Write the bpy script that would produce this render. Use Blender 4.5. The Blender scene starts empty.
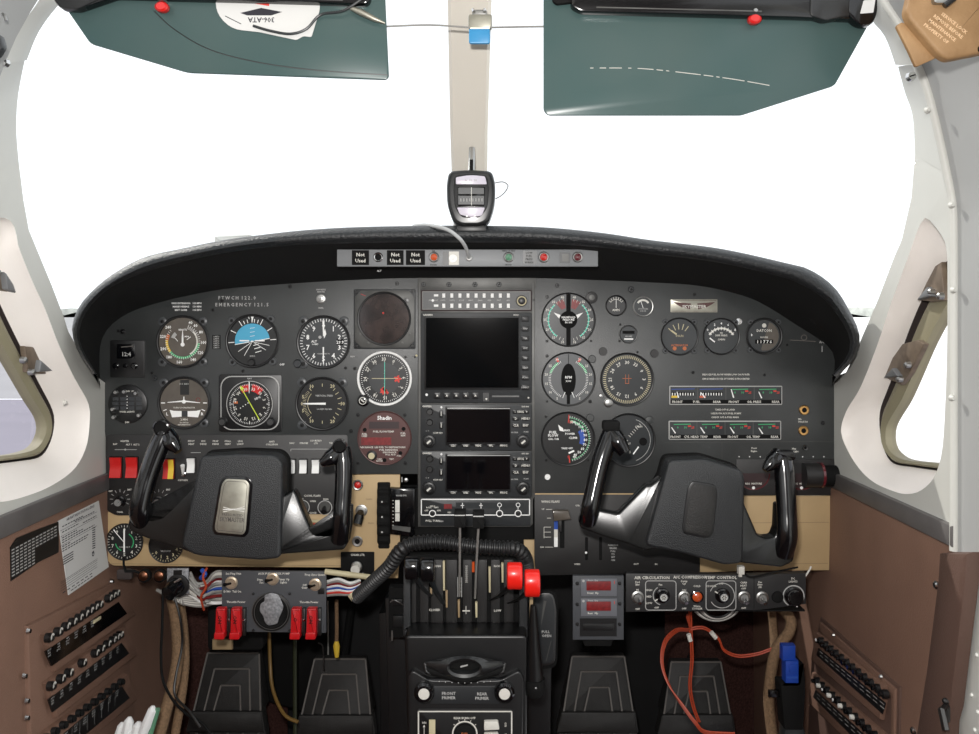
import bpy, bmesh, math, random
from mathutils import Vector, Matrix
from mathutils.geometry import tessellate_polygon
random.seed(7)
SC = bpy.context.scene
COL = SC.collection
# ------------------------------------------------------------------ camera
FPX = 870.0; CX = 489.5; HY = 315.0; D = 1.338; ZC = 1.0
cam_d = bpy.data.cameras.new('camera'); cam = bpy.data.objects.new('camera', cam_d); COL.objects.link(cam)
cam.location = (0, -D, ZC); cam.rotation_euler = (math.pi/2, 0, 0)
cam_d.sensor_width = 36; cam_d.lens = FPX/979*36; cam_d.shift_y = -(367-HY)/979; cam_d.clip_start = .02; cam_d.clip_end = 3000
SC.camera = cam
# ------------------------------------------------------------------ world, lights, exposure
w = bpy.data.worlds.new('sky'); SC.world = w; w.use_nodes = True
bg = w.node_tree.nodes['Background']; bg.inputs[0].default_value = (0.94, 0.97, 1.0, 1); bg.inputs[1].default_value = 1.42
def light(name, kind, loc, rot, energy, size=.1, color=(1,1,1), sizey=None, angle=None):
    l = bpy.data.lights.new(name, kind); l.energy = energy; l.color = color
    if kind == 'AREA':
        l.size = size
        if sizey: l.shape = 'RECTANGLE'; l.size_y = sizey
    elif kind == 'SUN': l.angle = angle or .01
    else: l.shadow_soft_size = size
    o = bpy.data.objects.new(name, l); COL.objects.link(o); o.location = loc; o.rotation_euler = rot
    return o
light('sun', 'SUN', (-3, 1, 5), (math.radians(-24), math.radians(-40), 0), 2.4, angle=.01, color=(1,.96,.9))
light('camera_flash', 'AREA', (-.03, -D-.01, ZC+.09), (math.radians(84), 0, 0), 11, size=.05, sizey=.03, color=(1,.97,.94))
vs = SC.view_settings; vs.view_transform = 'Standard'; vs.look = 'None'; vs.exposure = 0.0; vs.gamma = 1; vs.use_curve_mapping = False
SC.display_settings.display_device = 'sRGB'
# ------------------------------------------------------------------ materials
def lin(c):
    return tuple(((v/255)/12.92 if v/255 <= .04045 else (((v/255)+.055)/1.055)**2.4) for v in c)
MT = {}
def mat(name, rgb, rough=.5, metal=0., var=0., vscale=30., bump=0., bscale=400., coat=0., emit=None, spec=.5, linear=False, var2=None, alpha=1):
    m = bpy.data.materials.new(name); m.use_nodes = True; nt = m.node_tree; b = nt.nodes['Principled BSDF']
    c = rgb if linear else lin(rgb)
    b.inputs['Base Color'].default_value = (*c, 1); b.inputs['Roughness'].default_value = rough
    b.inputs['Metallic'].default_value = metal; b.inputs['Coat Weight'].default_value = coat; b.inputs['Coat Roughness'].default_value = .08
    b.inputs['Specular IOR Level'].default_value = spec
    if emit: b.inputs['Emission Color'].default_value = (*lin(emit[0]), 1); b.inputs['Emission Strength'].default_value = emit[1]
    tc = nt.nodes.new('ShaderNodeTexCoord')
    if var > 0:
        n = nt.nodes.new('ShaderNodeTexNoise'); n.inputs['Scale'].default_value = vscale; n.inputs['Detail'].default_value = 6
        nt.links.new(tc.outputs['Object'], n.inputs['Vector'])
        r = nt.nodes.new('ShaderNodeValToRGB'); r.color_ramp.elements[0].position = .3; r.color_ramp.elements[1].position = .7
        c2 = lin(var2) if var2 else tuple(min(1, v*(1+var)) for v in c)
        r.color_ramp.elements[0].color = (*[v*(1-var) for v in c], 1) if not var2 else (*c, 1); r.color_ramp.elements[1].color = (*c2, 1)
        nt.links.new(n.outputs['Fac'], r.inputs['Fac']); nt.links.new(r.outputs['Color'], b.inputs['Base Color'])
    if bump > 0:
        n = nt.nodes.new('ShaderNodeTexNoise'); n.inputs['Scale'].default_value = bscale; n.inputs['Detail'].default_value = 3
        nt.links.new(tc.outputs['Object'], n.inputs['Vector'])
        u = nt.nodes.new('ShaderNodeBump'); u.inputs['Strength'].default_value = bump; u.inputs['Distance'].default_value = .002
        nt.links.new(n.outputs['Fac'], u.inputs['Height']); nt.links.new(u.outputs['Normal'], b.inputs['Normal'])
    MT[name] = m; return m
mat('panel', (54,56,56), .37, spec=.6, var=.3, vscale=9, bump=.15, bscale=900)
mat('panel_dk', (36,35,35), .45, var=.25, vscale=9, bump=.15, bscale=900)
mat('stackgrey', (84,84,82), .45, metal=.3, var=.35, vscale=25)
mat('radio', (42,44,46), .42, bump=.05, bscale=900)
mat('black', (22,22,23), .38)
mat('blackgloss', (11,11,13), .16, coat=.3)
mat('blackmatte', (17,17,17), .8, spec=.2)
mat('dial', (20,21,22), .35, coat=.25)
mat('dialgrey', (44,47,49), .35, coat=.25)
mat('dialbrown', (88,81,73), .35, coat=.3, var=.15, vscale=60)  # airspeed and turn dials: brown glass reflection painted into the face colour
mat('dialmid', (88,90,92), .4, coat=.25)
mat('plum', (86,56,54), .4, metal=.2)
mat('plumdk', (48,30,32), .5)
mat('white', (246,246,244), .5)
mat('offwhite', (216,214,206), .5)
mat('dimwhite', (176,176,174), .5)
mat('cream', (196,186,152), .6)
mat('green', (60,170,110), .5)
mat('teal', (90,205,180), .5)
mat('yellow', (225,190,60), .5)
mat('yellime', (205,225,70), .5)
mat('orange', (190,104,58), .5)
mat('red', (205,30,28), .35, coat=.3)
mat('redmatte', (214,60,48), .55)
mat('reddark', (120,26,28), .45, var=.3, vscale=200)
mat('redknob', (232,34,24), .3, coat=.3)
mat('oliverod', (40,45,26), .5); mat('yellowhose', (112,86,40), .5)
mat('satinblack',(20,21,21),.27,coat=.1,bump=.05,bscale=900)
mat('blackgl2',(15,15,16),.34)
mat('padgloss',(30,31,32),.3,coat=.2)
mat('radiogrey',(70,72,76),.5); mat('redguard',(188,22,28),.3,coat=.3); mat('foil',(150,152,156),.45,metal=.5,var=.4,vscale=260); mat('toggnut',(206,190,168),.3,metal=.7); mat('black2',(30,30,31),.45)
mat('radiogrey2',(104,106,112),.5)
mat('panelenv',(40,40,41),.45)
mat('bluebright',(28,66,160),.4)
mat('compwhite',(206,200,212),.3,coat=.3)
mat('lug', (74,76,78), .35)
mat('redlens', (190,38,30), .2, coat=.8)
mat('wine', (92,26,34), .25, coat=.8)
mat('greenlens', (92,140,112), .2, coat=.8)
mat('amberlens', (200,84,40), .2, coat=.8)
mat('skyblue', (70,168,205), .45, coat=.3)
mat('blue', (40,80,170), .4)
mat('bluetag', (60,150,205), .4)
mat('chrome', (205,205,205), .18, metal=1)
mat('steel', (170,170,168), .38, metal=1)
mat('steeldk', (90,90,90), .4, metal=1)
mat('brass', (205,160,100), .3, metal=1)
mat('copper', (120,82,64), .35, metal=1)
mat('brushed', (168,166,154), .42, metal=.8, var=.15, vscale=80)
mat('alu', (122,124,126), .5, metal=.2)
mat('leather', (34,36,38), .42, bump=.8, bscale=260)
mat('hood_under', (28,28,28), .8, bump=.3, bscale=500, spec=.2)
mat('padleather', (36,38,40), .42, bump=.5, bscale=750)
mat('ivory', (198,198,192), .5, bump=.05, bscale=300, var=.03, vscale=8)
mat('ivory2', (250,244,238), .5, bump=.12, bscale=500, var=.03, vscale=12)
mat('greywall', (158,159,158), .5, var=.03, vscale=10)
mat('postcream', (236,230,218), .55, bump=.1, bscale=700)
mat('sealolive', (140,134,110), .6)
mat('gapdark', (60,52,50), .7)
mat('hingebrown', (118,104,90), .45, metal=.3, var=.2, vscale=90)
mat('vinyl', (124,95,80), .6, bump=.4, bscale=450, var=.08, vscale=10)
mat('vinyldk', (92,70,61), .6, bump=.3, bscale=450)
mat('striptrim', (96,93,92), .45, var=.15, vscale=20)
mat('carpet', (66,44,40), .95, bump=1, bscale=700, var=.35, vscale=260, spec=.1)
mat('firewall', (15,15,16), .8, var=.3, vscale=15)
mat('beige', (184,158,118), .55, var=.06, vscale=14)
mat('beigedk', (150,128,96), .6)
mat('rubber', (30,29,28), .6, var=.25, vscale=60, bump=.3, bscale=500)
mat('rubberline', (92,88,84), .6)
mat('paper', (208,208,206), .8)
mat('papergrey', (176,178,178), .8)
mat('ink', (40,40,48), .8)
mat('braid', (126,100,74), .8, bump=1, bscale=500, var=.25, vscale=300)
mat('wire_orange', (170,64,36), .4)
mat('wire_grey', (150,148,144), .5)
mat('tan', (170,136,96), .6, var=.2, vscale=20, bump=.3, bscale=200, var2=(128,96,60))
mat('tanink', (226,190,150), .6)
mat('tissue', (226,228,228), .9)
mat('riveted', (226,228,222), .45, var=.04, vscale=6)
mat('tarmac', (132,129,140), .9, var=.06, vscale=.6)
mat('concrete', (150,150,152), .9, var=.06, vscale=.3)
mat('glareground', (236,236,234), .9, var=.03, vscale=.5)  # near-white ground colour with the sun glare painted in
mat('grassfar', (150,160,110), .9, var=.1, vscale=.05)
mat('treefar', (214,216,208), .9, var=.2, vscale=.2)  # distance haze is put into the pale tree colour
mat('alloynose', (214,214,208), .5)
def screenmat():
    m = mat('screen', (5,8,10), .06, coat=0); return m
screenmat(); mat('screengloss', (7,7,10), .1, coat=.6); mat('crt', (16,12,12), .15, coat=.8, var=.6, vscale=38, var2=(70,56,52))
# thin glass: transparent with a slight gloss
def thin(name, col, gl=.06, rough=.02):
    m = bpy.data.materials.new(name); m.use_nodes = True; nt = m.node_tree; nt.nodes.clear()
    o = nt.nodes.new('ShaderNodeOutputMaterial'); t = nt.nodes.new('ShaderNodeBsdfTransparent'); t.inputs[0].default_value = (*col, 1)
    g = nt.nodes.new('ShaderNodeBsdfGlossy'); g.inputs['Roughness'].default_value = rough; x = nt.nodes.new('ShaderNodeMixShader'); x.inputs[0].default_value = gl
    nt.links.new(t.outputs[0], x.inputs[1]); nt.links.new(g.outputs[0], x.inputs[2]); nt.links.new(x.outputs[0], o.inputs[0]); MT[name] = m
thin('windscreen_glass', (.97,.98,.98), .03); thin('side_glass', (.93,.92,.95), .04)
def visormat():
    m = bpy.data.materials.new('visor_tint'); m.use_nodes = True; nt = m.node_tree; nt.nodes.clear()
    o = nt.nodes.new('ShaderNodeOutputMaterial'); t = nt.nodes.new('ShaderNodeBsdfTransparent'); t.inputs[0].default_value = (.012,.052,.055, 1)
    p = nt.nodes.new('ShaderNodeBsdfPrincipled'); p.inputs['Base Color'].default_value = (.1,.18,.18,1); p.inputs['Roughness'].default_value = .25
    n = nt.nodes.new('ShaderNodeTexNoise'); n.inputs['Scale'].default_value = 9; tc = nt.nodes.new('ShaderNodeTexCoord'); nt.links.new(tc.outputs['Object'], n.inputs['Vector'])
    r = nt.nodes.new('ShaderNodeValToRGB'); r.color_ramp.elements[0].color = (.07,.15,.15,1); r.color_ramp.elements[1].color = (.13,.19,.18,1)
    nt.links.new(n.outputs['Fac'], r.inputs['Fac']); nt.links.new(r.outputs[0], p.inputs['Base Color'])
    x = nt.nodes.new('ShaderNodeMixShader'); x.inputs[0].default_value = .55
    nt.links.new(t.outputs[0], x.inputs[1]); nt.links.new(p.outputs[0], x.inputs[2]); nt.links.new(x.outputs[0], o.inputs[0]); MT['visor_tint'] = m
visormat()
# ------------------------------------------------------------------ helpers
def F(d, dy=0):
    """frame of a plane facing the pilot at depth d: local (x px, y px, height px towards the pilot)"""
    s = d/FPX
    return Matrix(((s,0,0,-CX*s),(0,0,-s,d-D),(0,-s,0,ZC+HY*s),(0,0,0,1)))
def PT(px, py, d): return Vector(((px-CX)*d/FPX, d-D, ZC+(HY-py)*d/FPX))
def WX(px, py, x): return PT(px, py, FPX*x/(px-CX))
F0 = F(D)
GL = {}
def glyph(s, bold=False):
    k = s
    if k in GL: return GL[k]
    c = bpy.data.curves.new('t', 'FONT'); c.body = s; c.size = 1; c.resolution_u = 1; c.offset = .022; c.align_x = 'CENTER'
    o = bpy.data.objects.new('t', c); me = o.to_mesh()
    v = [(p.co.x, p.co.y-.35) for p in me.vertices]; f = [tuple(p.vertices) for p in me.polygons]
    o.to_mesh_clear(); bpy.data.objects.remove(o); bpy.data.curves.remove(c); GL[k] = (v, f); return GL[k]
def rr(x0, y0, x1, y1, r, n=4):
    r = min(r, abs(x1-x0)/2-1e-4, abs(y1-y0)/2-1e-4); P = []
    for (cx, cy, a) in ((x1-r,y0+r,-90),(x1-r,y1-r,0),(x0+r,y1-r,90),(x0+r,y0+r,180)):
        for i in range(n+1):
            t = math.radians(a+90*i/n); P.append((cx+r*math.cos(t), cy+r*math.sin(t)))
    return P
def rpoly(pts, r, n=4):
    P = []; N = len(pts)
    for i in range(N):
        a, b, c = Vector(pts[i-1][:2]), Vector(pts[i][:2]), Vector(pts[(i+1)%N][:2])
        ri = pts[i][2] if len(pts[i]) > 2 else r
        ri = min(ri, (a-b).length*.48, (c-b).length*.48)
        p, q = b+(a-b).normalized()*ri, b+(c-b).normalized()*ri
        for k in range(n+1):
            t = k/n; v = p*(1-t)**2+b*2*t*(1-t)+q*t*t; P.append((v.x, v.y))
    return P
def offset(pts, d):
    N = len(pts); A = sum(pts[i][0]*pts[(i+1)%N][1]-pts[(i+1)%N][0]*pts[i][1] for i in range(N)); s = 1 if A > 0 else -1; P = []
    for i in range(N):
        a, b, c = Vector(pts[i-1][:2]), Vector(pts[i][:2]), Vector(pts[(i+1)%N][:2])
        e1, e2 = (b-a), (c-b)
        if e1.length < 1e-6: e1 = e2
        if e2.length < 1e-6: e2 = e1
        e1.normalize(); e2.normalize(); n1, n2 = Vector((-e1.y, e1.x))*s, Vector((-e2.y, e2.x))*s
        m = n1+n2
        if m.length < 1e-4: m = n1
        m.normalize(); k = d/max(.35, m.dot(n1)); P.append((b.x+m.x*k, b.y+m.y*k))
    return P
def spl(pts, n=6, closed=False):
    P = [Vector(p) if len(p) > 2 else Vector((p[0], p[1], 0)) for p in pts]; N = len(P); out = []
    for i in range(N if closed else N-1):
        if closed: a, b, c, d = P[i-1], P[i], P[(i+1)%N], P[(i+2)%N]
        else: a, b, c, d = P[max(i-1,0)], P[i], P[i+1], P[min(i+2,N-1)]
        for k in range(n):
            t = k/n; out.append(.5*((2*b)+(c-a)*t+(2*a-5*b+4*c-d)*t*t+(3*b-a-3*c+d)*t**3))
    if not closed: out.append(P[-1])
    return out
def resamp(pts, n, closed=False):
    P = [Vector(p) for p in pts]
    if closed: P = P+[P[0]]
    L = [0]
    for i in range(1, len(P)): L.append(L[-1]+(P[i]-P[i-1]).length)
    out = []; j = 0; m = n if closed else n-1
    for i in range(n):
        t = L[-1]*i/m
        while j < len(L)-2 and L[j+1] < t: j += 1
        u = (t-L[j])/max(1e-9, L[j+1]-L[j]); out.append(P[j].lerp(P[j+1], min(1, max(0, u))))
    return out
class MB:
    def __init__(s, T=F0): s.V = []; s.F = []; s.M = []; s.mats = []; s.T = T
    def mi(s, m):
        if m not in s.mats: s.mats.append(m)
        return s.mats.index(m)
    def add(s, vs, fs, m):
        o = len(s.V); k = s.mi(m); T = s.T
        s.V += [T @ Vector(v) for v in vs]
        for f in fs: s.F.append(tuple(o+i for i in f)); s.M.append(k)
        return s
    def poly(s, pts, h, m): return s.add([(p[0], p[1], h) for p in pts], [tuple(range(len(pts)))], m)
    def prism(s, pts, h0, h1, m, bev=0, seg=2, back=True, sl=None):
        rings = [[(p[0], p[1], h0) for p in pts]]; sg = 1 if h1 > h0 else -1
        if bev > 0:
            for k in range(seg+1):
                a = math.pi/2*k/seg; q = offset([(p[0], p[1]) for p in pts], bev*(1-math.cos(a)))
                rings.append([(p[0], p[1], h1-sg*bev+sg*bev*math.sin(a)) for p in q])
        else: rings.append([(p[0], p[1], h1) for p in pts])
        n = len(pts); V = [v for r in rings for v in r]; Fs = []
        for j in range(len(rings)-1):
            for i in range(n): Fs.append((j*n+i, j*n+(i+1)%n, (j+1)*n+(i+1)%n, (j+1)*n+i))
        Fs.append(tuple((len(rings)-1)*n+i for i in range(n)))
        if back: Fs.append(tuple(reversed(range(n))))
        if sl: V = [(v[0], v[1], v[2]+(sl[2]*(v[0]-sl[0])+sl[3]*(v[1]-sl[1]) if i >= n else 0)) for i, v in enumerate(V)]
        return s.add(V, Fs, m)
    def box(s, x0, y0, x1, y1, h0, h1, m, bev=0, r=0): return s.prism(rr(x0,y0,x1,y1,r,3) if r > 0 else [(x0,y0),(x1,y0),(x1,y1),(x0,y1)], h0, h1, m, bev)
    def lathe(s, cx, cy, prof, m, n=32, sx=1, sy=1, cap=True):
        V = []; Fs = []
        for (r, h) in prof:
            for i in range(n):
                a = 2*math.pi*i/n; V.append((cx+r*sx*math.cos(a), cy+r*sy*math.sin(a), h))
        for j in range(len(prof)-1):
            for i in range(n): Fs.append((j*n+i, j*n+(i+1)%n, (j+1)*n+(i+1)%n, (j+1)*n+i))
        if cap:
            if prof[-1][0] > 1e-5: Fs.append(tuple((len(prof)-1)*n+i for i in range(n)))
            if prof[0][0] > 1e-5: Fs.append(tuple(reversed(range(n))))
        return s.add(V, Fs, m)
    def disc(s, cx, cy, r, h, m, n=32): return s.poly([(cx+r*math.cos(2*math.pi*i/n), cy+r*math.sin(2*math.pi*i/n)) for i in range(n)], h, m)
    def ring(s, cx, cy, r0, r1, h, m, a0=0, a1=360, n=None):
        n = n or max(3, int(abs(a1-a0)/8)); V = []; Fs = []
        for i in range(n+1):
            a = math.radians(a0+(a1-a0)*i/n); V += [(cx+r0*math.sin(a), cy-r0*math.cos(a), h), (cx+r1*math.sin(a), cy-r1*math.cos(a), h)]
        for i in range(n): Fs.append((2*i, 2*i+1, 2*i+3, 2*i+2))
        return s.add(V, Fs, m)
    def line(s, x0, y0, x1, y1, w, h, m, w2=None):
        d = Vector((x1-x0, y1-y0)); d.normalize(); n = Vector((-d.y, d.x)); w2 = w if w2 is None else w2
        return s.poly([(x0+n.x*w/2, y0+n.y*w/2), (x1+n.x*w2/2, y1+n.y*w2/2), (x1-n.x*w2/2, y1-n.y*w2/2), (x0-n.x*w/2, y0-n.y*w/2)], h, m)
    def tick(s, cx, cy, a, r0, r1, w, h, m, w2=None):
        a = math.radians(a); u, v = math.sin(a), -math.cos(a)
        return s.line(cx+u*r0, cy+v*r0, cx+u*r1, cy+v*r1, w, h, m, w2)
    def ticks(s, cx, cy, a0, a1, n, r0, r1, w, h, m):
        for i in range(n): s.tick(cx, cy, a0+(a1-a0)*i/max(1, n-1), r0, r1, w, h, m)
        return s
    def text(s, t, x, y, size, h, m, rot=0, sx=1, align='c'):
        v, f = glyph(t)
        if not v: return s
        a = math.radians(rot); ca, sa = math.cos(a), math.sin(a); k = size*1.4
        dx = 0
        if align == 'l': dx = -min(p[0] for p in v)
        if align == 'r': dx = -max(p[0] for p in v)
        V = []
        for p in v:
            u, q = (p[0]+dx)*k*sx, -p[1]*k
            V.append((x+u*ca-q*sa, y+u*sa+q*ca, h))
        return s.add(V, f, m)
    def tube(s, pts, rad, m, n=10, cap=True, flat=1.0):
        P = [Vector(p) for p in pts]; N = len(P)
        if not hasattr(rad, '__len__'): rad = [rad]*N
        V = []; Fs = []; up = None
        for i in range(N):
            t = (P[min(i+1,N-1)]-P[max(i-1,0)]).normalized()
            if up is None:
                up = Vector((0,0,1)) if abs(t.z) < .9 else Vector((1,0,0))
            up = (up-t*up.dot(t)).normalized(); sd = t.cross(up)
            for k in range(n):
                a = 2*math.pi*k/n; V.append(P[i]+(sd*math.cos(a)+up*math.sin(a)*flat)*rad[i])
        for i in range(N-1):
            for k in range(n): Fs.append((i*n+k, i*n+(k+1)%n, (i+1)*n+(k+1)%n, (i+1)*n+k))
        if cap: Fs += [tuple(reversed(range(n))), tuple((N-1)*n+k for k in range(n))]
        return s.add(V, Fs, m)
    def loft(s, rings, m, closed=True, ends=False):
        n = len(rings[0]); V = [v for r in rings for v in r]; Fs = []
        for j in range(len(rings)-1):
            for i in range(n if closed else n-1): Fs.append((j*n+i, j*n+(i+1)%n, (j+1)*n+(i+1)%n, (j+1)*n+i))
        if ends: Fs += [tuple(range(n)), tuple((len(rings)-1)*n+i for i in range(n))]
        return s.add(V, Fs, m)
    def build(s, name, parent=None, loc=None, angle=32):
        me = bpy.data.meshes.new(name)
        if parent is not None: L = Vector(parent.get('_loc', (0,0,0)))
        elif loc is not None: L = Vector(loc)
        else:
            xs = [v.x for v in s.V]; ys = [v.y for v in s.V]; zs = [v.z for v in s.V]
            L = Vector(((min(xs)+max(xs))/2, (min(ys)+max(ys))/2, min(zs)))
        me.from_pydata([v-L for v in s.V], [], s.F)
        for m in s.mats: me.materials.append(MT[m])
        me.polygons.foreach_set('material_index', s.M); me.polygons.foreach_set('use_smooth', [True]*len(s.F))
        me.update(); me.set_sharp_from_angle(angle=math.radians(angle)); me.validate()
        o = bpy.data.objects.new(name, me); COL.objects.link(o)
        o['_loc'] = tuple(L)
        if parent is not None:
            o.parent = parent
        else: o.location = L
        return o
def thing(name, label, cat, loc, group=None):
    o = bpy.data.objects.new(name, None); COL.objects.link(o); o.empty_display_size = .02; o.location = loc; o['_loc'] = tuple(loc)
    o['label'] = label; o['category'] = cat
    if group: o['group'] = group
    return o
def tag(o, label, cat, group=None, kind=None):
    if label: o['label'] = label
    if cat: o['category'] = cat
    if group: o['group'] = group
    if kind: o['kind'] = kind
    return o
def struct(o): o['kind'] = 'structure'; return o
def local(px, py, d=D): return PT(px, py, d)
I4 = Matrix.Identity(4)
def screwhead(mb, x, y, r, h, m='black', slot='blackmatte'):
    mb.lathe(x, y, [(r, h), (r, h+r*.35), (r*.75, h+r*.6), (0, h+r*.62)], m, 10)
    mb.line(x-r*.6, y-r*.2, x+r*.6, y+r*.2, r*.25, h+r*.66, slot); mb.line(x-r*.2, y+r*.6, x+r*.2, y-r*.6, r*.25, h+r*.67, slot)
# ================================================================== SETTING
XL, XR = -.5915, .53
YS = -.353                                   # door post seam
# ---- ground outside
def ground(name, x0, y0, x1, y1, z, m, label, cat):
    mb = MB(I4); mb.add([(x0,y0,z),(x1,y0,z),(x1,y1,z),(x0,y1,z)], [(0,1,2,3)], m); o = struct(mb.build(name)); return o
ground('ground_apron', -400, -60, 400, 18.2, -.9, 'tarmac', '', '')
ground('ground_taxiway', -400, 18.2, 400, 900, -.88, 'concrete', '', '')
ground('ground_painted_glare', 2.0, -60, 400, 900, -.86, 'glareground', '', '')  # added pale ground, painted to stand for glare beyond the right window
mb = MB(I4)
for i in range(46):
    x = -900+i*40+random.uniform(-10,10); hgt = random.uniform(3, 8); wd = random.uniform(30, 55)
    mb.add([(x-wd,700,-1),(x-wd*.6,700,hgt*.7),(x-wd*.1,700,hgt),(x+wd*.5,700,hgt*.75),(x+wd,700,-1),(x-wd,730,-1),(x-wd*.6,730,hgt*.7),(x-wd*.1,730,hgt),(x+wd*.5,730,hgt*.75),(x+wd,730,-1)],
           [(0,1,2,3,4),(9,8,7,6,5),(0,5,6,1),(1,6,7,2),(2,7,8,3),(3,8,9,4)], 'treefar')
struct(mb.build('horizon_trees', angle=1))
# ---- upper side walls
LIN = [(75,-28,1.03),(59.6,0,1.04),(47,15.7,1.045),(34.5,34.5,1.05),(24.5,59.5,1.06)]
LIN2 = [(24.7,60.5,1.06),(20.4,81.5,None),(17.2,103.4,None),(16.3,131.7,None),(18.8,163,None),(23.5,200.6,None),(28.8,230,None),(39.3,255.5,None),(51.5,285,None),(63.8,317,None),(68.5,332,None),(77,347,None),(86,361.7,None),(93,374,None),(106,383.5,None)]
RIN = [(856,-28,1.03),(864,0,1.04),(873.6,20.4,1.045),(887.3,36.8,1.05),(897.5,65,1.06)]
RIN2 = [(898,66.5,1.06),(905,92.7,None),(912.7,116,None),(915,154.5,None),(911.4,198,None),(901.8,240,None),(894.4,257,None),(878,300,None),(858.7,345,None),(852,360,None),(846,372.5,None),(834,377,None)]
def wp(px, py, d, xw):
    return PT(px, py, d) if d else WX(px, py, xw)
# outer seam arches in the plane y = YS
ROUT = [(876,-28),(887,0),(901,20.4),(914.5,46.3),(921.3,64),(932,92),(942.7,135),(951.4,176),(956.4,203.6),(957.7,240)]
ds = YS+D
ro3 = [PT(px, py, ds) for px, py in ROUT]
lo3 = [Vector((-v.x-.06, v.y, v.z)) for v in ro3]
def fill2(loops):
    bm = bmesh.new(); allv = []; ed = []
    for L in loops:
        vs = [bm.verts.new((v.y, v.z, 0)) for v in L]; allv += vs
        for i in range(len(vs)): ed.append(bm.edges.new((vs[i], vs[(i+1)%len(vs)])))
    bm.verts.index_update()
    bmesh.ops.triangle_fill(bm, use_beauty=True, use_dissolve=False, edges=ed, normal=(0,0,1))
    r = [tuple(v.index for v in f.verts) for f in bm.faces]; bm.free(); return r
def side(sgn, A1, A2, out3, xw, panel_edge, strip_top, rec, hole_out, hole_in, nm):
    # upper trim strip (separate short moulding above the joint)
    a = [wp(*p, xw) for p in A1]; n = 14
    top = resamp(spl(a, 4), n); k = 5 if sgn > 0 else 5
    o_up = [v for v in out3 if v.z > out3[k-1].z-.004]
    up = resamp(spl(o_up, 4), n)
    mb = MB(I4)
    def strip(A, B, m, thick=.006):
        mid = [(p+q)/2+Vector((-sgn*.006, 0, 0)) for p, q in zip(A, B)]
        bk = [p+Vector((sgn*.02, .004, 0)) for p in A]
        mb.loft([bk, A, [p.lerp(q, .2)+Vector((-sgn*.004,0,0)) for p, q in zip(A, mid)], mid, [q.lerp(p, .1) for p, q in zip(mid, B)], B], m, closed=False)
    strip(top, up, 'ivory')
    struct(mb.build('trim_%d' % (1 if sgn < 0 else 2)))
    mb = MB(I4)
    a2 = [wp(*p, xw) for p in A2]
    # part of A2 above the plane region
    zcut = out3[-3].z
    hi = [v for v in a2 if v.z > zcut-.002]; lo = [v for v in a2 if v.z <= zcut-.002]
    ohi = out3[k-1:-2]
    A = resamp(spl(hi, 4), 18); B = resamp(spl(ohi, 4), 18)
    A.append(lo[0].copy()); 
    strip_mid = A[:-1]
    mb.loft([[p+Vector((sgn*.02,.004,0)) for p in strip_mid], strip_mid, [p.lerp(q,.5)+Vector((-sgn*.002,0,0)) for p, q in zip(strip_mid, B)], B], 'ivory', closed=False)
    # planar part
    loop = [strip_mid[-1]] + [v.copy() for v in lo] + [wp(px, py, None, xw) for px, py in panel_edge] + [WX(px, py, xw) for px, py in strip_top]
    ye = YS if sgn > 0 else -.72
    zb = loop[-1].z
    last = loop[-1]
    e = Vector((xw, YS, zb+(YS-last.y)*(loop[-1].z-loop[-2].z)/((loop[-1].y-loop[-2].y) or 1e-6)))
    loop += [e, out3[-1].copy(), out3[-2].copy(), B[-1].copy()]
    hl = [WX(px, py, xw) if not isinstance(px, Vector) else px for px, py in rec]
    hl = resamp(spl(hl, 5, True), 90, True)
    for v in loop: pass
    tri = fill2([loop, hl])
    allv = loop+hl
    mb.add(allv, [tuple(t) for t in tri], 'ivory')
    m = len(loop)
    # wall edge return at windscreen / panel side
    bk = [v+Vector((sgn*.02, .004, 0)) for v in loop[:len(lo)+1+len(panel_edge)]]
    mb.loft([loop[:len(bk)], bk], 'ivory', closed=False)
    # reveal
    xo = xw+sgn*.035
    def sar(L): return sum(L[i][0]*L[(i+1)%len(L)][1]-L[(i+1)%len(L)][0]*L[i][1] for i in range(len(L)))
    if sar(rec)*sar(hole_out) < 0: hole_out = hole_out[::-1]
    if sar(rec)*sar(hole_in) < 0: hole_in = hole_in[::-1]
    ho = [WX(px, py, xo) for px, py in hole_out]; ho = resamp(spl(ho, 5, True), 90, True)
    # align start
    def best(A, B):
        c = min(range(len(A)), key=lambda s_: sum((A[i]-B[(i+s_)%len(B)]).length_squared for i in range(0, len(A), 6)))
        return [B[(i+c)%len(B)] for i in range(len(B))]
    ho2 = best(hl, ho)
    m1 = [p.lerp(q, .1)+Vector((sgn*.006, 0, 0)) for p, q in zip(hl, ho2)]
    m2 = [p.lerp(q, .55) for p, q in zip(hl, ho2)]
    mb.loft([hl, m1, m2, ho2], 'ivory2')
    wall = struct(mb.build('wall_left' if sgn < 0 else 'wall_right', angle=40))
    # window: seal ring + pane
    hi_ = [WX(px, py, xo) for px, py in hole_in]; hi_ = best(ho2, resamp(spl(hi_, 5, True), 90, True))
    root = MB(I4)
    g1 = [p.lerp(q, .35)+Vector((sgn*.012,0,0)) for p, q in zip(ho2, hi_)]
    root.loft([ho2, [p+Vector((sgn*.012,0,0)) for p in ho2], g1], 'gapdark')
    s0 = [p.lerp(q, .35)+Vector((-sgn*.001,0,0)) for p, q in zip(ho2, hi_)]; s1 = [p.lerp(q, .65)+Vector((-sgn*.005,0,0)) for p, q in zip(ho2, hi_)]
    s3 = [q+Vector((-sgn*.001,0,0)) for q in hi_]; s4 = [q+Vector((sgn*.014,0,0)) for q in hi_]
    root.loft([g1, s0, s1, s3, s4], 'sealolive')
    wn = struct(root.build('window_%d' % (1 if sgn < 0 else 2)))
    gl = MB(I4); gv = [q+Vector((sgn*.008,0,0)) for q in hi_]
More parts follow.
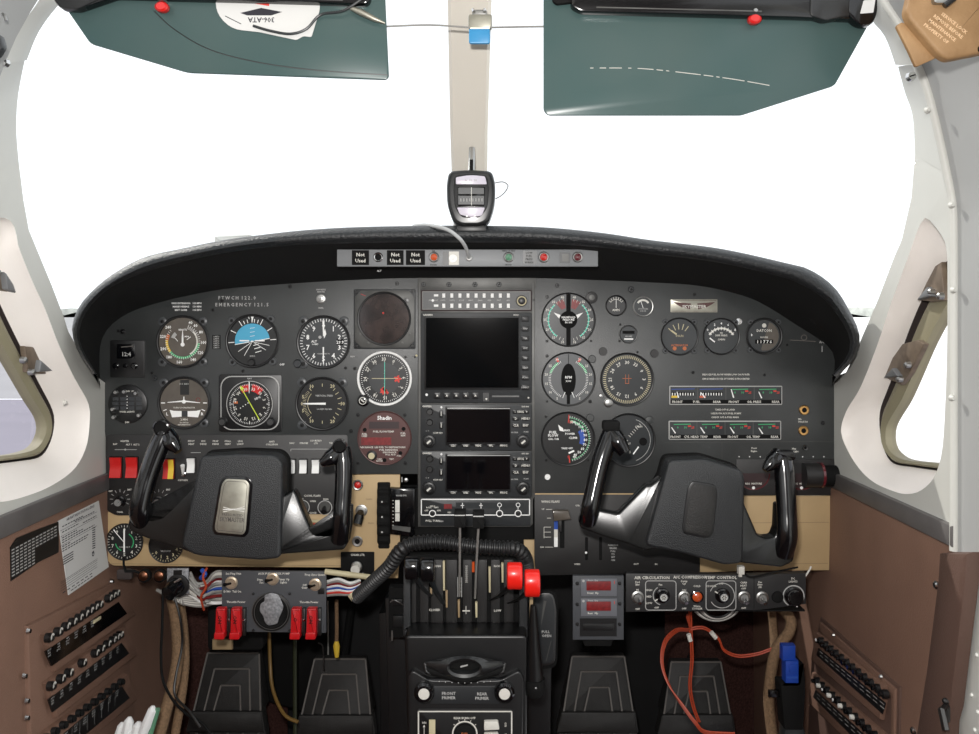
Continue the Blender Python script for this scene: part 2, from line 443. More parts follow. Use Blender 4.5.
    t2 = tessellate_polygon([[Vector((v.y, v.z, 0)) for v in gv]]); gl.add(gv, [tuple(t) for t in t2], 'side_glass')
    gl.build('pane', wn)
    return wall
wl = side(-1, LIN, LIN2, lo3, XL, [(106.5,396),(109,440),(108,472)], [(100.6,475),(45,497),(2,514.5)],
     [(0,217.5),(9.8,220),(16,231),(18.4,245.7),(32,280),(45.4,309.5),(57.7,342),(73.6,376.4),(88.3,403.4),(89.6,423),(86,447.6),(73.6,469.7),(49,487),(20,498),(0,502),(-15,500),(-22,480),(-24,430),(-24,330),(-24,260),(-20,228),(-10,219)],
     [(-16,262),(-8,285),(7.4,320),(36.8,379),(52.8,411),(53.5,430.4),(47.9,447.6),(39,457.4),(20,461),(0,463.6),(-40,468),(-58,455),(-60,420),(-60,350),(-60,290),(-50,258),(-30,250)],
     [(-24,285),(-12,315),(0,342),(12.3,364),(32,398.5),(44,418),(45.4,433),(36.8,447.6),(19.6,453.7),(0,456),(-40,460),(-54,450),(-55,420),(-55,350),(-55,310),(-48,285),(-36,275)], 'l')
wr = side(1, RIN, RIN2, ro3, XR, [(832,400),(833,440),(835,471)], [(836,472.5),(880,492),(945,520.5)],
     [(925,218),(935,226.6),(943.4,238.8),(947,253),(947.5,300),(947,350),(945.5,400),(942.4,448),(937,470.5),(930,483),(918,492),(905,494),(893,491),(875,483),(860.7,470.5),(848.5,452),(841,431.7),(846.4,411),(860.7,386.8),(878,343),(890,306),(906.7,261),(917,232)],
     [(975,252),(962,250),(947,261),(934,278),(921,302),(908,333),(896,368),(887,391),(880,411),(880,431.7),(885,452),(893.4,463.4),(912,467),(936,470.5),(965,474),(982,462),(984,430),(984,350),(984,280)],
     [(972,272),(962,275),(950,298),(946.5,306),(927,343),(912,378),(901.6,401),(887.5,425.6),(887,444),(893.4,454),(905.7,460),(938,463.4),(964,466),(977,455),(979,430),(979,350),(979,290)], 'r')
# raised bead along the right-hand seam, post behind it
mb = MB(I4)
seam = [PT(px, py, ds) for px, py in ROUT]+[Vector((XR, YS, z)) for z in (1.0, .9, .8, .732)]
seam = spl(seam, 4)
mb.tube([p+Vector((-.002,.004,0)) for p in seam], .0052, 'ivory', 8)
for px, py in ((931,110),(955,205),(957,290),(955.5,398)):
    p = PT(px-3, py, ds-.004); mb.T = Matrix.Translation(p); mb.tube([(0,.002,0),(0,-.003,0)], [.004,.0022], 'ivory', 8); mb.T = I4
A = resamp(seam, 30); B = [p+Vector((.004,-.055,0)) for p in A]; C_ = [p+Vector((.012,-.30,0)) for p in A]
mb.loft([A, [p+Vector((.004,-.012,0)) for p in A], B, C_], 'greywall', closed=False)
struct(mb.build('trim_3', angle=50))
# left continuation behind the seam (towards the cabin)
mb = MB(I4); A = resamp(lo3+[Vector((XL, YS, z)) for z in (1.0,.9,.76)], 24)
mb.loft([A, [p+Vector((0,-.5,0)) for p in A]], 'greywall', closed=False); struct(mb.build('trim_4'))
# ---- sill strips and lower walls
def quadprism(mb, pts, thick, m, bev=.002):
    """pts: loop lying in an x = const plane; thickness towards the cabin"""
    x = pts[0].x; sg = -1 if x > 0 else 1
    T = Matrix(((0,0,sg,x),(1,0,0,0),(0,1,0,0),(0,0,0,1))); old = mb.T; mb.T = T
    mb.prism([(p.y, p.z) for p in pts], -.004, thick, m, bev); mb.T = old
def ext(p, q, y):
    t = (y-p.y)/(q.y-p.y); r = p.lerp(q, t); return r
for sg, xw, T1, T2, B1, B2, ye, nm in ((-1, XL, (100.6,475), (2,514.5), (100,492), (2,536.5), -.70, 'trim_5'), (1, XR, (836,472.5), (945,520.5), (835,487), (947.5,542.5), YS, 'trim_6')):
    t1, t2, b1, b2 = (WX(*p, xw) for p in (T1, T2, B1, B2))
    te, be = ext(t1, t2, ye), ext(b1, b2, ye); mb = MB(I4)
    tf, bf = ext(t1, t2, .02), ext(b1, b2, .02)
    quadprism(mb, [tf, te, be, bf], .007, 'striptrim'); struct(mb.build(nm))
    mb = MB(I4)
    top0, top1 = ext(b1, b2, .46), be
    top0 = Vector((xw, .46, bf.z)); 
    if sg < 0:
        quadprism(mb, [Vector((xw,.46,bf.z)), bf, be, Vector((xw, ye, .0)), Vector((xw,.46,.0))], .004, 'vinyl', .002)
        struct(mb.build('wall_left_lower'))
    else:
        j = [WX(*p, xw) for p in ((946,545),(945,580),(934,664),(924,727),(900,860))]
        quadprism(mb, [Vector((xw,.46,bf.z)), bf, be]+j[1:]+[Vector((xw,.46,.0))], .006, 'vinyl', .005); struct(mb.build('wall_right_lower'))
        mb = MB(I4)
        L = [WX(*p, xw) for p in ((947.5,552),(945.8,580),(935,664),(925,727),(901,860),(948,860),(956,720),(960,706),(969,632),(975.5,580),(977,552))]
        quadprism(mb, L, .012, 'vinyldk', .008); struct(mb.build('trim_7'))
        mb = MB(I4)
        x = xw+.012
        L = [WX(*p, x) for p in ((968,480),(966,552),(962,632),(953,706),(930,860))]
        L2 = [Vector((x, -.8, .9)), Vector((x, -.8, 0.))]
        quadprism(mb, L+[L2[1], L2[0]], .003, 'riveted', .001)
        for px, py in ((971,628),(977,655),(972,695),(978,712),(975,730),(971,568)):
            p = WX(px, py, x-.003); mb.T = Matrix.Translation(p); mb.tube([(0,0,0),(-.002,0,0)], [.0028,.0015], 'riveted', 8); mb.T = I4
        struct(mb.build('wall_right_sill'))
        mb = MB(I4); mb.T = Matrix.Translation(WX(952, 726, xw-.012)); mb.tube([(0,.012,0),(0,.012,.018),(-.012,0,.018),(-.012,-.01,0)], .004, 'steeldk', 6); mb.T = F0
        tag(mb.build('door_striker'), 'dark metal striker at bottom right, on the brown door post', 'striker')
# small parts on walls
mbs = MB(I4)
# ---- floor, firewall, roof
mb = MB(I4); mb.add([(XL,-2.9,0),(XR,-2.9,0),(XR,.5,0),(XL,.5,0)], [(0,1,2,3)], 'carpet'); struct(mb.build('floor'))
mb = MB(I4)
mb.T = Matrix.Translation((0,0,0)); 
mb.add([(XL,.46,0),(XR,.46,0),(XR,.46,1.06),(XL,.46,1.06),(XL,.5,0),(XR,.5,0),(XR,.5,1.06),(XL,.5,1.06)], [(0,1,2,3),(4,7,6,5),(0,4,5,1),(3,2,6,7)], 'firewall')
struct(mb.build('wall_front'))
for x, nm in ((XL,'wall_left_forward'), (XR,'wall_right_forward')):
    mb = MB(I4); mb.add([(x,.003,.78),(x,.46,.78),(x,.46,.93),(x,.003,.93)], [(0,1,2,3)], 'firewall'); struct(mb.build(nm))
# cabin behind the camera: side walls with window openings, open right-hand door, rear bulkhead
mb = MB(I4); mb.add([(XL,-2.9,0),(XR,-2.9,0),(XR,-2.9,1.47),(XL,-2.9,1.47)], [(0,1,2,3)], 'vinyldk'); struct(mb.build('wall_back'))
mb = MB(I4)
def wq(x, y0, y1, z0, z1, m): mb.add([(x,y0,z0),(x,y1,z0),(x,y1,z1),(x,y0,z1)], [(0,1,2,3)], m)
xl = XL-.001
wq(xl,-2.9,-.70,0,.78,'vinyl'); wq(xl,-2.9,-.72,1.18,1.45,'ivory')
for a, b in ((-2.9,-2.7),(-2.05,-1.85),(-1.2,-1.0)): wq(xl,a,b,.78,1.18,'ivory')
struct(mb.build('wall_left_rear'))
mb = MB(I4); xr = XR+.03
wq(xr,-2.9,-1.45,0,.78,'vinyl'); wq(xr,-2.9,-1.45,1.18,1.45,'ivory'); wq(xr,-2.9,-2.7,.78,1.18,'ivory'); wq(xr,-2.05,-1.45,.78,1.18,'ivory'); wq(xr,-1.45,-.6,1.34,1.45,'ivory')
struct(mb.build('wall_right_rear'))
# toe boards in carpet beside the pedals
mb = MB(I4)
for x0, x1 in ((XL, -.40), (.33, XR)):
    mb.add([(x0,.30,0),(x1,.38,0),(x1,.40,.62),(x0,.30,.62)], [(0,1,2,3)], 'carpet')
mb.add([(-.5,.20,.002),(.5,.20,.002),(.5,.40,.13),(-.5,.40,.13)], [(0,1,2,3)], 'carpet')
struct(mb.build('floor_toe_boards'))
# roof and hull shell above the frame
mb = MB(I4); arch = []
for i in range(17):
    a = math.pi*i/16; arch.append((-.03+.57*-math.cos(a), 1.0+.47*math.sin(a)**.7))
back = [Vector((x, -2.9, z)) for x, z in arch]; fr = [Vector((x, -.46, z+.0)) for x, z in arch]
up = [i for i in range(17) if arch[i][1] > 1.37]
mb.loft([[Vector((arch[i][0], -.36, max(arch[i][1], 1.42))) for i in up], [fr[i] for i in up], [back[i] for i in up]], 'ivory', closed=False)
struct(mb.build('ceiling', angle=60))
# nose deck below the windscreen
# ---- windscreen panes
def wpane(sgn, edge, nm):
    cx0 = -.022
    inner = [Vector((cx0, y, z)) for y, z in ((.06,1.10),(.045,1.138),(-.11,1.262),(-.268,1.387),(-.33,1.44))]

    e = resamp(spl(edge, 3), 14); c = resamp(inner, 14); rows = []
    for t in range(9):
        u = t/8; rows.append([])
        for a, b in zip(c, e):
            p = a.lerp(b, u); bul = math.sin(math.pi*u)*.05
            rows[-1].append(p+Vector((0, bul, bul*.25)))
    mb = MB(I4); mb.loft(rows, 'windscreen_glass', closed=False); struct(mb.build(nm, angle=80))
le = [wp(*p, XL) for p in LIN+LIN2[:11]]; le.reverse(); re_ = [wp(*p, XR) for p in RIN+RIN2[:9]]; re_.reverse()
sh = Vector((0,.012,.004))
wpane(-1, [v+sh+Vector((-.01,0,0)) for v in le], 'window_3'); wpane(1, [v+sh+Vector((.01,0,0)) for v in re_], 'window_4')
# ---- centre post
mb = MB(I4)
def postrow(y, z, w0, x=-.0305): 
    return [Vector((x-w0/2, y+.012, z)), Vector((x-w0/2, y, z-.001)), Vector((x-w0/2+.004, y-.004, z-.003)), Vector((x+w0/2-.004, y-.004, z-.003)), Vector((x+w0/2, y, z-.001)), Vector((x+w0/2, y+.012, z))]
rows = [postrow(.06,1.105,.052), postrow(.042,1.138,.053), postrow(-.11,1.262,.053,-.029), postrow(-.268,1.387,.054,-.0245), postrow(-.34,1.44,.054,-.022)]
mb.loft(rows, 'postcream', closed=False); struct(mb.build('trim_8'))
# ================================================================== GLARESHIELD
DO = 1.218
O = [(93,374),(78,352),(72,332),(74,318),(82.5,301.5),(101,283),(121,269),(146,256.6),(182.6,248.4),(223.4,240),(260,235),(300,230.5),(345,227.5),(400,226),(470,225.5),(540,227),(600,232.5),(650.5,240),(720,248.5),(786,263),(810.6,270),(835,287.8),(851.5,314.4),(858.7,331),(859.7,345),(852,362),(836,377)]
II = [(97,374),(84,352),(79,335),(83,318),(93,303),(110,288),(130,278),(155,269),(190,260),(228,252.5),(262,248),(300,245),(345,243.5),(400,242.5),(470,242.5),(540,243.5),(600,247.5),(650,254),(715,262),(778,276),(802,285),(824,299),(842,322),(849,336),(850,348),(844,361),(832,374)]
PP = [(101,392),(100,372),(100,352),(103,338),(112,325),(130,313),(155,304.5),(185,297),(223,290),(255,287),(289,284.6),(320,282.5),(350,281),(400,279),(470,279),(540,279),(600,281),(650,283),(700,286.5),(745,297),(770,309),(795,325),(816,338),(828,347),(834,357),(834,370),(832,388)]
n = 96
o2 = resamp(spl([Vector((*p,0)) for p in O], 6), n); i2 = resamp(spl([Vector((*p,0)) for p in II], 6), n); p2 = resamp(spl([Vector((*p,0)) for p in PP], 6), n)
g = thing('glareshield', 'black textured leather glareshield arching over the instrument panel', 'glareshield', PT(470, 250, DO))
mb = MB(I4)
def rw(pts, d, f=0, other=None): return [PT(a.x+(b.x-a.x)*f, a.y+(b.y-a.y)*f, d) for a, b in zip(pts, other or pts)]
def outw(k, d):  # push outward from hub
    r = []
    for a in o2:
        r.append(PT(a.x, a.y, d))
    return r
def back(dy, shrink):
    R = []
    for a in o2:
        p = PT(a.x, a.y, DO); c = Vector((-.03, 0, .95)); q = Vector((c.x+(p.x-c.x)*shrink, p.y+dy, c.z+(p.z-c.z)*shrink)); R.append(q)
    return R
def backrow(d):
    R = []
    for a, b in zip(o2, p2):
        f = .22+.63*max(0, min(1, (312-a.y)/70)); p = PT(b.x+(a.x-b.x)*f, b.y+(a.y-b.y)*f, D)
        R.append(Vector((p.x, d-D, p.z)))
    return R
mb.loft([rw(i2, DO+.004, 0, o2), rw(i2, DO-.010, .12, o2), rw(i2, DO-.016, .4, o2), rw(i2, DO-.014, .7, o2), rw(i2, DO-.002, .96, o2), rw(o2, DO+.012), backrow(D+.004), backrow(D+.20), backrow(D+.452)], 'leather', closed=False)
mb.build('padded_lip', g, angle=70)
mb = MB(I4)
mb.loft([rw(i2, DO+.004, 0), rw(i2, DO+.05, .42, p2), rw(i2, DO+.055, .47, p2), rw(i2, D+.003, 1, p2)], 'hood_under', closed=False)
mb.build('underside', g, angle=40)
# nose deck seen through the left corner
# ================================================================== INSTRUMENT PANEL
ip = thing('instrument_panel', 'wide black metal instrument panel that carries all the gauges and radios', 'instrument panel', PT(470, 575, D+.004))
# left board
mb = MB(); H = 0
mb.prism([(100,398),(98,372),(98,350),(101,334),(112,318),(130,306),(155,297),(185,290),(223,284),(289,279),(350,275),(418,272),(418,474),(394,474),(348,474),(348,440),(106,440)], -4, 0, 'panel', .3)
T = lambda s, x, y, z=2, m='white', r=0, sx=1, a='c': mb.text(s, x, y, z, .15, m, r, sx, a)
for i, (s1, s2) in enumerate((('MAX EXTENSION','160 MPH'),('MANEUVERING','150 MPH'),('BEST CLIMB','105 MPH'))):
    T(s1, 181, 303.2+i*3.4, 1.7, a='c'); T(s2, 193+4, 303.2+i*3.4, 1.7, 'white')
T('F T W C H  1 2 2 . 0', 237, 297.8, 3.4, 'dimwhite', sx=.92); T('E M E R G E N C Y  1 2 1 . 5', 242, 304.6, 3.4, 'dimwhite', sx=.95)
T('AVIONICS', 321, 289.6, 1.5, 'dimwhite'); T('MASTER', 321, 291.8, 1.5, 'dimwhite'); T('EMER', 321, 308, 1.5, 'dimwhite')
mb.box(212.5,335,220.5,349,0,.3,'blackmatte')
for k in range(6): mb.text('LIMITS', 216.5, 336.6+k*2.2, 1.5, .5, 'dimwhite')
T('OFF', 282, 364.5, 2, 'white'); T('NAV', 352.5, 356.5, 1.6, 'dimwhite')
mb.build('left_board', ip)
# bottom part of left board (switch strip)
mb = MB(); mb.prism(rpoly([(106,434.5),(348,434.5),(348,512),(340,514),(116,515.5),(106,510)], 4), -4, .5, 'panel_dk', .3)
T2 = lambda s, x, y, z=1.7, m='offwhite', r=0: mb.text(s, x, y, z, .7, m, r)
T2('MASTER', 125, 441); T2('BAT', 115.5, 444); T2('ALT 1  ALT 2', 133, 444.4)
mb.line(115,449.5,137,449.5,.5,.7,'dimwhite'); mb.disc(125.5,449.5,1,.72,'dimwhite',8)
for s1, s2, x in (('PITOT','HEAT',191.5),('W/S','DEICE',203.5),('PROP','DEICE',215.8),('STALL','HEAT',228),('LDG','LIGHT',240.5)):
    T2(s1, x, 441); T2(s2, x, 443.9)
mb.line(191,452.5,201,452.5,.5,.7,'dimwhite'); T2('ANTI', 272, 441.5); T2('COLLISION', 272, 444.3)
for s, x in (('NAV',292),('STROBE',304),('TAXI',332)): T2(s, x, 443)
T2('COURTESY', 316, 440.6); T2('LTS', 316, 443.2); mb.line(291,449,338,449,.5,.7,'dimwhite'); mb.line(291,449,291,451,.5,.7,'dimwhite')
for cx, t in ((120.3,'PANEL'),(159,'RADIO'),):
    for a in range(-120, 121, 30): mb.tick(cx, 499, a, 7, 10, .5, .7, 'dimwhite')
    T2('OFF', cx-9.5, 491); T2('BRT', cx+9.5, 489.5); T2(t, cx, 511.8, 1.5)
T2('OXYGEN', 183, 480); T2('COWL FLAPS', 312.5, 495.6, 2); T2('OPEN', 313, 501, 1.7); T2('CLOSE', 313, 512.6, 1.7); T2('FRONT', 300, 499, 1.6); T2('REAR', 326, 499, 1.6)
mb.ring(302.5,507,6.5,7.3,.7,'dimwhite',0,180); mb.ring(325,507.5,6.5,7.3,.7,'dimwhite',-180,180)
mb.build('switch_board', ip)
# lower beige support panel left and centre column
mb = MB(); mb.prism(rpoly([(106,512),(350,512),(350,568),(220,567),(112,566),(106,560)], 3), -5, -1, 'beige', .4)
mb.line(108,564,348,566,.5,-.9,'beigedk')
mb.build('beige_apron', ip)
mb = MB(); mb.prism([(347,475),(378,474.5),(400,474.5),(400,553),(398,578),(347,578)], -3, .8, 'beige', .4)
mb.text('CABIN', 369, 499, 1.6, 1, 'beigedk'); mb.text('PRESS', 371, 523, 1.6, 1, 'beigedk')
mb.build('beige_column', ip)
# centre stack surround
mb = MB(); mb.prism([(416.5,272),(536.5,272),(535.5,494),(533,500),(533,524),(530,527),(418,527)], -5, -.4, 'stackgrey', .4)
mb.box(418.3,282,420.6,497,-.4,.6,'stackgrey',.2); mb.box(532,282,534.8,497,-.4,.6,'stackgrey',.2)
mb.box(417.8,276,536,288.5,-.4,.3,'stackgrey',.2)
mb.build('stack_surround', ip)
# right board
mb = MB(); mb.prism([(534,272),(600,275),(650,277),(700,281),(745,291),(772,303),(797,319),(820,333),(833,347),(838,370),(836,385),(837,468),(836,494.5),(600,494.5),(534,494)], -4, 0, 'panel', .3)
T('REDUCE FUEL FLOW WHEN LOW ON POWER', 726, 374.5, 1.7, 'offwhite', sx=.95); T('SIMULTANEOUS USE OF TANKS IS PROHIBITED', 726, 378.8, 1.7, 'offwhite', sx=.95)
T('TAKE-OFF & LAND', 725, 409.6, 1.7, 'offwhite'); T('USE BOTH AUX FUEL PUMPS', 726, 413.4, 1.7, 'offwhite'); T('CHECK OPS & FUEL MAIN', 725, 417.2, 1.7, 'offwhite')
T('Mic', 800, 419, 1.8, 'offwhite'); T('Head Set', 803, 421.6, 1.8, 'offwhite'); T('Map', 794, 448.6, 1.8, 'offwhite'); T('Light', 796, 451.3, 1.8, 'offwhite')
T('Front', 754, 448, 1.7, 'offwhite'); T('Engine', 754, 451, 1.7, 'offwhite')
mb.line(665,442.3,833,441.5,.4,.12,'stackgrey'); mb.line(722,442,722,460,.4,.12,'stackgrey')
for i in range(9): mb.disc(739+i*10.6, 456.7, .6, .15, 'white', 6)
T('A/C', 822, 342, 2.4, 'dimwhite'); mb.line(790,340,816,341.5,.8,.14,'rubberline'); mb.ring(804,337.5,2.2,3,.14,'rubberline'); mb.line(822,346,822,352,.8,.15,'dimwhite')
for (x, y) in ((725,284),(768,300)): pass
mb.build('right_board', ip)
mb = MB(); mb.prism([(736,459),(833,459),(834,495),(736,495)], -1, 1.2, 'panel_dk', .3); mb.build('dial_shelf', ip)
# flap board
mb = MB(); mb.prism([(534.5,493.5),(700,493.5),(700,572),(536,575.5),(534.5,560)], -4, .2, 'panel_dk', .3)
mb.line(535,493.8,690,493.8,1.3,.5,'beige')
mb.text('WING FLAPS', 550.5, 501.5, 2.3, .4, 'offwhite'); mb.text('UP', 543, 509, 1.6, .4, 'offwhite'); mb.line(546,509.3,553,509.3,.5,.4,'offwhite')
mb.text('DN', 542, 547, 1.6, .4, 'offwhite'); mb.line(545,547,553,547,.5,.4,'offwhite'); mb.line(547,518,551,518,.5,.4,'offwhite')
for y in (527,532,537): mb.line(544,y,551,y,.5,.4,'offwhite')
mb.line(544,527,544,538,.5,.4,'offwhite'); mb.text('CTR', 577.5, 505.5, 1.6, .4, 'offwhite'); mb.text('OPEN', 577, 564, 1.7, .4, 'offwhite')
for i, s in enumerate(('PARKING','BRAKE','PULL','TO','SET','ON')): mb.text(s, 613, 545+i*3, 1.7, .4, 'dimwhite')
mb.text('OUT', 636, 564, 1.7, .4, 'offwhite'); mb.text('IN', 656, 564, 1.7, .4, 'offwhite')
mb.box(559.8,514,564.4,548,-.1,.5,'blackmatte'); mb.box(585,537,588,560,.1,.5,'blackmatte',r=1); mb.box(599,537,602,560,.1,.5,'blackmatte',r=1)
mb.disc(586,552.5,1.2,.55,'white',8); mb.build('flap_board', ip)
mb = MB(); mb.prism([(674,496),(831,496),(829.5,570.5),(752,571),(690,573),(674,571)], -5, -.6, 'beige', .4)
mb.line(744,523,829,522.5,.5,-.5,'beigedk'); mb.line(744,564.5,828,563.5,.5,-.5,'beigedk'); mb.build('beige_box_front', ip)
mb = MB(); mb.prism([(524,541),(537,541),(537,580),(524,580)], -8, -4, 'beige', .4); mb.build('beige_upright', ip)
# scattered screws
SCR = [(290,286.5,2),(243,371,1.6),(222,301,2),(213,310,1.6),(345.5,368,1.5),(155,378,2.6),(152,373,1.6),(118.5,331,1.5),(397,283.5,2),(355,368.5,1.8),(405.5,357,1.3),(415,357,1.2),(358,415,1.8),(405,415,1.6),(358,463,1.8),(405.5,463,1.8),(351,431,2),(449,284.5,2.6),(475,284.5,2.6),(499,284.5,2.6),(423.5,284.5,2.2),(533.6,300,1.4),(557,285.5,2),(631,289.5,3.2),(694.5,294.5,1.8),(547,297,1.7),(547,341,1.5),(591,341,1.2),(547,356,1.6),(590,401.5,1.8),(546,460,1.5),(588,460,1.2),(620,324.5,1.3),(619.5,341,1.2),(637.5,352,1.2),(823,423,2),(693,372.5,1.6),(547,401.5,1.2),(546,416.5,1.4),(787,345,1.3),(764.5,375,1.5),(831.5,467,2.3),(832.5,489,1.8),(134,513,1.2),(344,446,1.4)]
for (x, y, r) in SCR:
    m2 = MB(); screwhead(m2, x, y, r, 0 if y < 434 else .4, 'black' if r < 2.1 else 'radio'); m2.build('screw', ip)
for (x, y, r, m_) in ((547.5,477,3,'white'),(425.5,361,1.2,'cream'),(416.5,355.5,1.2,'cream'),(738.5,321.5,0,'')):
    if r: m2 = MB(); m2.lathe(x, y, [(r,0),(r*.9,1),(0,1.3)], m_, 12); m2.build('button_plug', ip)
# ================================================================== ROUND GAUGES
def sub(fn, name, parent, label=None, T=F0):
    m = MB(T); fn(m); o = m.build(name, parent)
    if label: o['label'] = label
    return o
def bezel(m, x, y, r, w=2.6, h=2.2, mt='black', h0=0):
    m.lathe(x, y, [(r,h0),(r,h0+h*.75),(r-w*.35,h0+h),(r-w*.75,h0+h*.9),(r-w,h0+h*.35),(r-w,h0+.25)], mt, 40, cap=False)
def ears(m, x, y, r, angs, rs=4, h=1.5, mt='panel'):
    for a in angs:
        t = math.radians(a); cx, cy = x+math.sin(t)*(r+rs*.45), y-math.cos(t)*(r+rs*.45)
        m.lathe(cx, cy, [(rs,0),(rs,h*.7),(rs*.8,h)], mt, 16); screwhead(m, cx, cy, rs*.42, h, 'black')
def gauge(name, label, x, y, r, dial, dialmat='dial', ear=(), w=2.6, bez='black', group=None, needle=None, extra=None, cat='gauge', h=2.2, er=4, h0=0):
    t = thing(name, label, cat, local(x, y), group)
    sub(lambda m: (bezel(m, x, y, r, w, h, bez, h0), ears(m, x, y, r, ear, er*1.12, h=h*.8, mt='lug')), 'bezel', t)
    def dl(m):
        m.disc(x, y, r-w+.1, h0+.4, dialmat, 40); dial(m)
    sub(dl, 'dial', t)
    if needle:
        for i, nf in enumerate(needle): sub(nf, 'needle', t)
    if extra: extra(t)
    return t
TX = lambda m, s, x, y, z=2, c='white', h=.6, rot=0, sx=1: m.text(s, x, y, z, h, c, rot, sx)
def pol(x, y, a, r): t = math.radians(a); return x+math.sin(t)*r, y-math.cos(t)*r
def nums(m, x, y, lst, r, z=3, c='white', h=.6, rot=False):
    for a, s in lst:
        px_, py_ = pol(x, y, a, r); m.text(s, px_, py_, z, h, c, (a if rot else 0), .95)
def knob(m, x, y, r, h=4, mt='black', face=None, h0=0, n=20):
    m.lathe(x, y, [(r*1.15,h0),(r*1.1,h0+h*.25),(r,h0+h*.3),(r*.94,h0+h*.9),(r*.8,h0+h)], mt, n)
    if face: m.disc(x, y, r*.7, h0+h+.05, face, 16)
def toggle(t, x, y, r=4.2, d=(0,1), base='brass', h0=0, T=F0):
    """round nut and bat lever of a toggle switch"""
    nt_ = sub(lambda m: m.lathe(x, y, [(r,h0),(r,h0+.8),(r*.85,h0+1.2),(r*.6,h0+1.2),(r*.55,h0+2.4),(r*.35,h0+2.6)], base, 18), 'nut', t, T=T)
    sub(lambda m: m.tube([(x,y,h0+2),(x+d[0]*1.5,y+d[1]*1.5,h0+5),(x+d[0]*3,y+d[1]*3,h0+9)], [r*.2,r*.22,r*.38], 'steel', 8), 'lever', nt_, T=T)

# --- airspeed
def d_asi(m, x=183, y=341.7):
    m.ring(x,y,15,17,.5,'green',95,232); m.ring(x,y,13.6,15,.5,'offwhite',45,150); m.ring(x,y,14.8,17.2,.5,'yellow',232,292); m.ring(x,y,14.2,17.4,.55,'orange',276,296)
    m.ticks(x,y,20,312,40,15.4,17.6,.4,.6,'white'); m.ticks(x,y,20,60,9,13.4,16,.35,.6,'white')
    nums(m,x,y,[(22,'40'),(38,'60'),(62,'80'),(92,'100'),(122,'120'),(150,'140'),(190,'160'),(222,'180'),(250,'200'),(285,'220'),(315,'240')],20.6,3)
    TX(m,'KNOTS',x,y-12,1.8); m.ring(x,y,9,12.5,.5,'dimwhite',-70,-40); m.line(x-8,y-4,x-5,y-.5,.6,.6,'white'); m.line(x+4,y-2,x+8,y-5,.6,.6,'white'); TX(m,'MPH',x+4,y-5.2,1.6)
gauge('airspeed_indicator','round airspeed dial with a painted brown reflection, green and yellow arcs, upper left of the panel',183,341.7,26.5,d_asi,'dialbrown',ear=(-45,45,135,225),
      needle=[lambda m: (m.line(183,341.7-12,183,341.7-4,.3,1.2,'white',1.8), m.line(183,337.5,183,345,1.8,1.2,'white'), m.lathe(183,344.5,[(2,.8),(2,1.4)],'white',12))])
# --- attitude
def d_att(m, x=252.5, y=341):
    m.poly([pol(x,y,a,17.5) for a in range(-102,83,8)]+[(x+17.3,y-2.4)],.45,'skyblue')
    for a in (-90,-60,-30,-20,-10,10,20,30,60,90): m.tick(x,y,a-4,18.5 if abs(a)<25 else 18,22 if abs(a)<25 else 24,.7,.6,'white')
    m.line(x-3,y-22,x-4,y-24.5,.6,.6,'white'); m.poly([(x-1.5,y-25),(x+1.5,y-25),(x,y-19.5)],.62,'white'); m.tick(x,y,-1,18.5,24.5,.8,.6,'white')
    m.line(x-17.5,y+3.6,x+17.3,y-2.6,.7,.6,'white')
    for dx, dy in ((-14,10.5),(-8,14.5),(13.5,9),(17,4.4)): m.line(x,y+.6,x+dx,y+dy,.5,.6,'white')
    for k, yy in enumerate((4.5,7.8)): m.line(x+1+k,y+yy,x+6.5+k*1.5,y+yy-1.6,.7,.6,'white')
    m.line(x+3,y+11.5,x+9,y+9.8,.7,.6,'white'); TX(m,'GYRO',x,y+15,1.5,'dimwhite')
    for k in (5,9,13): m.line(x-2.4,y-k+.4,x+2.4,y-k-.4,.35,.6,'white')
gauge('attitude_indicator','round artificial horizon with sky blue upper half and black ground',252.5,341,27,d_att,'dial',ear=(40,-45,-137,135),er=3.6,
      needle=[lambda m:(m.box(240,340,249.5,341.3,1.2,1.8,'white'), m.box(255.5,340,265,341.3,1.2,1.8,'white'), m.line(249.5,341,252.5,343.3,.6,1.5,'black'), m.line(252.5,343.3,255.5,341,.6,1.5,'black'), m.disc(252.5,341.3,.9,1.6,'white',8))],
      extra=lambda t: sub(lambda m: knob(m,252,362.5,3.6,4,'black'),'adjust_knob',t))
# --- altimeter
def d_alt(m, x=323.7, y=342.2):
    m.ticks(x,y,0,352.8,50,20.8,23.6,.6,.6,'white'); m.ticks(x,y,0,324,10,19.6,23.6,.9,.6,'white')
    nums(m,x,y,[(a*36,str(a)) for a in range(10)],16.6,5,'white')
    TX(m,'ALT',x-9.5,y-.8,2.2); TX(m,'10 FEET',x-8.5,y+2,1.4); TX(m,'CALIBRATED TO',x,y+11.5,1.2,'dimwhite'); m.box(x+13.2,y-3,x+19.6,y+3,.45,.6,'blackmatte'); TX(m,'29.9',x+16.5,y,3,'white',.65); m.disc(x-3.6,y-5,1.6,.6,'dimwhite',10)
gauge('altimeter','round black altimeter with white numerals 0 to 9, left of the radar glass',323.7,342.2,27,d_alt,'dialgrey',ear=(-44,44,-137),er=4.4,
      needle=[lambda m:(m.line(323.7,336,323.7,320.5,.9,1.2,'white',2.2),m.poly([(322.4,321),(325,321),(323.7,318.5)],1.2,'white')), lambda m: m.poly([(325.3,328.5),(326.6,334),(324.4,338.5),(323.6,334)],1.5,'white'), lambda m: m.line(323.7,347,323.7,364,1.5,1.8,'white',.8)],
      extra=lambda t: sub(lambda m: knob(m,298,363.5,4,4,'dialgrey'),'adjust_knob',t))
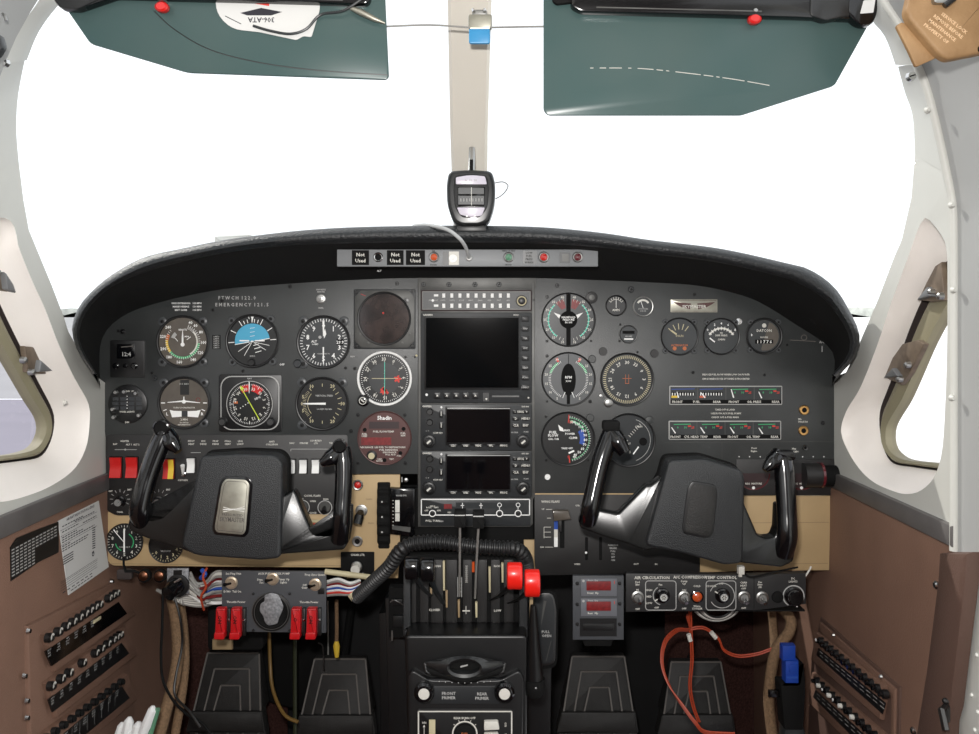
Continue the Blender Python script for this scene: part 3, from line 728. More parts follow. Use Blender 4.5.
# --- turn coordinator
def d_tc(m, x=184.3, y=402.8):
    m.box(x-4,y-23,x+5,y-8,.42,.5,'dial'); TX(m,'D.C. ELEC',x,y-19,1.5,'dimwhite')
    m.poly([(x-14.5,y+7),(x-12,y+14.5),(x-2.5,y+13.8),(x-2.5,y+8.2),(x-10,y+8)],.6,'white'); m.poly([(x+16.5,y+7),(x+14,y+14.5),(x+3.5,y+13.8),(x+3.5,y+8.2),(x+12,y+8)],.6,'white')
    m.poly([(x-2.5,y+8.2),(x+3.5,y+8.2),(x+3.5,y+13.8),(x-2.5,y+13.8)],.55,'dialgrey'); TX(m,'L',x-17,y+11,3); TX(m,'R',x+18,y+11,3)
    for sx in (-1,1): m.line(x+sx*19,y+.1,x+sx*23,y+.1,1,.6,'white'); m.line(x+sx*17.5,y+6.5,x+sx*21,y+8,.8,.6,'white')
    TX(m,'TURN COORDINATOR',x,y+4.8,1.5,'offwhite'); TX(m,'2 MIN',x,y+16.6,2,'offwhite'); TX(m,'NO PITCH',x,y+19.8,1.3,'offwhite'); TX(m,'INFORMATION',x,y+21.8,1.3,'offwhite'); m.ring(x+14,y-3,1.8,2.3,.6,'reddark')
gauge('turn_coordinator','round turn coordinator with small white aircraft figure over a painted brown reflection',184.3,402.8,26.5,d_tc,'dialbrown',ear=(-45,45,135),
      needle=[lambda m:(m.line(168,402.3,184,401,.6,1.2,'white',1.6),m.line(184,401,200.5,402.6,1.6,1.2,'white',.6),m.lathe(184.3,401.5,[(2,.9),(2,1.5),(1,1.9)],'white',12),m.line(184.3,401,184.3,396.5,1,1.3,'white'))])
# --- HSI
def hsi():
    x, y = 250.2, 402.8
    t = thing('horizontal_situation_indicator','square compass display with red flags and a yellow-green course needle','gauge',local(x,y))
    def bz(m):
        m.prism(rr(219,374,282,432,3),0,1.2,'black',.4); o = rpoly([(222,378),(279,378),(281.5,400),(279,429),(221,429),(219.5,400)],9,5)
        m.prism(rr(221,375.8,279.8,430,11,6),1.2,1.9,'dimwhite',.3); m.prism(rr(222,376.8,278.8,429,10.5,6),1.2,2.1,'black',.3)
    sub(bz,'bezel',t)
    def dl(m):
        m.disc(x,y+1,23.6,2.2,'dial',40); m.ring(x,y+1,12.8,19.6,2.3,'red',-32,-3); m.ring(x,y+1,12.8,20,2.3,'red',8,44)
        m.ring(x,y+1,22.5,23.2,2.3,'dimwhite'); m.ticks(x,y+1,0,355,72,18.5,20.2,.35,2.35,'white'); m.ticks(x,y+1,0,330,12,17,20.2,.6,2.4,'white')
        for i,s in enumerate(('33','N','3','6','E','12','15','S','21','24','W','30')): a=i*30+14; px_,py_=pol(x,y+1,a,15.2); m.text(s,px_,py_,3,2.45,'offwhite',a)
        m.ring(x,y+1,16,16.6,2.3,'dimwhite',230,290); m.box(x+4,y-7,x+13,y-3.5,2.3,2.5,'dialgrey'); TX(m,'HDG',x+8,y-5,2,'white',2.6,-25)
        for k in range(4): m.disc(x-9+k*2.5,y+5-k*1.7,.6,2.4,'white',6)
        m.ticks(x,y+1,50,130,7,22,23,.5,2.4,'dimwhite'); m.line(x-.3,y-21,x-.3,y-13.5,1,2.5,'white'); m.poly([(x-16,y-1),(x-12,y-2),(x-11.5,y+.5),(x-15,y+.7)],2.4,'orange')
        TX(m,'NAV',x,y-24.5,1.6,'dimwhite',2.4)
    sub(dl,'dial',t)
    def nd(m):
        m.line(x-8,y-15,x+2.5,y+3.5,.9,3,'yellime'); m.line(x+.5,y,x+10,y+16.5,.9,3.1,'yellime'); m.poly([(x-9,y-17.5),(x-8.6,y-12.5),(x-5,y-14.6)],3.1,'yellime')
    sub(nd,'course_needle',t,'yellow-green course needle'); sub(lambda m: m.line(x-.2,y-22,x-.2,y-10,.6,3.3,'white'),'lubber_line',t)
    for kx, kn in ((223.5,'heading_knob'),(271.5,'course_knob')): sub(lambda m: knob(m,kx,421.5,4.2,4,'black','steeldk',1.9),kn,t)
hsi()
# --- vertical speed
def d_vsi(m, x=322.4, y=403.6):
    m.ticks(x,y,-130,-50,17,16.5,19.5,.35,.6,'cream'); m.ticks(x,y,-40,40,3,17,20,.6,.6,'cream'); m.ticks(x,y,55,125,5,16,20,.6,.6,'cream'); m.ticks(x,y,140,220,3,17,20,.6,.6,'cream'); m.ring(x,y,14.5,15,.6,'cream',-132,-48)
    nums(m,x,y,[(-90,'0'),(-70,'5'),(-110,'5'),(-32,'10'),(30,'20'),(90,'30'),(150,'20'),(212,'10')],20.4,3.4,'cream')
    TX(m,'VERTICAL SPEED',x+2,y-8,1.7,'dimwhite'); TX(m,'100 FEET PER MIN',x+2,y+5.5,1.4,'dimwhite')
gauge('vertical_speed_indicator','round black vertical speed dial with cream figures and a level white needle',322.4,403.6,27,d_vsi,'dial',ear=(-44,44,-137),er=4.4,needle=[lambda m:(m.line(308,403.6,326,403.6,1.6,1.2,'white',2.2),m.line(303,403.6,308.5,403.6,.5,1.2,'white',1.6))])
# --- small units at the far left
def clock():
    t = thing('digital_clock','small square black digital clock at the far left of the panel','clock',local(127,359))
    sub(lambda m:(m.prism(rr(110.7,340,145,377.5,1.5),0,1.6,'black',.4)),'case',t)
    sub(lambda m:(m.box(117.5,344,136,358.5,1.6,2,'screengloss',.2), m.text('12:4',127,354,4,2.1,'dimwhite'), m.line(122,347,134,346,1,2.1,'rubberline')),'screen',t)
    for i, kx in enumerate((116.5,126,135)): sub(lambda m: knob(m,kx,365.8,2.9 if i!=1 else 2.1,2.2,'blackgloss','steeldk' if i==2 else None,1.6),'button',t)
clock()
def engsw():
    t = thing('autopilot_mode_selector','round-cornered black selector unit with four small silver knobs below the clock','switch',local(128,404))
    def f(m):
        m.lathe(128,404,[(19.5,0),(19.5,1.2),(18.5,1.8)],'black',32)
        for r_ in range(3):
            for c in range(4): m.box(113.5+c*7.8,397+r_*4.6,119.5+c*7.8,400.4+r_*4.6,1.8,2.1,'dialgrey')
        for k in range(5): m.disc(128,396+k*3,.5,2.2,'white',6)
        m.text('PANEL LIGHTS',128,411.5,1.6,2.2,'offwhite'); m.text('DIM',128,422,1.7,2.2,'offwhite'); m.text('DN  UP',131,391,1.6,2.2,'offwhite')
    sub(f,'faceplate',t)
    for kx,ky in ((117,392),(125.5,391.5),(115,417),(140,415),(137,393),(114,409)): sub(lambda m: knob(m,kx,ky,1.9,3,'steel',None,1.8),'knob',t)
engsw()
# --- toggle on left board, knob
t = thing('avionics_toggle','brass toggle switch with tiny lettering above the altimeter','switch',local(321,298.7)); toggle(t,321,298.7,4.8,(-.2,.3),'steel')
t = thing('blank_warning_lamp','small unlit black lamp high at the far left of the panel','lamp',local(123,331.5)); sub(lambda m: m.lathe(123,331.5,[(2.6,0),(2.6,1.2),(1.8,2)],'black',14),'rim',t); sub(lambda m: m.lathe(123,331.5,[(1.6,1.9),(1,2.5),(0,2.7)],'blackgloss',12),'lens',t)
# --- blank radar tube
def crt():
    t = thing('radar_screen_cover','dark round instrument glass in a square grey riveted bezel, top of the centre left column','gauge',local(384.6,318.8))
    def f(m):
        m.prism(rr(353.8,289.2,415.7,349,1.5),0,1.2,'radio',.4); m.prism(rpoly([(361,290.5),(409,290.5),(414.6,297),(414.6,341),(408,347.8),(362,347.8),(355,341),(355,297)],1.5,2),1.2,2,'stackgrey',.4); bezel(m,384.4,318.6,27,2.2,2,'black',1.4)
        for a,b,c in ((356.5,292,'black'),(413,291.5,'black'),(357,346,'black'),(412.5,346,'black')): screwhead(m,a,b,1.8,1.2,c)
        for a,b in ((360.5,334),(368.5,343),(402.5,343),(410,334)): m.lathe(a,b,[(1.3,2),(1.2,2.4),(0,2.6)],'stackgrey',12)
        m.lathe(406.5,300.6,[(2.7,2),(2.5,2.6),(0,3)],'steeldk',12); m.line(361,294,366,296,.4,2.1,'red')
    sub(f,'bezel',t); sub(lambda m:(m.disc(384.4,318.6,25.2,2.15,'crt',40),m.disc(383.5,313,1,2.2,'redlens',10)),'screen',t)
crt()
# --- VOR
def d_vor(m, x=384.6, y=378.4):
    m.disc(x,y,15.8,.5,'radio',32); m.ticks(x,y,0,355,72,22.3,23.6,.4,.6,'white')
    for i,s in enumerate(('33','0','3','6','9','12','15','18','21','24','27','30')): a=i*30-2; px_,py_=pol(x,y,a,19.4); m.text(s,px_,py_,3.3,.6,'offwhite',a)
    m.ticks(x,y,0,330,12,16.3,17.2,.6,.6,'offwhite')
    m.poly([pol(x+13,y+.5,a,3.2+1.3*math.sin(a*.09)) for a in range(0,360,24)],.7,'redmatte'); m.poly([pol(x-1,y+12.5,a,3.2+1.1*math.sin(a*.11)) for a in range(0,360,24)],.7,'redmatte'); m.line(x-2,y+9,x+3.5,y+15,2.4,.7,'redmatte')
    for k in (-3,-2,2,3,4): m.disc(x,y+k*2.6,.4,.7,'white',6)
    m.ring(x-1,y-1,8,13,.55,'dialgrey',-50,20); TX(m,'OBS',x,y+25.3,1.6,'dimwhite')
def ex_vor(t):
    sub(lambda m: knob(m,363.5,400.3,5.4,4.5,'blackgloss',None,1),'course_knob',t); sub(lambda m:(m.ring(363.5,400.3,3,3.7,5.6,'offwhite'),m.line(361.8,399,365,401.5,1.3,5.7,'offwhite')),'knob_mark',t)
gauge('navigation_course_indicator','round navigation dial in a bright white ring with red flags and crossed needles',384.6,378.4,27.4,d_vor,'dial',w=2.4,bez='white',
      needle=[lambda m: m.line(384.8,362,384.8,394,.6,1.1,'teal',.6), lambda m: m.line(372,378.4,398,378.4,.6,1.3,'cream',.6)],extra=ex_vor)
# --- fuel totaliser
def d_sh(m, x=384.6, y=438):
    TX(m,'Shadin',x,y-20.3,4,'white'); m.box(x-15.5,y-16.4,x+14.5,y-9.4,.5,.7,'plumdk'); m.box(x-23.2,y-.6,x+6.8,y+6.8,.5,.7,'reddark')
    TX(m,'FUEL FLOW/TEMP',x-1,y-6.5,1.9,'offwhite'); TX(m,'FUEL',x-20,y-4,1.7,'offwhite'); TX(m,'USED',x-20,y-2,1.7,'offwhite'); TX(m,'FUEL',x+18.5,y-4.8,1.7,'offwhite'); TX(m,'REM',x+18.5,y-2.6,1.7,'offwhite')
    TX(m,'ENDURANCE  LBS FUEL TO DESTINATION',x-3,y+9.2,1.7,'offwhite'); TX(m,'USE',x+19,y+9.2,1.6,'offwhite'); TX(m,'FUEL REMAINING',x+4,y+11.8,1.7,'offwhite'); TX(m,'ENDURANCE',x+5,y+14.2,1.6,'offwhite'); TX(m,'FULL ADD',x+6,y+16.4,1.6,'offwhite'); TX(m,'USED',x-5,y+21,1.5,'offwhite'); TX(m,'TEST',x+7,y+21,1.5,'offwhite'); TX(m,'RANGE',x-5,y+22.8,1.4,'offwhite'); TX(m,'FULL',x+14.5,y+17.7,1.5,'offwhite')
    for dx,dy in ((-19.8,-8.2),(19,-9.2),(15.8,15),(0,22)): m.lathe(x+dx,y+dy,[(2,.6),(1.7,1.5),(0,1.8)],'blackmatte',12)
gauge('fuel_flow_totalizer','round plum brown digital fuel flow unit with two dark red windows',384.6,438,27.2,d_sh,'plum',w=1.4,bez='plum',h=1.6,
      extra=lambda t:(sub(lambda m: knob(m,371.9,455.4,4.6,3,'black','cream',.6),'selector_knob',t)))
# --- manifold pressure
def d_mp(m, x=568.4, y=319.7):
    m.ring(x,y,19.6,20.8,.6,'teal',215,318); m.ring(x,y,19.6,20.8,.6,'teal',42,145); m.poly([pol(x,y,a,21) for a in range(-38,-8,5)]+[pol(x,y,a,12) for a in (-12,-34)],.5,'reddark'); m.poly([pol(x,y,a,21) for a in range(10,40,5)]+[pol(x,y,a,12) for a in (34,12)],.5,'reddark')
    m.ticks(x,y,195,345,16,19,22,.4,.65,'offwhite'); m.ticks(x,y,15,165,16,19,22,.4,.65,'offwhite')
    for i,s in enumerate(('10','15','20','25','30','35','40')): 
        a=165-i*25; px_,py_=pol(x,y,a,23.2); m.text(s,px_,py_,2.4,.65,'offwhite'); px_,py_=pol(x,y,-a,23.2); m.text(s,px_,py_,2.4,.65,'offwhite')
    m.box(x-2.2,y-26,x+2.2,y+26,.6,.9,'blackmatte'); m.lathe(x,y,[(8.8,.6),(8.8,1.2),(8,1.5)],'blackmatte',28)
    TX(m,'MANIFOLD',x,y-2.4,2,'white',1.6); TX(m,'PRESSURE',x,y,1.9,'white',1.6); TX(m,'IN. HG',x,y+2.6,1.7,'white',1.6)
gauge('manifold_pressure_gauge','round dual manifold pressure dial with two green arcs round a black hub',568.4,319.7,27.2,d_mp,'dialgrey',w=1.6,ear=(),
      needle=[lambda m: m.poly([(553.5,312.5),(560.5,315),(559,318.5)],1.2,'white'), lambda m: m.poly([(583,312.5),(576,315),(577.5,318.5)],1.2,'white')],
      extra=lambda t: sub(lambda m:(m.lathe(591.5,297.5,[(6,0),(6,1.4),(5,1.8)],'panel_dk',20),m.lathe(591.5,297.5,[(3,1.8),(2.8,2.8),(0,3)],'stackgrey',14)),'side_lug',t))
def d_rpm(m, x=568.4, y=379):
    for sg in (-1,1):
        m.ring(x,y,17.5,25.2,.5,'dialmid',sg*22,sg*158); m.ring(x,y,17.8,20,.55,'green',sg*33,sg*72); m.ring(x,y,20,24,.55,'redmatte',sg*27,sg*33)
        m.ticks(x,y,sg*25,sg*155,27,17.6,19.8,.4,.6,'white')
        for i,s in enumerate(('5','10','15','20','25','30')): px_,py_=pol(x,y,sg*(150-i*24),22.5); m.text(s,px_,py_,2.4,.62,'offwhite')
    m.line(x,y-25,x,y-15,.6,.6,'blackmatte'); m.poly([(x-7.4*math.sin(math.pi*k/12),y+.5-16*math.cos(math.pi*k/12)) for k in range(13)]+[(x+7.4*math.sin(math.pi*k/12),y+.5-16*math.cos(math.pi*k/12)) for k in range(11,0,-1)],.9,'blackmatte'); m.box(x-1.6,y+14,x+1.6,y+25,.6,.85,'blackmatte')
    TX(m,'RPM',x,y-1.8,2.6,'white',1); TX(m,'X100',x,y+2,1.8,'white',1)
gauge('engine_speed_gauge','round dual engine speed dial, pale grey halves split by a black pointed oval',568.4,379,27.2,d_rpm,'dialmid',w=1.7,
      needle=[lambda m: m.line(565,392,562.5,398,.8,1.2,'white',.4), lambda m: m.line(571.8,392,574.3,398,.8,1.2,'white',.4)],
      extra=lambda t: sub(lambda m:(m.lathe(592,359,[(4,0),(4,1.4),(3.4,1.8)],'panel',16)),'side_lug',t))
def d_ff(m, x=568, y=438.7):
    m.ring(x,y,20.8,21.6,.6,'green',5,170,24); m.ring(x,y,12,17,.5,'blue',55,112); m.ring(x,y,17,19,.52,'green',8,60); m.ticks(x,y,5,168,28,20.5,22.8,.5,.6,'white')
    for i,s in enumerate(('130','120','110','100','90','80','70','60','50','40')): px_,py_=pol(x,y,16+i*15.5,17.5); m.text(s,px_,py_,2.6,.62,'white')
    TX(m,'120',x+2,y-17,2.6,'redmatte'); m.tick(x,y,2,17,24,.8,.6,'redmatte'); m.tick(x,y,176,17,24,1,.6,'redmatte'); TX(m,'0',x+.5,y+18,3,'redmatte'); TX(m,'40',x+6.5,y+18,2.5,'white')
    TX(m,'FUEL',x-15,y-6.5,2.6,'white'); TX(m,'FLOW',x-15,y-3.4,2.6,'white'); TX(m,'GAL / HR',x-14.5,y+.2,1.9,'white'); TX(m,'MAX',x-1,y-8.5,2,'white'); TX(m,'POWER',x+2,y-5,2,'white'); TX(m,'CLIMB',x+5,y-1,2.2,'white'); TX(m,'TAKE OFF',x-1,y+9.5,1.8,'white')
gauge('fuel_flow_gauge','round black fuel flow gauge with blue and green scale on its right half',568,438.7,27.2,d_ff,'dial',w=1.8,
      needle=[lambda m: m.poly([(558,424.5),(562.8,428),(564,431.5),(559.5,430.5)],1.2,'white'), lambda m: m.line(568.5,453,574,450.5,1.8,1.4,'white')],
      extra=lambda t: sub(lambda m:(m.lathe(590,417.5,[(4,0),(4,1.4),(3.4,1.8)],'panel',16)),'side_lug',t))
# --- small gauges right
def d_am(m,x=616,y=305.6): m.ticks(x,y,-55,55,7,6.5,8.6,.5,.6,'offwhite'); TX(m,'AMPS',x,y+4.4,2.2,'offwhite'); m.ring(x,y,6,6.4,.6,'offwhite',-60,60)
gauge('ammeter','small round ammeter with a purplish rim above the heading dial',616,305.6,10.6,d_am,'dial',w=1.5,bez='blackgloss',h=1.6,needle=[lambda m: m.line(616,308,616,299.5,.5,1,'white')])
def d_su(m,x=643,y=306.4): m.ring(x,y,5.3,7.2,.55,'offwhite',-58,58); TX(m,'SUCTION',x,y+2.5,1.6,'dimwhite'); TX(m,'5 IN HG',x,y+4.6,1.2,'dimwhite')
gauge('suction_gauge','small round suction gauge in a silver rim, right of the ammeter',643,306.4,10.4,d_su,'dialgrey',w=1.5,bez='steel',h=1.6,needle=[lambda m: m.line(643,308,640.5,300.5,.5,1,'white')])
def d_hm(m,x=628.5,y=334.3): m.box(x-6,y-3.5,x+6,y-.5,.5,.7,'blackmatte'); TX(m,'HOURS',x,y+2,1.5,'dimwhite'); m.box(x-4.5,y+4,x+4.5,y+5.4,.5,.65,'white')
gauge('cabin_hour_meter','small dull round meter below the ammeter and suction gauge',628.5,334.3,9.2,d_hm,'dialgrey',w=1.2,bez='steeldk',h=1.4)
def d_hd(m,x=627,y=379.4):
    m.ticks(x,y,0,355,72,21,24,.75,.6,'cream')
    for i,s in enumerate(('30','33','0','3','6','9','12','15','18','21','24','27')): a=i*30+0; px_,py_=pol(x,y,a,17); m.text(s,px_,py_,3.3,.6,'offwhite',a)
    for sx,c in ((-1,'orange'),(1,'orange')): m.line(x+sx*1.6,y-5,x+sx*1.6,y+4,.4,.6,c)
    m.line(x-4.5,y-1,x+4.5,y-1,.5,.6,'orange'); m.line(x-2,y+4,x+2,y+4,.5,.6,'orange')
gauge('radio_direction_dial','round direction dial with a full ring of pale ticks, right of the engine speed dial',627,379.4,27,d_hd,'dialgrey',w=2,
      extra=lambda t:(sub(lambda m: knob(m,608.2,402.6,4.2,3.5,'steel',None,1),'course_knob',t),[sub(lambda m: m.lathe(a,b,[(4.3,0),(4,1.6)],'panel_dk',14),'mounting_lug',t) for a,b in ((654.5,353.5),(603,351.5))],sub(lambda m: m.lathe(601,396,[(2,0),(1.7,1),(.9,1.2)],'steel',12),'side_screw',t)))
def d_cb(m,x=628.5,y=440):
    for a in range(0,50,8): px_,py_=x+1+a*.22,y-4-a*.24; m.line(px_-1,py_-1,px_+1,py_+1,.5,.6,'offwhite')
    TX(m,'CABIN',x+10,y-13.5,1.8,'offwhite'); TX(m,'FT',x-2,y+1,1.8,'offwhite'); TX(m,'ALT',x,y+3.5,1.7,'offwhite'); m.lathe(x+14.5,y+1.5,[(4,.5),(4,1)],'blackmatte',16); m.ring(x,y,21.5,22,.6,'dimwhite',20,160); TX(m,'5',x+1.5,y+12,2.4,'offwhite')
gauge('cabin_altitude_gauge','round dark gauge partly hidden by the left grip of the right yoke',628.5,440,27,d_cb,'dialgrey',w=2,needle=[lambda m: m.line(633,454,638.5,446.5,1.2,1.2,'white',1.4)],
      extra=lambda t: sub(lambda m: m.lathe(649,420.5,[(4.5,0),(4,1.8),(0,2.2)],'panel',14),'side_lug',t))
# --- right trio
def d_g1(m,x=679.5,y=336.4):
    for k,a in enumerate((-48,-26,-5,16,36)): m.tick(x,y+2,a,9,15,.8,.6,'cream')
    TX(m,'VOLTS',x,y-.5,1.9,'cream'); TX(m,'ALTERNATOR',x,y+8.8,1.9,'orange'); m.disc(x-5,y+12,2,.6,'orange',12); m.disc(x+5,y+12,2,.6,'orange',12)
gauge('voltmeter','round blue-grey voltmeter with orange lettering and two orange dots, leftmost of the right trio',679.5,336.4,19,d_g1,'dialgrey',w=1.6,ear=(-45,45,135,225),er=2.6,needle=[lambda m: m.line(676.5,334.5,671,330.5,1.6,1,'cream',1.6)])
def d_g2(m,x=721.2,y=336.4):
    m.ring(x,y+6,13.2,15,.6,'offwhite',-58,58); m.ticks(x,y+6,-52,52,9,12.2,16,.5,.62,'white'); nums(m,x,y+5,[(-50,'0'),(-22,'2'),(0,'4'),(22,'6'),(50,'8')],18,2.4)
    TX(m,'DIFF PRESS',x,y-1,1.8,'offwhite'); TX(m,'PSI',x,y-3.5,1.6,'offwhite'); TX(m,'CABIN',x,y+3,1.8,'offwhite')
gauge('cabin_pressure_gauge','round dial with a white scale arc, middle of the right trio',721.2,336.4,18.6,d_g2,'dialgrey',w=1.6,ear=(-45,45,135,225),er=2.6,needle=[lambda m: m.line(709.5,338,714.5,342,1.3,1,'white',1.3)])
def d_g3(m,x=764,y=336):
    m.poly([pol(x,y,a,14.6) for a in range(20,200,12)]+[(x-3,y+13)],.5,'dialbrown'); TX(m,'DATCON',x,y-5.5,2.5,'offwhite'); m.lathe(x,y-10.5,[(2.2,.6),(2,.9)],'offwhite',12); m.box(x-9,y+3.6,x+9,y+7.6,.5,.7,'blackmatte'); TX(m,'1 1 7 7 6',x,y+5.7,3,'white',.75); TX(m,'HOURS',x,y+1.2,1.7,'offwhite'); m.poly([(x-13,y-2.5),(x-13,y+.5),(x-11.5,y-1)],.6,'white')
gauge('hour_meter','round hour meter with a row of counter digits, rightmost of the right trio',764,336,18.4,d_g3,'dialgrey',w=2.4,ear=(-45,45,135,225),er=2.6)
t = thing('chrome_panel_plug','small chrome ringed plug between the middle and right dial of the trio','plug',local(738.5,321.5)); sub(lambda m: m.lathe(738.5,321.5,[(3.4,0),(3.2,1.2),(1.9,1.4)],'chrome',16),'ring',t); sub(lambda m: m.lathe(738.5,321.5,[(2,1),(0,1.3)],'black',12),'core',t)
# --- emblem
def emblem():
    t = thing('winged_emblem_plate','small pinkish metal nameplate with wings at the top of the right panel','nameplate',local(694,305.6))
    sub(lambda m:(m.prism(rr(670.5,299.3,717.3,312.4,.6),0,.8,'brushed',.2),m.line(672,300.6,716,300.6,.3,.9,'plum'),m.line(672,311.2,716,311.2,.3,.9,'plum'),m.text('SKYMASTER',694,306.6,3.2,1,'offwhite')),'plate',t)
    def wing(m):
        for s in (-1,1): m.poly([(694+s*3,303.5),(694+s*21,302),(694+s*17,304.8),(694+s*12,307.5),(694+s*4,309.5)],.92,'plum')
    sub(wing,'wings',t)
emblem()
# --- engine gauge clusters
def cluster(x0,y0,x1,y1,name,label,cells,low,grp,top):
    t = thing(name,label,'gauge cluster',local((x0+x1)/2,y1),grp)
    sub(lambda m:(m.prism(rr(x0,y0,x1,y1,1.2),0,1.6,'dimwhite',.3)),'frame',t)
    def fc(m):
        m.box(x0+1,y0+1,x1-1,y1-1,1.6,1.75,'dialgrey'); m.box(x0+1,y1-5,x1-1,y1-1.2,1.75,1.85,'blackmatte')
        w_ = (x1-x0)/4
        for i in range(4):
            cx=x0+w_*i; 
            if i: m.line(cx,y0+1,cx,y1-5,.8,1.8,'stackgrey')
            if top and i<2:
                m.box(cx+2,y0+6,cx+w_-3,y0+9.5,1.75,1.85,'blackmatte')
                for k in range(9): m.line(cx+3+k*2.6,y0+7,cx+3+k*2.6,y0+9.6,.9,1.9,'white')
                m.box(cx+2,y0+9.8,cx+8,y0+12,1.75,1.88,'amberlens' if i else 'yellow'); m.line(cx+2,y0+3.4,cx+w_-3,y0+3,.6,1.86,'blue')
            else:
                m.line(cx+5,y0+3.6,cx+w_-6,y0+3.3,.8,1.86,'green')
                for k in range(3): m.text(('0','10','25')[k],cx+9+k*7.5,y0+6.6,2.2,1.9,('green','green','redmatte')[k])
                m.box(cx+w_-9,y0+4.5,cx+w_-6,y0+6,1.8,1.88,'redmatte')
        for s,fx in low: m.text(s,x0+(x1-x0)*fx,y1-3.1,2.3,1.95,'offwhite')
    sub(fc,'dial_face',t)
    for cx,cy,dx,dy in cells: sub(lambda m: m.line(cx,cy,cx+dx,cy+dy,.8,2.3,'white',1.3),'needle',t)
cluster(669,385.7,781.8,404.7,'fuel_and_oil_pressure_cluster','upper of two wide silver-framed gauge strips on the right panel, two fuel scales',[(676.5,391.5,1.5,6),(700,392,4.5,5.5),(730.5,389,2.5,8.5),(758,391.5,3,6.5)],[('FRONT',.07),('FUEL',.24),('REAR',.42),('FRONT',.57),('OIL PRESS',.75),('REAR',.94)],'',True)
cluster(668.4,420.6,780.7,439.6,'temperature_cluster','lower of two wide silver-framed gauge strips on the right panel, four slanted needles',[(671,427,4,6),(700,427,4,6),(729.5,427,4,6),(758,427.5,4,6)],[('FRONT',.06),('CYL HEAD TEMP',.24),('REAR',.43),('FRONT',.57),('OIL TEMP',.75),('REAR',.94)],'',False)
# --- jacks
def jack(x,y,r,label,ring='brass',T=F0,h0=0,name='headset_jack'):
    t = thing(name,label,'jack',T@Vector((x,y,h0))); sub(lambda m: m.lathe(x,y,[(r,h0),(r,h0+1),(r*.85,h0+1.6),(r*.5,h0+1.4),(r*.5,h0+.4)],ring,20,cap=False),'nut',t,T=T); sub(lambda m: m.disc(x,y,r*.52,h0+.6,'blackmatte',14),'socket',t,T=T)
jack(804,410,5,'upper brass headset jack at the right end of the panel'); jack(803.3,430.6,5,'lower brass headset jack at the right end of the panel')
jack(805,447.6,2.9,'small grey map light stud below the two headset jacks','steeldk',name='map_light_stud')
# --- small dial pair behind the right yoke
for cx,lab in ((753,'wine red trim dial mostly hidden behind the right yoke, its left one'),(801,'wine red trim dial at the far right behind the right yoke grip')):
    t = thing('trim_dial',lab,'gauge',local(cx,487))
    def f(m,cx=cx):
        m.poly([pol(cx,473,a,17) for a in range(90,271,10)],1.5,'plumdk'); m.ring(cx,473,15.6,16.6,1.6,'wine',92,268); m.poly([pol(cx,487.5,a,1.6) for a in range(0,360,40)],1.7,'white'); m.text('REG  MIXTURE',cx,483.3,1.8,1.7,'offwhite')
    sub(f,'dial',t)
t = thing('cylindrical_light_housing','brown-black round light housing at the far right end of the panel beside the jacks','lamp',local(822,488))
sub(lambda m:(m.tube([(801,474,6),(818,474,6)],12,'panel_dk',20),),'barrel',t); sub(lambda m: m.tube([(817,474,6),(819.5,474,6)],12.6,'wine',20),'red_band',t); sub(lambda m: m.tube([(819.5,475,5),(835,475,5)],10.5,'blackmatte',20),'end_cap',t)
# ================================================================== RADIO STACK
def audio():
    t = thing('audio_panel','slim audio selector panel with two rows of white buttons, top of the radio stack','radio',local(476,311))
    sub(lambda m:(m.prism(rr(421,290,531.8,311,1),-.4,2,'plumdk',.4),m.box(422.3,291.3,530.5,309.7,2,2.15,'stackgrey'),m.box(423.2,292.2,529.6,308.8,2.15,2.25,'radio'),m.text('MIC  COM',433.5,300.3,1.4,2.3,'dimwhite'),[m.text(s,443+i*9.3,300.3,1.3,2.3,'dimwhite') for i,s in enumerate(('COM1','COM2','COM3','NAV1','NAV2','MKR','DME','ADF','SPR'))]),'faceplate',t)
    for i in range(9):
        for r_ in range(2): sub(lambda m: m.box(442.4+i*8.05,293.4+r_*10.2,445.4+i*8.05,297.8+r_*10.2,2.2,3.4,'white',.3),'button',t)
    for r_ in range(2): sub(lambda m: m.box(434,294.3+r_*10.2,438.5,296.6+r_*10.2,2.2,3.2,'white',.2),'button',t)
    sub(lambda m: m.disc(433,300.5,1.3,2.5,'white',10),'lamp',t)
    sub(lambda m:(m.lathe(521.5,301,[(5.8,2.2),(5.4,5),(3.6,5.3),(3.5,8),(2.6,8.4)],'black',20),m.ring(521.5,301,3.6,4.8,5.4,'cream')),'selector_knob',t)
audio()
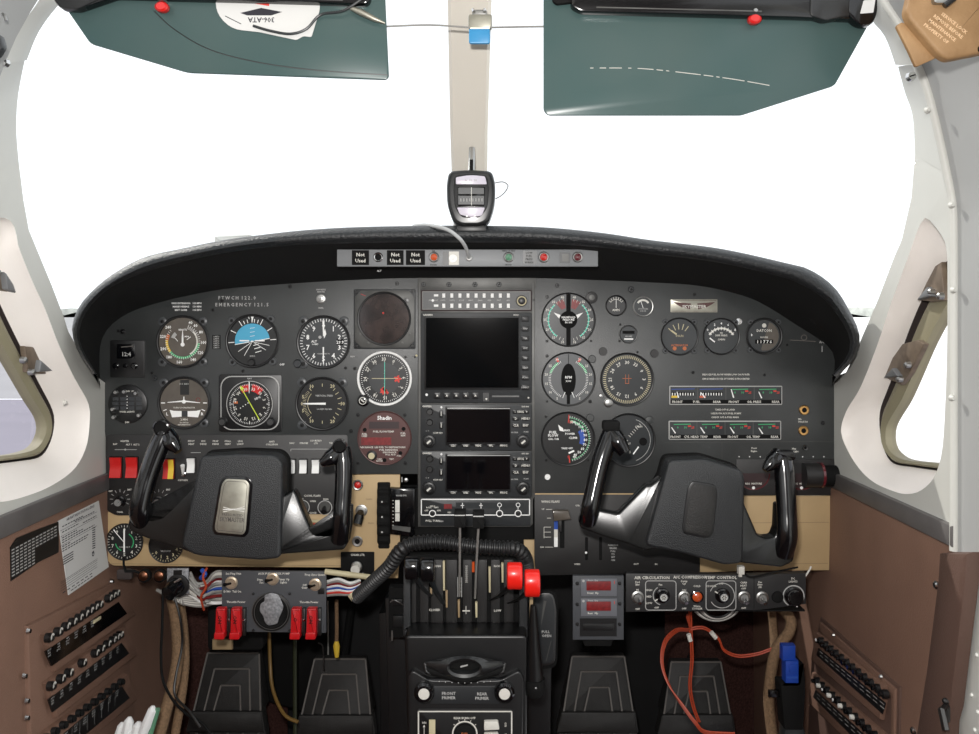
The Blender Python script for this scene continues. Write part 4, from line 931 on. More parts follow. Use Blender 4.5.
def mfd():
    t = thing('moving_map_display','large dark square map display in the middle of the radio stack','display',local(476,402.8))
    def f(m):
        m.prism(rr(421,312.5,531.8,402.8,2),-.4,3,'radio',.6); m.prism(rr(424.4,316.5,520.5,389.5,1.5),3,3.3,'black',.2)
        m.text('GARMIN',428,314.9,1.8,3.1,'offwhite'); m.text('MX20',516,315,1.5,3.1,'offwhite'); m.line(492,396,519,396,1.6,3.2,'dialmid'); m.line(492,396,519,396,.9,3.25,'stackgrey')
        m.lathe(426.8,394.5,[(1.4,3),(1,3.6)],'white',10); m.box(483,392.5,489,401,3,3.3,'black'); m.disc(486.4,398.7,1,3.4,'offwhite',8); m.lathe(528.3,397.5,[(1,3),(.8,3.5)],'offwhite',8)
    sub(f,'bezel',t)
    sub(lambda m: m.box(426.3,317.8,518.5,387.4,3.3,3.5,'screen'),'screen',t)
    for i in range(8):
        y=318.8+i*9.75
        def b(m): m.prism(rr(521.5,y-2.6,529,y+2.8,.9),3,4.2,'black',.4); m.text(('','MAP','TER','CHT','TRF','NRST','FUNC','DIRECT')[i],525.2,y,1.6,4.3,'dimwhite')
        sub(b,'softkey',t)
    for i in range(5):
        x=437.5+i*9.5
        def b(m): m.prism(rr(x-3.4,392.2,x+3.4,398.4,1),3,4.2,'black',.4); m.poly([(x-1.2,396),(x+1.2,396),(x,394)],4.3,'offwhite')
        sub(b,'key',t)
mfd()
def gns(y0,label):
    t = thing('navigation_radio',label,'radio',local(476,y0+46)); Y=lambda v: v-403.6+y0
    def f(m):
        m.prism(rr(421,Y(404),531.8,Y(450),1.6),-.4,2.6,'radio',.5); m.prism(rr(445.5,Y(406),511,Y(445),1.2),2.6,3,'black',.2)
        m.text('GARMIN',427,Y(406),1.7,2.7,'offwhite'); m.text('GNS 430',525,Y(406.3),1.4,2.7,'offwhite'); m.line(447.5,Y(408.2),510,Y(408.2),.7,3.1,'dimwhite')
        for i,s in enumerate(('CDI','OBS','MSG','FPL','PROC')): m.prism(rr(449+i*12.6,Y(443.6),457.5+i*12.6,Y(446.6),1),3,4,'black',.3); m.text(s,453.2+i*12.6,Y(445.1),2,4.1,'offwhite')
        m.lathe(441.5,Y(407),[(1.2,2.6),(.9,3.2)],'white',10); m.text('C  V',427.5,Y(430.5),1.3,2.7,'dimwhite'); m.text('COM VLV',438,Y(432.5),1.6,2.7,'offwhite'); m.text('PUSH CRSR',513,Y(432),1.4,2.7,'dimwhite'); m.text('PUSH',526,Y(431.5),1.4,2.7,'dimwhite')
        m.ring(430,Y(411.5),3.6,4.1,2.7,'black'); m.ring(430,Y(422),3.6,4.1,2.7,'black'); m.line(423,Y(417),437,Y(417),.5,2.7,'black')
    sub(f,'faceplate',t)
    sub(lambda m: m.box(447,Y(408.8),509.8,Y(442),3,3.2,'screengloss'),'screen',t)
    for x,y,r in ((430,411.5,3.2),(430,422,3.2)): sub(lambda m: knob(m,x,Y(y),r,3.4,'black',None,2.6),'small_knob',t)
    for x,y in ((429.4,440.7),(523,440.7)):
        def kn(m): m.lathe(x,Y(y),[(6.6,2.6),(6.3,6),(5,6.5),(4.2,6.5),(4,9),(3.2,9.5)],'black',24); m.line(x-1.8,Y(y)+1.5,x+1.8,Y(y)-1.5,1.8,9.6,'offwhite')
        sub(kn,'tuning_knob',t)
    for y in (413.5,425): sub(lambda m:(m.prism(rr(439.5,Y(y-3.6),443.3,Y(y+3.8),1),2.6,3.8,'black',.3),m.line(441.4,Y(y-2),441.4,Y(y+2),.7,3.9,'offwhite')),'rocker_key',t)
    for r_,row in enumerate((('-','RNG','+'),('D','MENU'),('CLR','ENT'))):
        xs = (515,520.5,526.5) if len(row)==3 else (515.8,525.5)
        for x,s in zip(xs,row): sub(lambda m:(m.prism(rr(x-(2.6 if len(row)==3 else 3.6),Y(409.2+r_*6.8),x+(2.6 if len(row)==3 else 3.6),Y(413.4+r_*6.8),1),2.6,3.9,'black',.3),m.text(s,x,Y(411.3+r_*6.8),2.2,4,'offwhite')),'key',t)
gns(403.6,'upper of two identical navigation radios, directly below the large map display'); gns(450.4,'lower of two identical navigation radios, above the white-bordered autopilot panel')
def ap():
    t = thing('autopilot_controller','slim autopilot panel with a white border line and three white circles','radio',local(476,525))
    def f(m):
        m.prism(rr(420.5,497.5,530.5,525.5,1),-.4,1.8,'radio',.4)
        for a in (((421.5,499),(529.5,499)),((421.5,514.6),(529.5,514.6)),((421.5,499),(421.5,514.6)),((529.5,499),(529.5,514.6))): m.line(*a[0],*a[1],1,1.9,'white')
        m.box(444,503.6,452,508.4,1.8,2.1,'reddark'); m.box(456,502,524,508,1.8,1.95,'dialgrey')
        for i,x in enumerate((462.5,481)): m.line(x,502.5,x,508,.7,2.1,'white'); m.line(x-1.8,505,x+1.8,505,.7,2.1,'white')
        for x in (499.5,518): m.ring(x,504.5,1.6,2.2,2.1,'white'); m.line(x,506.5,x,510,.6,2.1,'white')
        for a,s in ((-70,'OFF'),(-35,'ROLL'),(0,'HDG'),(35,'NAV'),(70,'APR')): px_,py_=pol(432.7,512.3,a,6.6); m.text(s,px_,py_,1.6,2.1,'offwhite')
        m.text('PULL TURN',433,520.3,2,2,'offwhite'); m.text('TRIM',441,520.8,1.6,2,'dimwhite'); m.text('REV',449.5,512,1.5,2,'offwhite')
    sub(f,'faceplate',t)
    for x in (432.7,499.5,518): sub(lambda m:(m.lathe(x,512.6,[(3.4,1.8),(3.2,3.6),(2.6,3.8)],'black',20),m.ring(x,512.6,2.6,3.5,3.9,'white')),'push_knob',t)
ap()
# black shelf under the stack
mb = MB(); mb.prism([(400,526),(534,526),(534,546),(400,546)], -26, -6, 'blackmatte', .5); mb.prism([(400,489),(420,489),(420,530),(400,530)], -22, -4, 'blackmatte', .5)
mb.build('under_stack_shelf', ip)
# ================================================================== ANNUNCIATOR BAR under the lip
DA = 1.234; FA = F(DA)
def ann():
    t = thing('annunciator_bar','long grey bar of warning lights and small placards under the glareshield','light bar',local(467,267,DA))
    def f(m):
        m.prism(rr(337,249.5,598,266.5,.6),-7,0,'alu',.3)
        for x0,x1 in ((352,369),(387,403.6),(406,425)):
            m.box(x0,250.3,x1,265,0,.7,'blackmatte'); m.text('Not',(x0+x1)/2,254.6,3.6,.8,'offwhite'); m.text('Used',(x0+x1)/2,260.6,3.6,.8,'offwhite')
        m.box(443,251.5,449,265,0,.6,'black'); m.box(449,251.5,459,265,0,.4,'offwhite')
        m.box(523,251,537,264,0,.3,'dialgrey'); 
        for k,s in enumerate(('LOW','FUEL','PRESS','WARN')): m.text(s,529,252.8+k*3.2,2,.4,'blackmatte')
        m.box(560,252.5,570,263,0,1,'dialgrey'); m.box(562,254,568.5,261.5,1,1.2,'stackgrey')
        m.text('PRESS TO TEST',508.5,250.9,1.4,.2,'blackmatte'); m.text('FRONT',508.5,264.8,1.4,.2,'blackmatte'); m.text('ALT',378.5,270.5,1.8,-6,'dimwhite'); m.text('AIR',433.5,251,1.5,.2,'blackmatte'); m.text('DOOR',433.5,264.8,1.5,.2,'blackmatte')
    sub(f,'bar',t,T=FA)
    for x,ln,r in ((378.3,'blackmatte',4.9),(434,'amberlens',5.2),(508.7,'greenlens',5.2),(543.7,'redlens',5.6),(577.6,'wine',5.4)):
        o = MB(FA); o.lathe(x,257.2,[(r,0),(r,1.2),(r*.85,1.9),(r*.68,1.6)],'steel' if ln!='blackmatte' else 'chrome',22,cap=False); h = o.build('lamp_ring',t)
        o = MB(FA); o.lathe(x,257.2,[(r*.7,1),(r*.6,2),(r*.3,2.6),(0,2.8)],ln,18); o.build('lens',t)
    sub(lambda m: m.lathe(453,258.5,[(4.2,.4),(4,1.2),(1.4,1.4),(1.2,2.2),(0,2.3)],'white',18),'white_button',t,T=FA)
    for x in (390,391): pass
    sub(lambda m: m.lathe(469,258,[(3.4,0),(3.1,1.2),(2,1.6)],'steel',16),'grommet',t,T=FA)
ann()
# thin hose over the lip
mb = MB(I4)
mb.tube(spl([PT(469,257.5,DA-.004),PT(465.5,247,DA-.03),PT(459,238,DO-.03),PT(448,230,DO-.022),PT(436,226.5,DO-.012),PT(424,225,DO+.02),PT(414,226,DO+.06)],6),.0026,'papergrey',10)
tag(mb.build('thin_hose'),'thin pale hose curving from the annunciator bar over the glareshield lip','hose')
# ================================================================== LEFT SWITCHES
def rocker(x,y,w_,h_,m_,label,name,group=None,stripe=None,h0=.5):
    t = thing(name,label,'switch',local(x,y+h_/2),group)
    sub(lambda m: m.prism(rr(x-w_/2-.9,y-h_/2-.9,x+w_/2+.9,y+h_/2+.9,.6),h0,h0+.8,'blackmatte',.2),'frame',t)
    def b(m):
        # curved rocker profile
        n=8; V=[]; 
        for k in range(n+1):
            u=k/n; yy=y-h_/2+h_*u; hh=h0+2.2+2.6*abs(u-.45)**1.3*2
            for xx in (x-w_/2,x+w_/2): V+= [(xx,yy,hh)]
        Fs=[(2*k,2*k+1,2*k+3,2*k+2) for k in range(n)]; m.add(V,Fs,m_)
        for s_,o_ in ((0,0),(1,1)):
            V2=[]; 
            for k in range(n+1): v=V[2*k+s_]; V2+=[v,(v[0],v[1],h0)]
            m.add(V2,[(2*k,2*k+1,2*k+3,2*k+2) for k in range(n)],m_)
        m.add([V[0],V[1],(V[1][0],V[1][1],h0),(V[0][0],V[0][1],h0)],[(0,1,2,3)],m_); m.add([V[-2],V[-1],(V[-1][0],V[-1][1],h0),(V[-2][0],V[-2][1],h0)],[(0,1,2,3)],m_)
        if stripe:
            V=[(x-w_*.02 if i%2==0 else x+w_/2+.02,v[1],v[2]+.12) for i,v in enumerate(V)]; m.add(V,Fs,stripe)
    sub(b,'rocker',t)
rocker(116.6,467,11,20,'red','leftmost of two large red master rocker switches at the far left','master_switch')
rocker(132.6,467,11,20,'red','large red master rocker switch just left of the left yoke grip','master_switch')
rocker(169.5,468.5,10.5,19,'red','red rocker switch with a yellow stripe right of the left yoke grip','master_switch',stripe='yellow')
rocker(191.7,465,7.5,14,'white','single white rocker switch left of the left yoke pad','rocker_switch')
for x,l in ((291.9,'leftmost of three white rocker switches right of the left yoke pad'),(303.6,'middle of three white rocker switches right of the left yoke pad'),(316,'rightmost of three white rocker switches, touching the yoke grip')): rocker(x,466,7,13,'white',l,'rocker_switch')
t = thing('ice_light_toggle','small white bat toggle beside the single white rocker switch','switch',local(184,470))
sub(lambda m: m.lathe(184,474,[(2.6,.5),(2.4,1.6),(1.5,2)],'chrome',14),'nut',t); sub(lambda m: m.tube([(184,473.5,2),(184.6,469,5),(185,464,7)],[1.2,1.6,2.2],'white',10),'lever',t)
for x,l in ((120.3,'silver-faced dimmer knob under the two red rocker switches'),(159.2,'silver-faced dimmer knob seen between the left yoke grip and its arm')):
    t = thing('dimmer_knob',l,'knob',local(x,501.5)); sub(lambda m: m.lathe(x,501.5,[(6,.5),(5.8,1.6),(4.2,2),(4.1,6),(3.8,6.4)],'blackgloss',20),'skirt',t); sub(lambda m: m.lathe(x,501.5,[(3.7,6.3),(3.4,6.8),(0,7)],'chrome',16),'cap',t)
for x,l in ((302.5,'front cowl flap knob, left one in the gap of the left yoke'),(325,'rear cowl flap knob, right one in the gap of the left yoke')):
    t = thing('cowl_flap_knob',l,'knob',local(x,508)); sub(lambda m: m.lathe(x,506.5,[(5.6,.5),(5.4,2)],'stackgrey',20),'base',t); sub(lambda m: m.tube([(x,506.5,2),(x+.5,510,9)],[1.6,3],'black',12),'lever',t)
t = thing('gear_warning_cover','red guard strip with a pale rim seen through the right side of the left yoke','switch cover',local(321,532))
sub(lambda m: m.box(308,519.5,335,521.5,.5,3,'cream',.3),'rim',t); sub(lambda m:(m.box(309,523,320.5,534,.5,4,'red',.8,1),m.box(322,523,335,534,.5,4,'red',.8,1)),'red_guard',t)
# two round gauges in the beige apron
def d_ox(m,x=124.5,y=542):
    for i in range(10): px_,py_=pol(x,y,i*36,12.5); m.text(str(i),px_,py_,3.4,.2,'offwhite')
    m.ticks(x,y,0,350,36,15,17,.5,.2,'offwhite'); m.ring(x,y,8.5,9.5,.15,'green',30,130); m.ring(x,y,8.5,9.5,.15,'green',200,260); m.text('CABIN ALT',x,y+5,1.6,.2,'dimwhite')
gauge('apron_clock','round black dial with green arcs and white figures, leftmost in the beige lower panel',124.5,542,18.6,d_ox,'dial',w=1.3,h0=-1,h=2,needle=[lambda m: m.line(124.5,529,124.5,552,1.6,.9,'white',1.6),lambda m: m.line(124.5,542,114,529.5,.6,1.2,'white',1)])
def d_o2(m,x=165.7,y=546):
    for i,s in enumerate(('0','1','2','3','4','5')): px_,py_=pol(x,y,235-i*32,11.5); m.text(s,px_,py_,3.2,.2,'cream')
    m.ticks(x,y,90,240,16,14,16,.5,.2,'cream'); m.text('VACUUM',x,y+5,1.7,.2,'dimwhite')
gauge('apron_pressure_dial','round black dial half hidden under the left yoke arm, in the beige lower panel',165.7,546,17.2,d_o2,'dial',w=1.3,h0=-1,h=2)
# centre column items
def lampthing(x,y,r,lens,label,name='warning_lamp',h0=.8,T=F0,ring='steel'):
    t = thing(name,label,'lamp',T@Vector((x,y,h0))); sub(lambda m: m.lathe(x,y,[(r,h0),(r,h0+1.2),(r*.85,h0+2),(r*.66,h0+1.7)],ring,20,cap=False),'ring',t,T=T); sub(lambda m: m.lathe(x,y,[(r*.68,h0+1),(r*.55,h0+2),(0,h0+2.6)],lens,16),'lens',t,T=T)
lampthing(358,484.8,5.4,'redlens','red warning lamp in a silver ring at the top of the beige column')
t = thing('column_toggle','round silver switch with a fat black lever, middle of the beige column','switch',local(360.5,515))
sub(lambda m: m.lathe(361.5,510.5,[(6.2,.8),(6,1.6),(4.8,2),(4.6,3.4),(3.4,3.6)],'steel',22),'nut',t); sub(lambda m: m.tube([(361.5,511,3),(360.5,515,8),(359,522,12)],[3.2,5,4.6],'blackgloss',16),'lever',t)
jack(357.5,541,5.4,'silver ringed black jack low on the beige column','steel',h0=.8,name='column_jack')
def lighter():
    t = thing('cigar_lighter','pale knobbed cigar lighter in a small black plate at the bottom of the beige column','lighter',local(357,575))
    sub(lambda m:(m.prism(rr(341,551.5,374.5,575.5,.8),.8,2.2,'blackmatte',.3),m.text('CIGAR LTR',358,554.2,2,2.3,'offwhite'),m.text('OPEN OUT',358,573,1.7,2.3,'dimwhite')),'plate',t)
    sub(lambda m: m.tube([(357.5,565,2.2),(357,566.5,12)],[4,4.6],'offwhite',18),'knob',t); sub(lambda m: m.lathe(357,566,[(5.6,2.2),(5.2,3.6),(4.4,3.8)],'steel',18),'socket_ring',t)
lighter()
def aileron_wheel():
    t = thing('trim_thumbwheel','tall black scalloped trim wheel edge-on beside the beige column','wheel',local(384,553))
    def f(m):
        x0,x1=377.5,390.5; cy=514.5; R=39; V=[]; n=44
        for k in range(n+1):
            a=-math.pi/2*.98+math.pi*.98*k/n; r_=R*(1.0 if k%4<2 else .97); yy=cy+r_*math.sin(a); hh=-6+14*math.cos(a)*(1 if k%4<2 else .88)
            V+=[(x0,yy,hh-1.5),(x0+2,yy,hh),(x1-2,yy,hh),(x1,yy,hh-1.5)]
        m.add(V,[(4*k+j,4*k+j+1,4*k+j+5,4*k+j+4) for k in range(n) for j in range(3)],'blackmatte')
        m.add([(x0,cy-R,-8),(x0,cy+R,-8)]+[V[4*k] for k in range(n+1)],[tuple([0]+list(range(2,n+3))+[1])],'blackmatte'); m.add([(x1,cy-R,-8),(x1,cy+R,-8)]+[V[4*k+3] for k in range(n+1)],[tuple([0]+list(range(2,n+3))+[1])],'blackmatte')
    sub(f,'wheel',t); sub(lambda m:[m.disc(383,485+k*15,1,8.6 if 0<k<4 else 4,'dimwhite',6) for k in range(1,4)],'marks',t)
aileron_wheel()
def indbox():
    t = thing('trim_indicator','black box with a white and grey indicator strip, right of the trim wheel','indicator',local(404,533))
    sub(lambda m:(m.prism([(391,486.5),(415.5,488),(415,532.5),(412,535),(391,533)],-4,7,'blackgloss',1.5),m.text('NOSE DN',402,494,1.7,7.2,'dimwhite'),[m.line(393.2,499+k*3.5,394.6,499+k*3.5,.5,7.2,'offwhite') for k in range(8)]),'case',t)
    sub(lambda m: m.box(396,498.6,400.4,519.5,7,7.8,'offwhite',.2),'strip',t); sub(lambda m: m.line(395.5,511,401,511,.8,8,'black'),'pointer',t); sub(lambda m: m.line(393,525.5,411,528,4,7.3,'stackgrey',5),'scuffed_label',t)
indbox()
t = thing('small_stud','tiny silver stud above the trim indicator box','stud',local(406,481)); sub(lambda m: m.lathe(406,480,[(2.4,0),(2,1.8),(0,2.4)],'steel',12),'head',t); sub(lambda m: m.line(402,477,402,482,.8,.3,'dimwhite'),'scratch_mark',t)
# flap lever
t = thing('wing_flap_lever','taupe flat wing flap handle on a blue and white striped slot','lever',local(561,548))
sub(lambda m: m.prism([(551.5,508),(567.5,508),(570,516.5),(553,518.5)],6,13,'dialbrown',1.2),'handle',t); sub(lambda m: m.box(558,513,561,530,.5,6.5,'steeldk',.3),'stem',t)
sub(lambda m:(m.box(554,517,557.6,529,.3,1.5,'blue'),m.box(554,529,557.6,537,.3,1.5,'offwhite'),m.box(554,537,557.6,546.5,.3,1.6,'white')),'indicator_stripe',t)
# ================================================================== YOKES
DY = 1.165; FY = F(DY)
def grip(m, pts, r): m.tube(spl([Vector(p) for p in pts],5), resample_r(r,(len(pts)-1)*5+1), 'blackgloss', 18, flat=.9)
def resample_r(r,n): return [r[min(len(r)-1,int(i*(len(r)-1)/(n-1)))]*(1-((i*(len(r)-1)/(n-1))%1))+r[min(len(r)-1,int(i*(len(r)-1)/(n-1))+1)]*((i*(len(r)-1)/(n-1))%1) for i in range(n)]
def yoke(name,label,pad,rec,armL,armR,gL,gR,bL,bR,shaft,slL,slR,plate=None,caps=()):
    cx,cy = shaft
    t = thing(name,label,'control yoke',PT(cx,cy,DY))
    sub(lambda m:(m.prism(rpoly(pad,5),-26,2,'padleather',3,3)),'centre_pad',t,T=FY)
    o = sub(lambda m: m.prism(rpoly(offset(pad,-1.6),6),-30,-20,'blackmatte',2),'backing_shell',t,T=FY)
    if rec: sub(lambda m:(m.prism(rpoly(rec,4),1.8,3.2,'black',1.3),m.prism(offset(rpoly(rec,4),2.6),3.1,3.5,'rubber',.3)),'badge_recess',t,T=FY)
    sub(lambda m: m.prism(rpoly(armL,2.5),-22,-4,'satinblack',2.4,3,sl=slL),'arm',t,T=FY); sub(lambda m: m.prism(rpoly(armR,2.5),-22,-4,'satinblack',2.4,3,sl=slR),'arm',t,T=FY)
    grips = []
    for g_,b_ in ((gL,bL),(gR,bR)):
        def gg(m):
            m.tube(spl([Vector(p) for p in g_[0]],5),resample_r(g_[1],(len(g_[0])-1)*5+1),'blackgloss',20)
        gobj = sub(gg,'grip',t,T=FY)
        sub(lambda m: m.tube(spl([Vector(p) for p in b_[0]],4),resample_r(b_[1],(len(b_[0])-1)*4+1),'blackgloss',14),'thumb_horn',gobj,T=FY); grips.append(gobj)
    for c, go_ in zip(caps, grips): sub(lambda m: c(m),'thumb_switch',go_,T=FY)
    # column shaft into the panel
    s0 = PT(cx,cy,DY+.03); s1 = PT(cx,cy,DY+.03); mb = MB(I4); mb.tube([s0, Vector((s0.x,.05,s0.z))],.0175,'steeldk',20); mb.build('shaft',t)
    mb = MB(I4); mb.tube([Vector((s0.x,-.018,s0.z)), Vector((s0.x,.0,s0.z))],.034,'blackmatte',20); mb.build('shaft_collar',t)
    if plate: plate(t)
    return t
def lplate(t):
    P=[(226.8,478),(246.7,479),(250.7,483.7),(246.7,530),(244,534),(217.5,531.5),(215.6,527),(222.8,483.7)]
    sub(lambda m:(m.prism(rpoly([(225,475.5),(248.5,476.5),(253.5,482.5),(249.5,532),(245.5,536.8),(215,534),(212.8,527.5),(220.5,482)],3),1.8,3,'blackgloss',.6),m.prism(rpoly(P,3),2.8,3.8,'brushed',.5)),'emblem_surround',t,T=FY)
    def pl(m):
        q=offset(rpoly(P,3),2.3); n=len(q)
        for i in range(n): m.line(*q[i],*q[(i+1)%n],.5,3.9,'rubberline')
        for k,(dx,dy) in enumerate(((-10,-2.5),(-10,2.2),(11,-3),(11,2))): m.line(234.5,509,234.5+dx,508.7+dy,.4,3.95,'offwhite',.9)
        m.line(224,508.6,246,508,.7,3.96,'white'); m.text('PRESSURIZED',233.6,514,2.5,4,'rubberline',rot=3); m.text('SKYMASTER',233.2,518.6,4.6,4,'rubberline',rot=3,sx=.72)
    sub(pl,'engraved_emblem',t,'silver plate lettering on the yoke pad',T=FY)
yoke('control_yoke','left black control yoke with a silver badge on its padded centre',
  [(200.5,456),(240,453.5),(276,455,8),(283,463,6),(281,558,6),(262,560),(196,555.5,8),(181.5,546,5)], None,
  [(131,511),(127.5,524),(129.5,531),(146.6,538.5),(181.5,550),(196,556),(205,500),(203,474),(190,485.5),(187.5,487.5),(171,507.5),(161,517),(151,519.5),(142,514)],
  [(270,500),(284.5,496),(291,491.5),(294.5,496),(298.5,506),(308.7,529.5),(313.4,535.5),(328.7,536.5),(333,530),(334,508),(350,508),(349.7,527),(347,544.5),(342,552.5),(284.8,554.5),(270,556)],
  ([(161.5,431,-13),(156,446,-10.5),(150.5,462,-7.5),(146,478,-4.5),(142,497,-1),(139.5,512,-1),(139,524,-9)],[9,10.4,10,9.6,9.8,10.4,10]),
  ([(339.5,450,-14),(341.5,462,-12),(342.3,478,-9),(342,500,-5),(341,522,-2),(338,542,-10)],[8.6,9.2,8.8,8.6,8.8,9.2]),
  ([(163,436,-12),(170,444,-7),(177.5,452,-4)],[8.5,9,4]), ([(336,453,-13),(328,460,-8),(319,464.5,-5)],[8,8,3]), (236,507),
  (190,520,-.06,.08),(275,520,-.13,.13),lplate,
  caps=[lambda m:(m.lathe(159.5,428.5,[(8.6,-8),(8.4,-3),(7,-2.4),(6.4,-4)],'blackgloss',22),m.disc(159.5,428.5,6.6,-3.6,'blackmatte',16)), lambda m:(m.lathe(338.5,447,[(7.4,-9),(7.2,-4),(6,-3.6),(5.4,-5)],'blackgloss',20),m.disc(338.5,447,5.6,-4.8,'blackmatte',14))])
yoke('control_yoke','right black control yoke with an empty oval recess on its padded centre',
  [(668.7,460,5),(705,458.5),(741.8,470,6),(744.5,480),(742.5,563,6),(725,565),(683,553),(645,545.5,6)],
  [(691.6,480),(714.4,484,4),(717,491.5),(713,533,4),(707,538),(683,533.5,4),(681.5,527),(687,487,4)],
  [(585,512),(580,523),(582,531.5),(600,537.5),(627,545),(646,551.5),(662,548),(670,500),(664,478),(652,487.5),(648,487),(619.5,516),(611,514.5),(597,512)],
  [(735,504),(744.5,501.5),(759.3,536.3),(767.4,539.8),(775.6,538.8),(779,530),(780,506),(799,506),(797.5,548.5),(794.5,562.8),(783,568.5),(744,564.3),(735,562)],
  ([(614.5,429,-14),(610,441,-12),(604,456,-9),(599,472,-6),(594,492,-2),(590,509,0),(588.5,522,-8)],[8,9.4,9.6,9.4,9.2,9.4,9]),
  ([(787,458,-15),(788.3,472,-12.5),(788.5,491,-9),(788.3,515,-4.5),(787.5,538,-1),(786,555,-9)],[9,10,10,9.8,10,10]),
  ([(614,433,-13),(619,443,-8),(625.5,454,-4)],[8,9.5,6]), ([(783,457,-14),(774,464,-8),(766,471,-5)],[8.5,8,3]), (696,506),
  (640,540,.13,.15),(750,540,0,.04),None,
  caps=[lambda m:(m.box(603.5,421.5,621,432,-14,-4,'blackmatte',2,3)), lambda m:(m.prism(rpoly([(777,452),(796,451.5),(799,459),(795,462),(779,461)],3),-15,-5,'blackgloss',2))])
# ================================================================== POWER QUADRANT + CONSOLE
DQ = 1.25; FQ = F(DQ)
def console():
    t = thing('centre_console','black centre pedestal with lever slots above and primer and fuel panels below','console',PT(466,760,1.17))
    def q(m):
        m.prism([(409,556),(524,556),(524,626),(409,626)],-14,-5,'blackmatte')
        # sloping slot face is the body; raised frame
        m.prism([(404,566),(411,566),(411.5,628),(403.5,634)],-16,8,'padleather',1.5,3); m.prism([(519,566),(527,566),(527.5,634),(518.5,628)],-16,8,'padleather',1.5,3)
        m.prism(rpoly([(404,623.5),(527.5,623.5),(528,632,6),(522,640,5),(410,640,5),(403,632,6)],1),-16,8.3,'padleather',3,3)
    sub(q,'quadrant_housing',t,T=FQ)
    def face(m):
        xs=[411,421,431,434,446,458,462,473,476,488,499,503,516,519]
        for x0,x1 in ((411.5,416),(420,428.5),(431,443),(446,457),(463,472),(477,487),(491,500),(504,513.5)): m.prism([(x0,560),(x1,560),(x1,623),(x0,623)],-8,-1+((x0*7)%3)*.4,'panel_dk',.6)
        m.text('CLOSED',434.5,609.8,2.2,.2,'offwhite'); m.text('RICH',497,566,2,.2,'offwhite'); m.text('HIGH',437.5,566,2,.2,'offwhite'); m.text('LOW',497.5,610.5,2.2,.2,'offwhite')
        for k in range(9): m.line(465.2,566+k*2,467.8,566+k*2,.5,.2,'offwhite')
        m.line(466.5,566,466.5,582,.4,.2,'dimwhite'); m.line(466,606,466,614,.6,.2,'offwhite'); m.line(462.5,610.8,470,610.8,1.2,.2,'offwhite')
        for k in range(5): m.line(458.5,578+k*3.4,461,578+k*3.4,1.2,.25,'dimwhite')
        m.box(457.5,577,458.1,597,0,.3,'dimwhite'); m.box(461.4,577,462,597,0,.3,'dimwhite'); m.box(472,562,474.5,572,-2,.6,'amberlens')
    sub(face,'slot_face',t,T=FQ)
    for x,a,b,mm in ((443.8,561,590,'cream'),(489.5,567,592,'cream'),(502.3,563,582,'cream'),(458.7,600,617,'beigedk'),(476.2,602,617,'cream'),(446.5,590,607,'yellow'),(431,588,594,'beigedk')): sub(lambda m: m.prism([(x-1,a),(x+1.2,a),(x+1.2,b),(x-.6,b)],-3,2,'beigedk' if mm=='yellow' else mm,.3),'slot_edge',t,T=FQ)
    FC = F(1.20)
    # body below, narrowing
    sub(lambda m:(m.prism(rpoly([(404,636),(528,636),(527,760),(408,760)],6),-40,-2,'blackgl2',3,3),),'pedestal_body',t,T=FC)
    sub(lambda m:(m.prism(rpoly([(408,674),(413,668),(430,678),(500,678),(519,668),(524,676),(522,780),(409,780)],5),-8,5,'black',2,3)),'lower_fascia',t,T=FC)
    sub(lambda m:(m.box(431,683.5,499,701,5,6.6,'radio',.4,1),m.text('FRONT',449,690.5,3,6.7,'dimwhite'),m.text('PRIMER',449,694.8,3,6.7,'dimwhite'),m.text('REAR',482,691,3,6.7,'dimwhite'),m.text('PRIMER',482,695.3,3,6.7,'dimwhite')),'primer_plate',t,T=FC)
    def fp(m):
        m.prism(rr(417.5,706.5,513,800,2.5),5,6.4,'black',.3)
        for a in (((419,708.5),(511.5,708.5)),((419,708.5),(419,800)),((511.5,708.5),(511.5,800))): m.line(*a[0],*a[1],1.3,6.6,'offwhite')
        m.text('REAR BURN OFF',464.7,715,2.1,6.6,'offwhite'); m.ring(465,730.5,11.3,12.7,6.6,'offwhite',-165,165,40)
        for a in (-50,-25,0,25,50): m.tick(465,730.5,a,13,14.6,.7,6.6,'offwhite')
        m.text('FUEL',465,729.5,2.3,9.2,'orange'); m.text('SWEEP',465,732.2,2,9.2,'orange'); m.text('ON',424.6,719.6,2,6.6,'offwhite'); m.line(424.6,722,424.6,745,.5,6.6,'offwhite'); m.poly([(423.4,724),(425.8,724),(424.6,721.5)],6.65,'offwhite')
        m.text('ON',505.5,721.5,2,6.6,'offwhite',rot=90); m.text('UP',505.5,732,2,6.6,'offwhite',rot=90)
    fps = sub(fp,'fuel_selector_panel',t,T=FC)
    sub(lambda m: m.lathe(465,730.5,[(10,6.4),(9.6,8.6),(8.6,9.1)],'blackmatte',26),'selector_dial',fps,T=FC)
    for y in (716.8,728.8): sub(lambda m: m.prism(rpoly([(484,y),(498,y-.4),(499.5,y+8),(484,y+8.8)],1.5),6.4,11,'offwhite',1),'rocker',fps,T=FC)
    sub(lambda m: m.box(429.5,716.5,435.8,750,6.4,8,'cream',.4),'indicator_bar',fps,T=FC)
    sub(lambda m:(m.prism([(425,676.6),(500,676.6),(499,678),(426,678)],5,5.6,'padleather')),'seam',t,T=FC)
    return t
console()
FC = F(1.20)
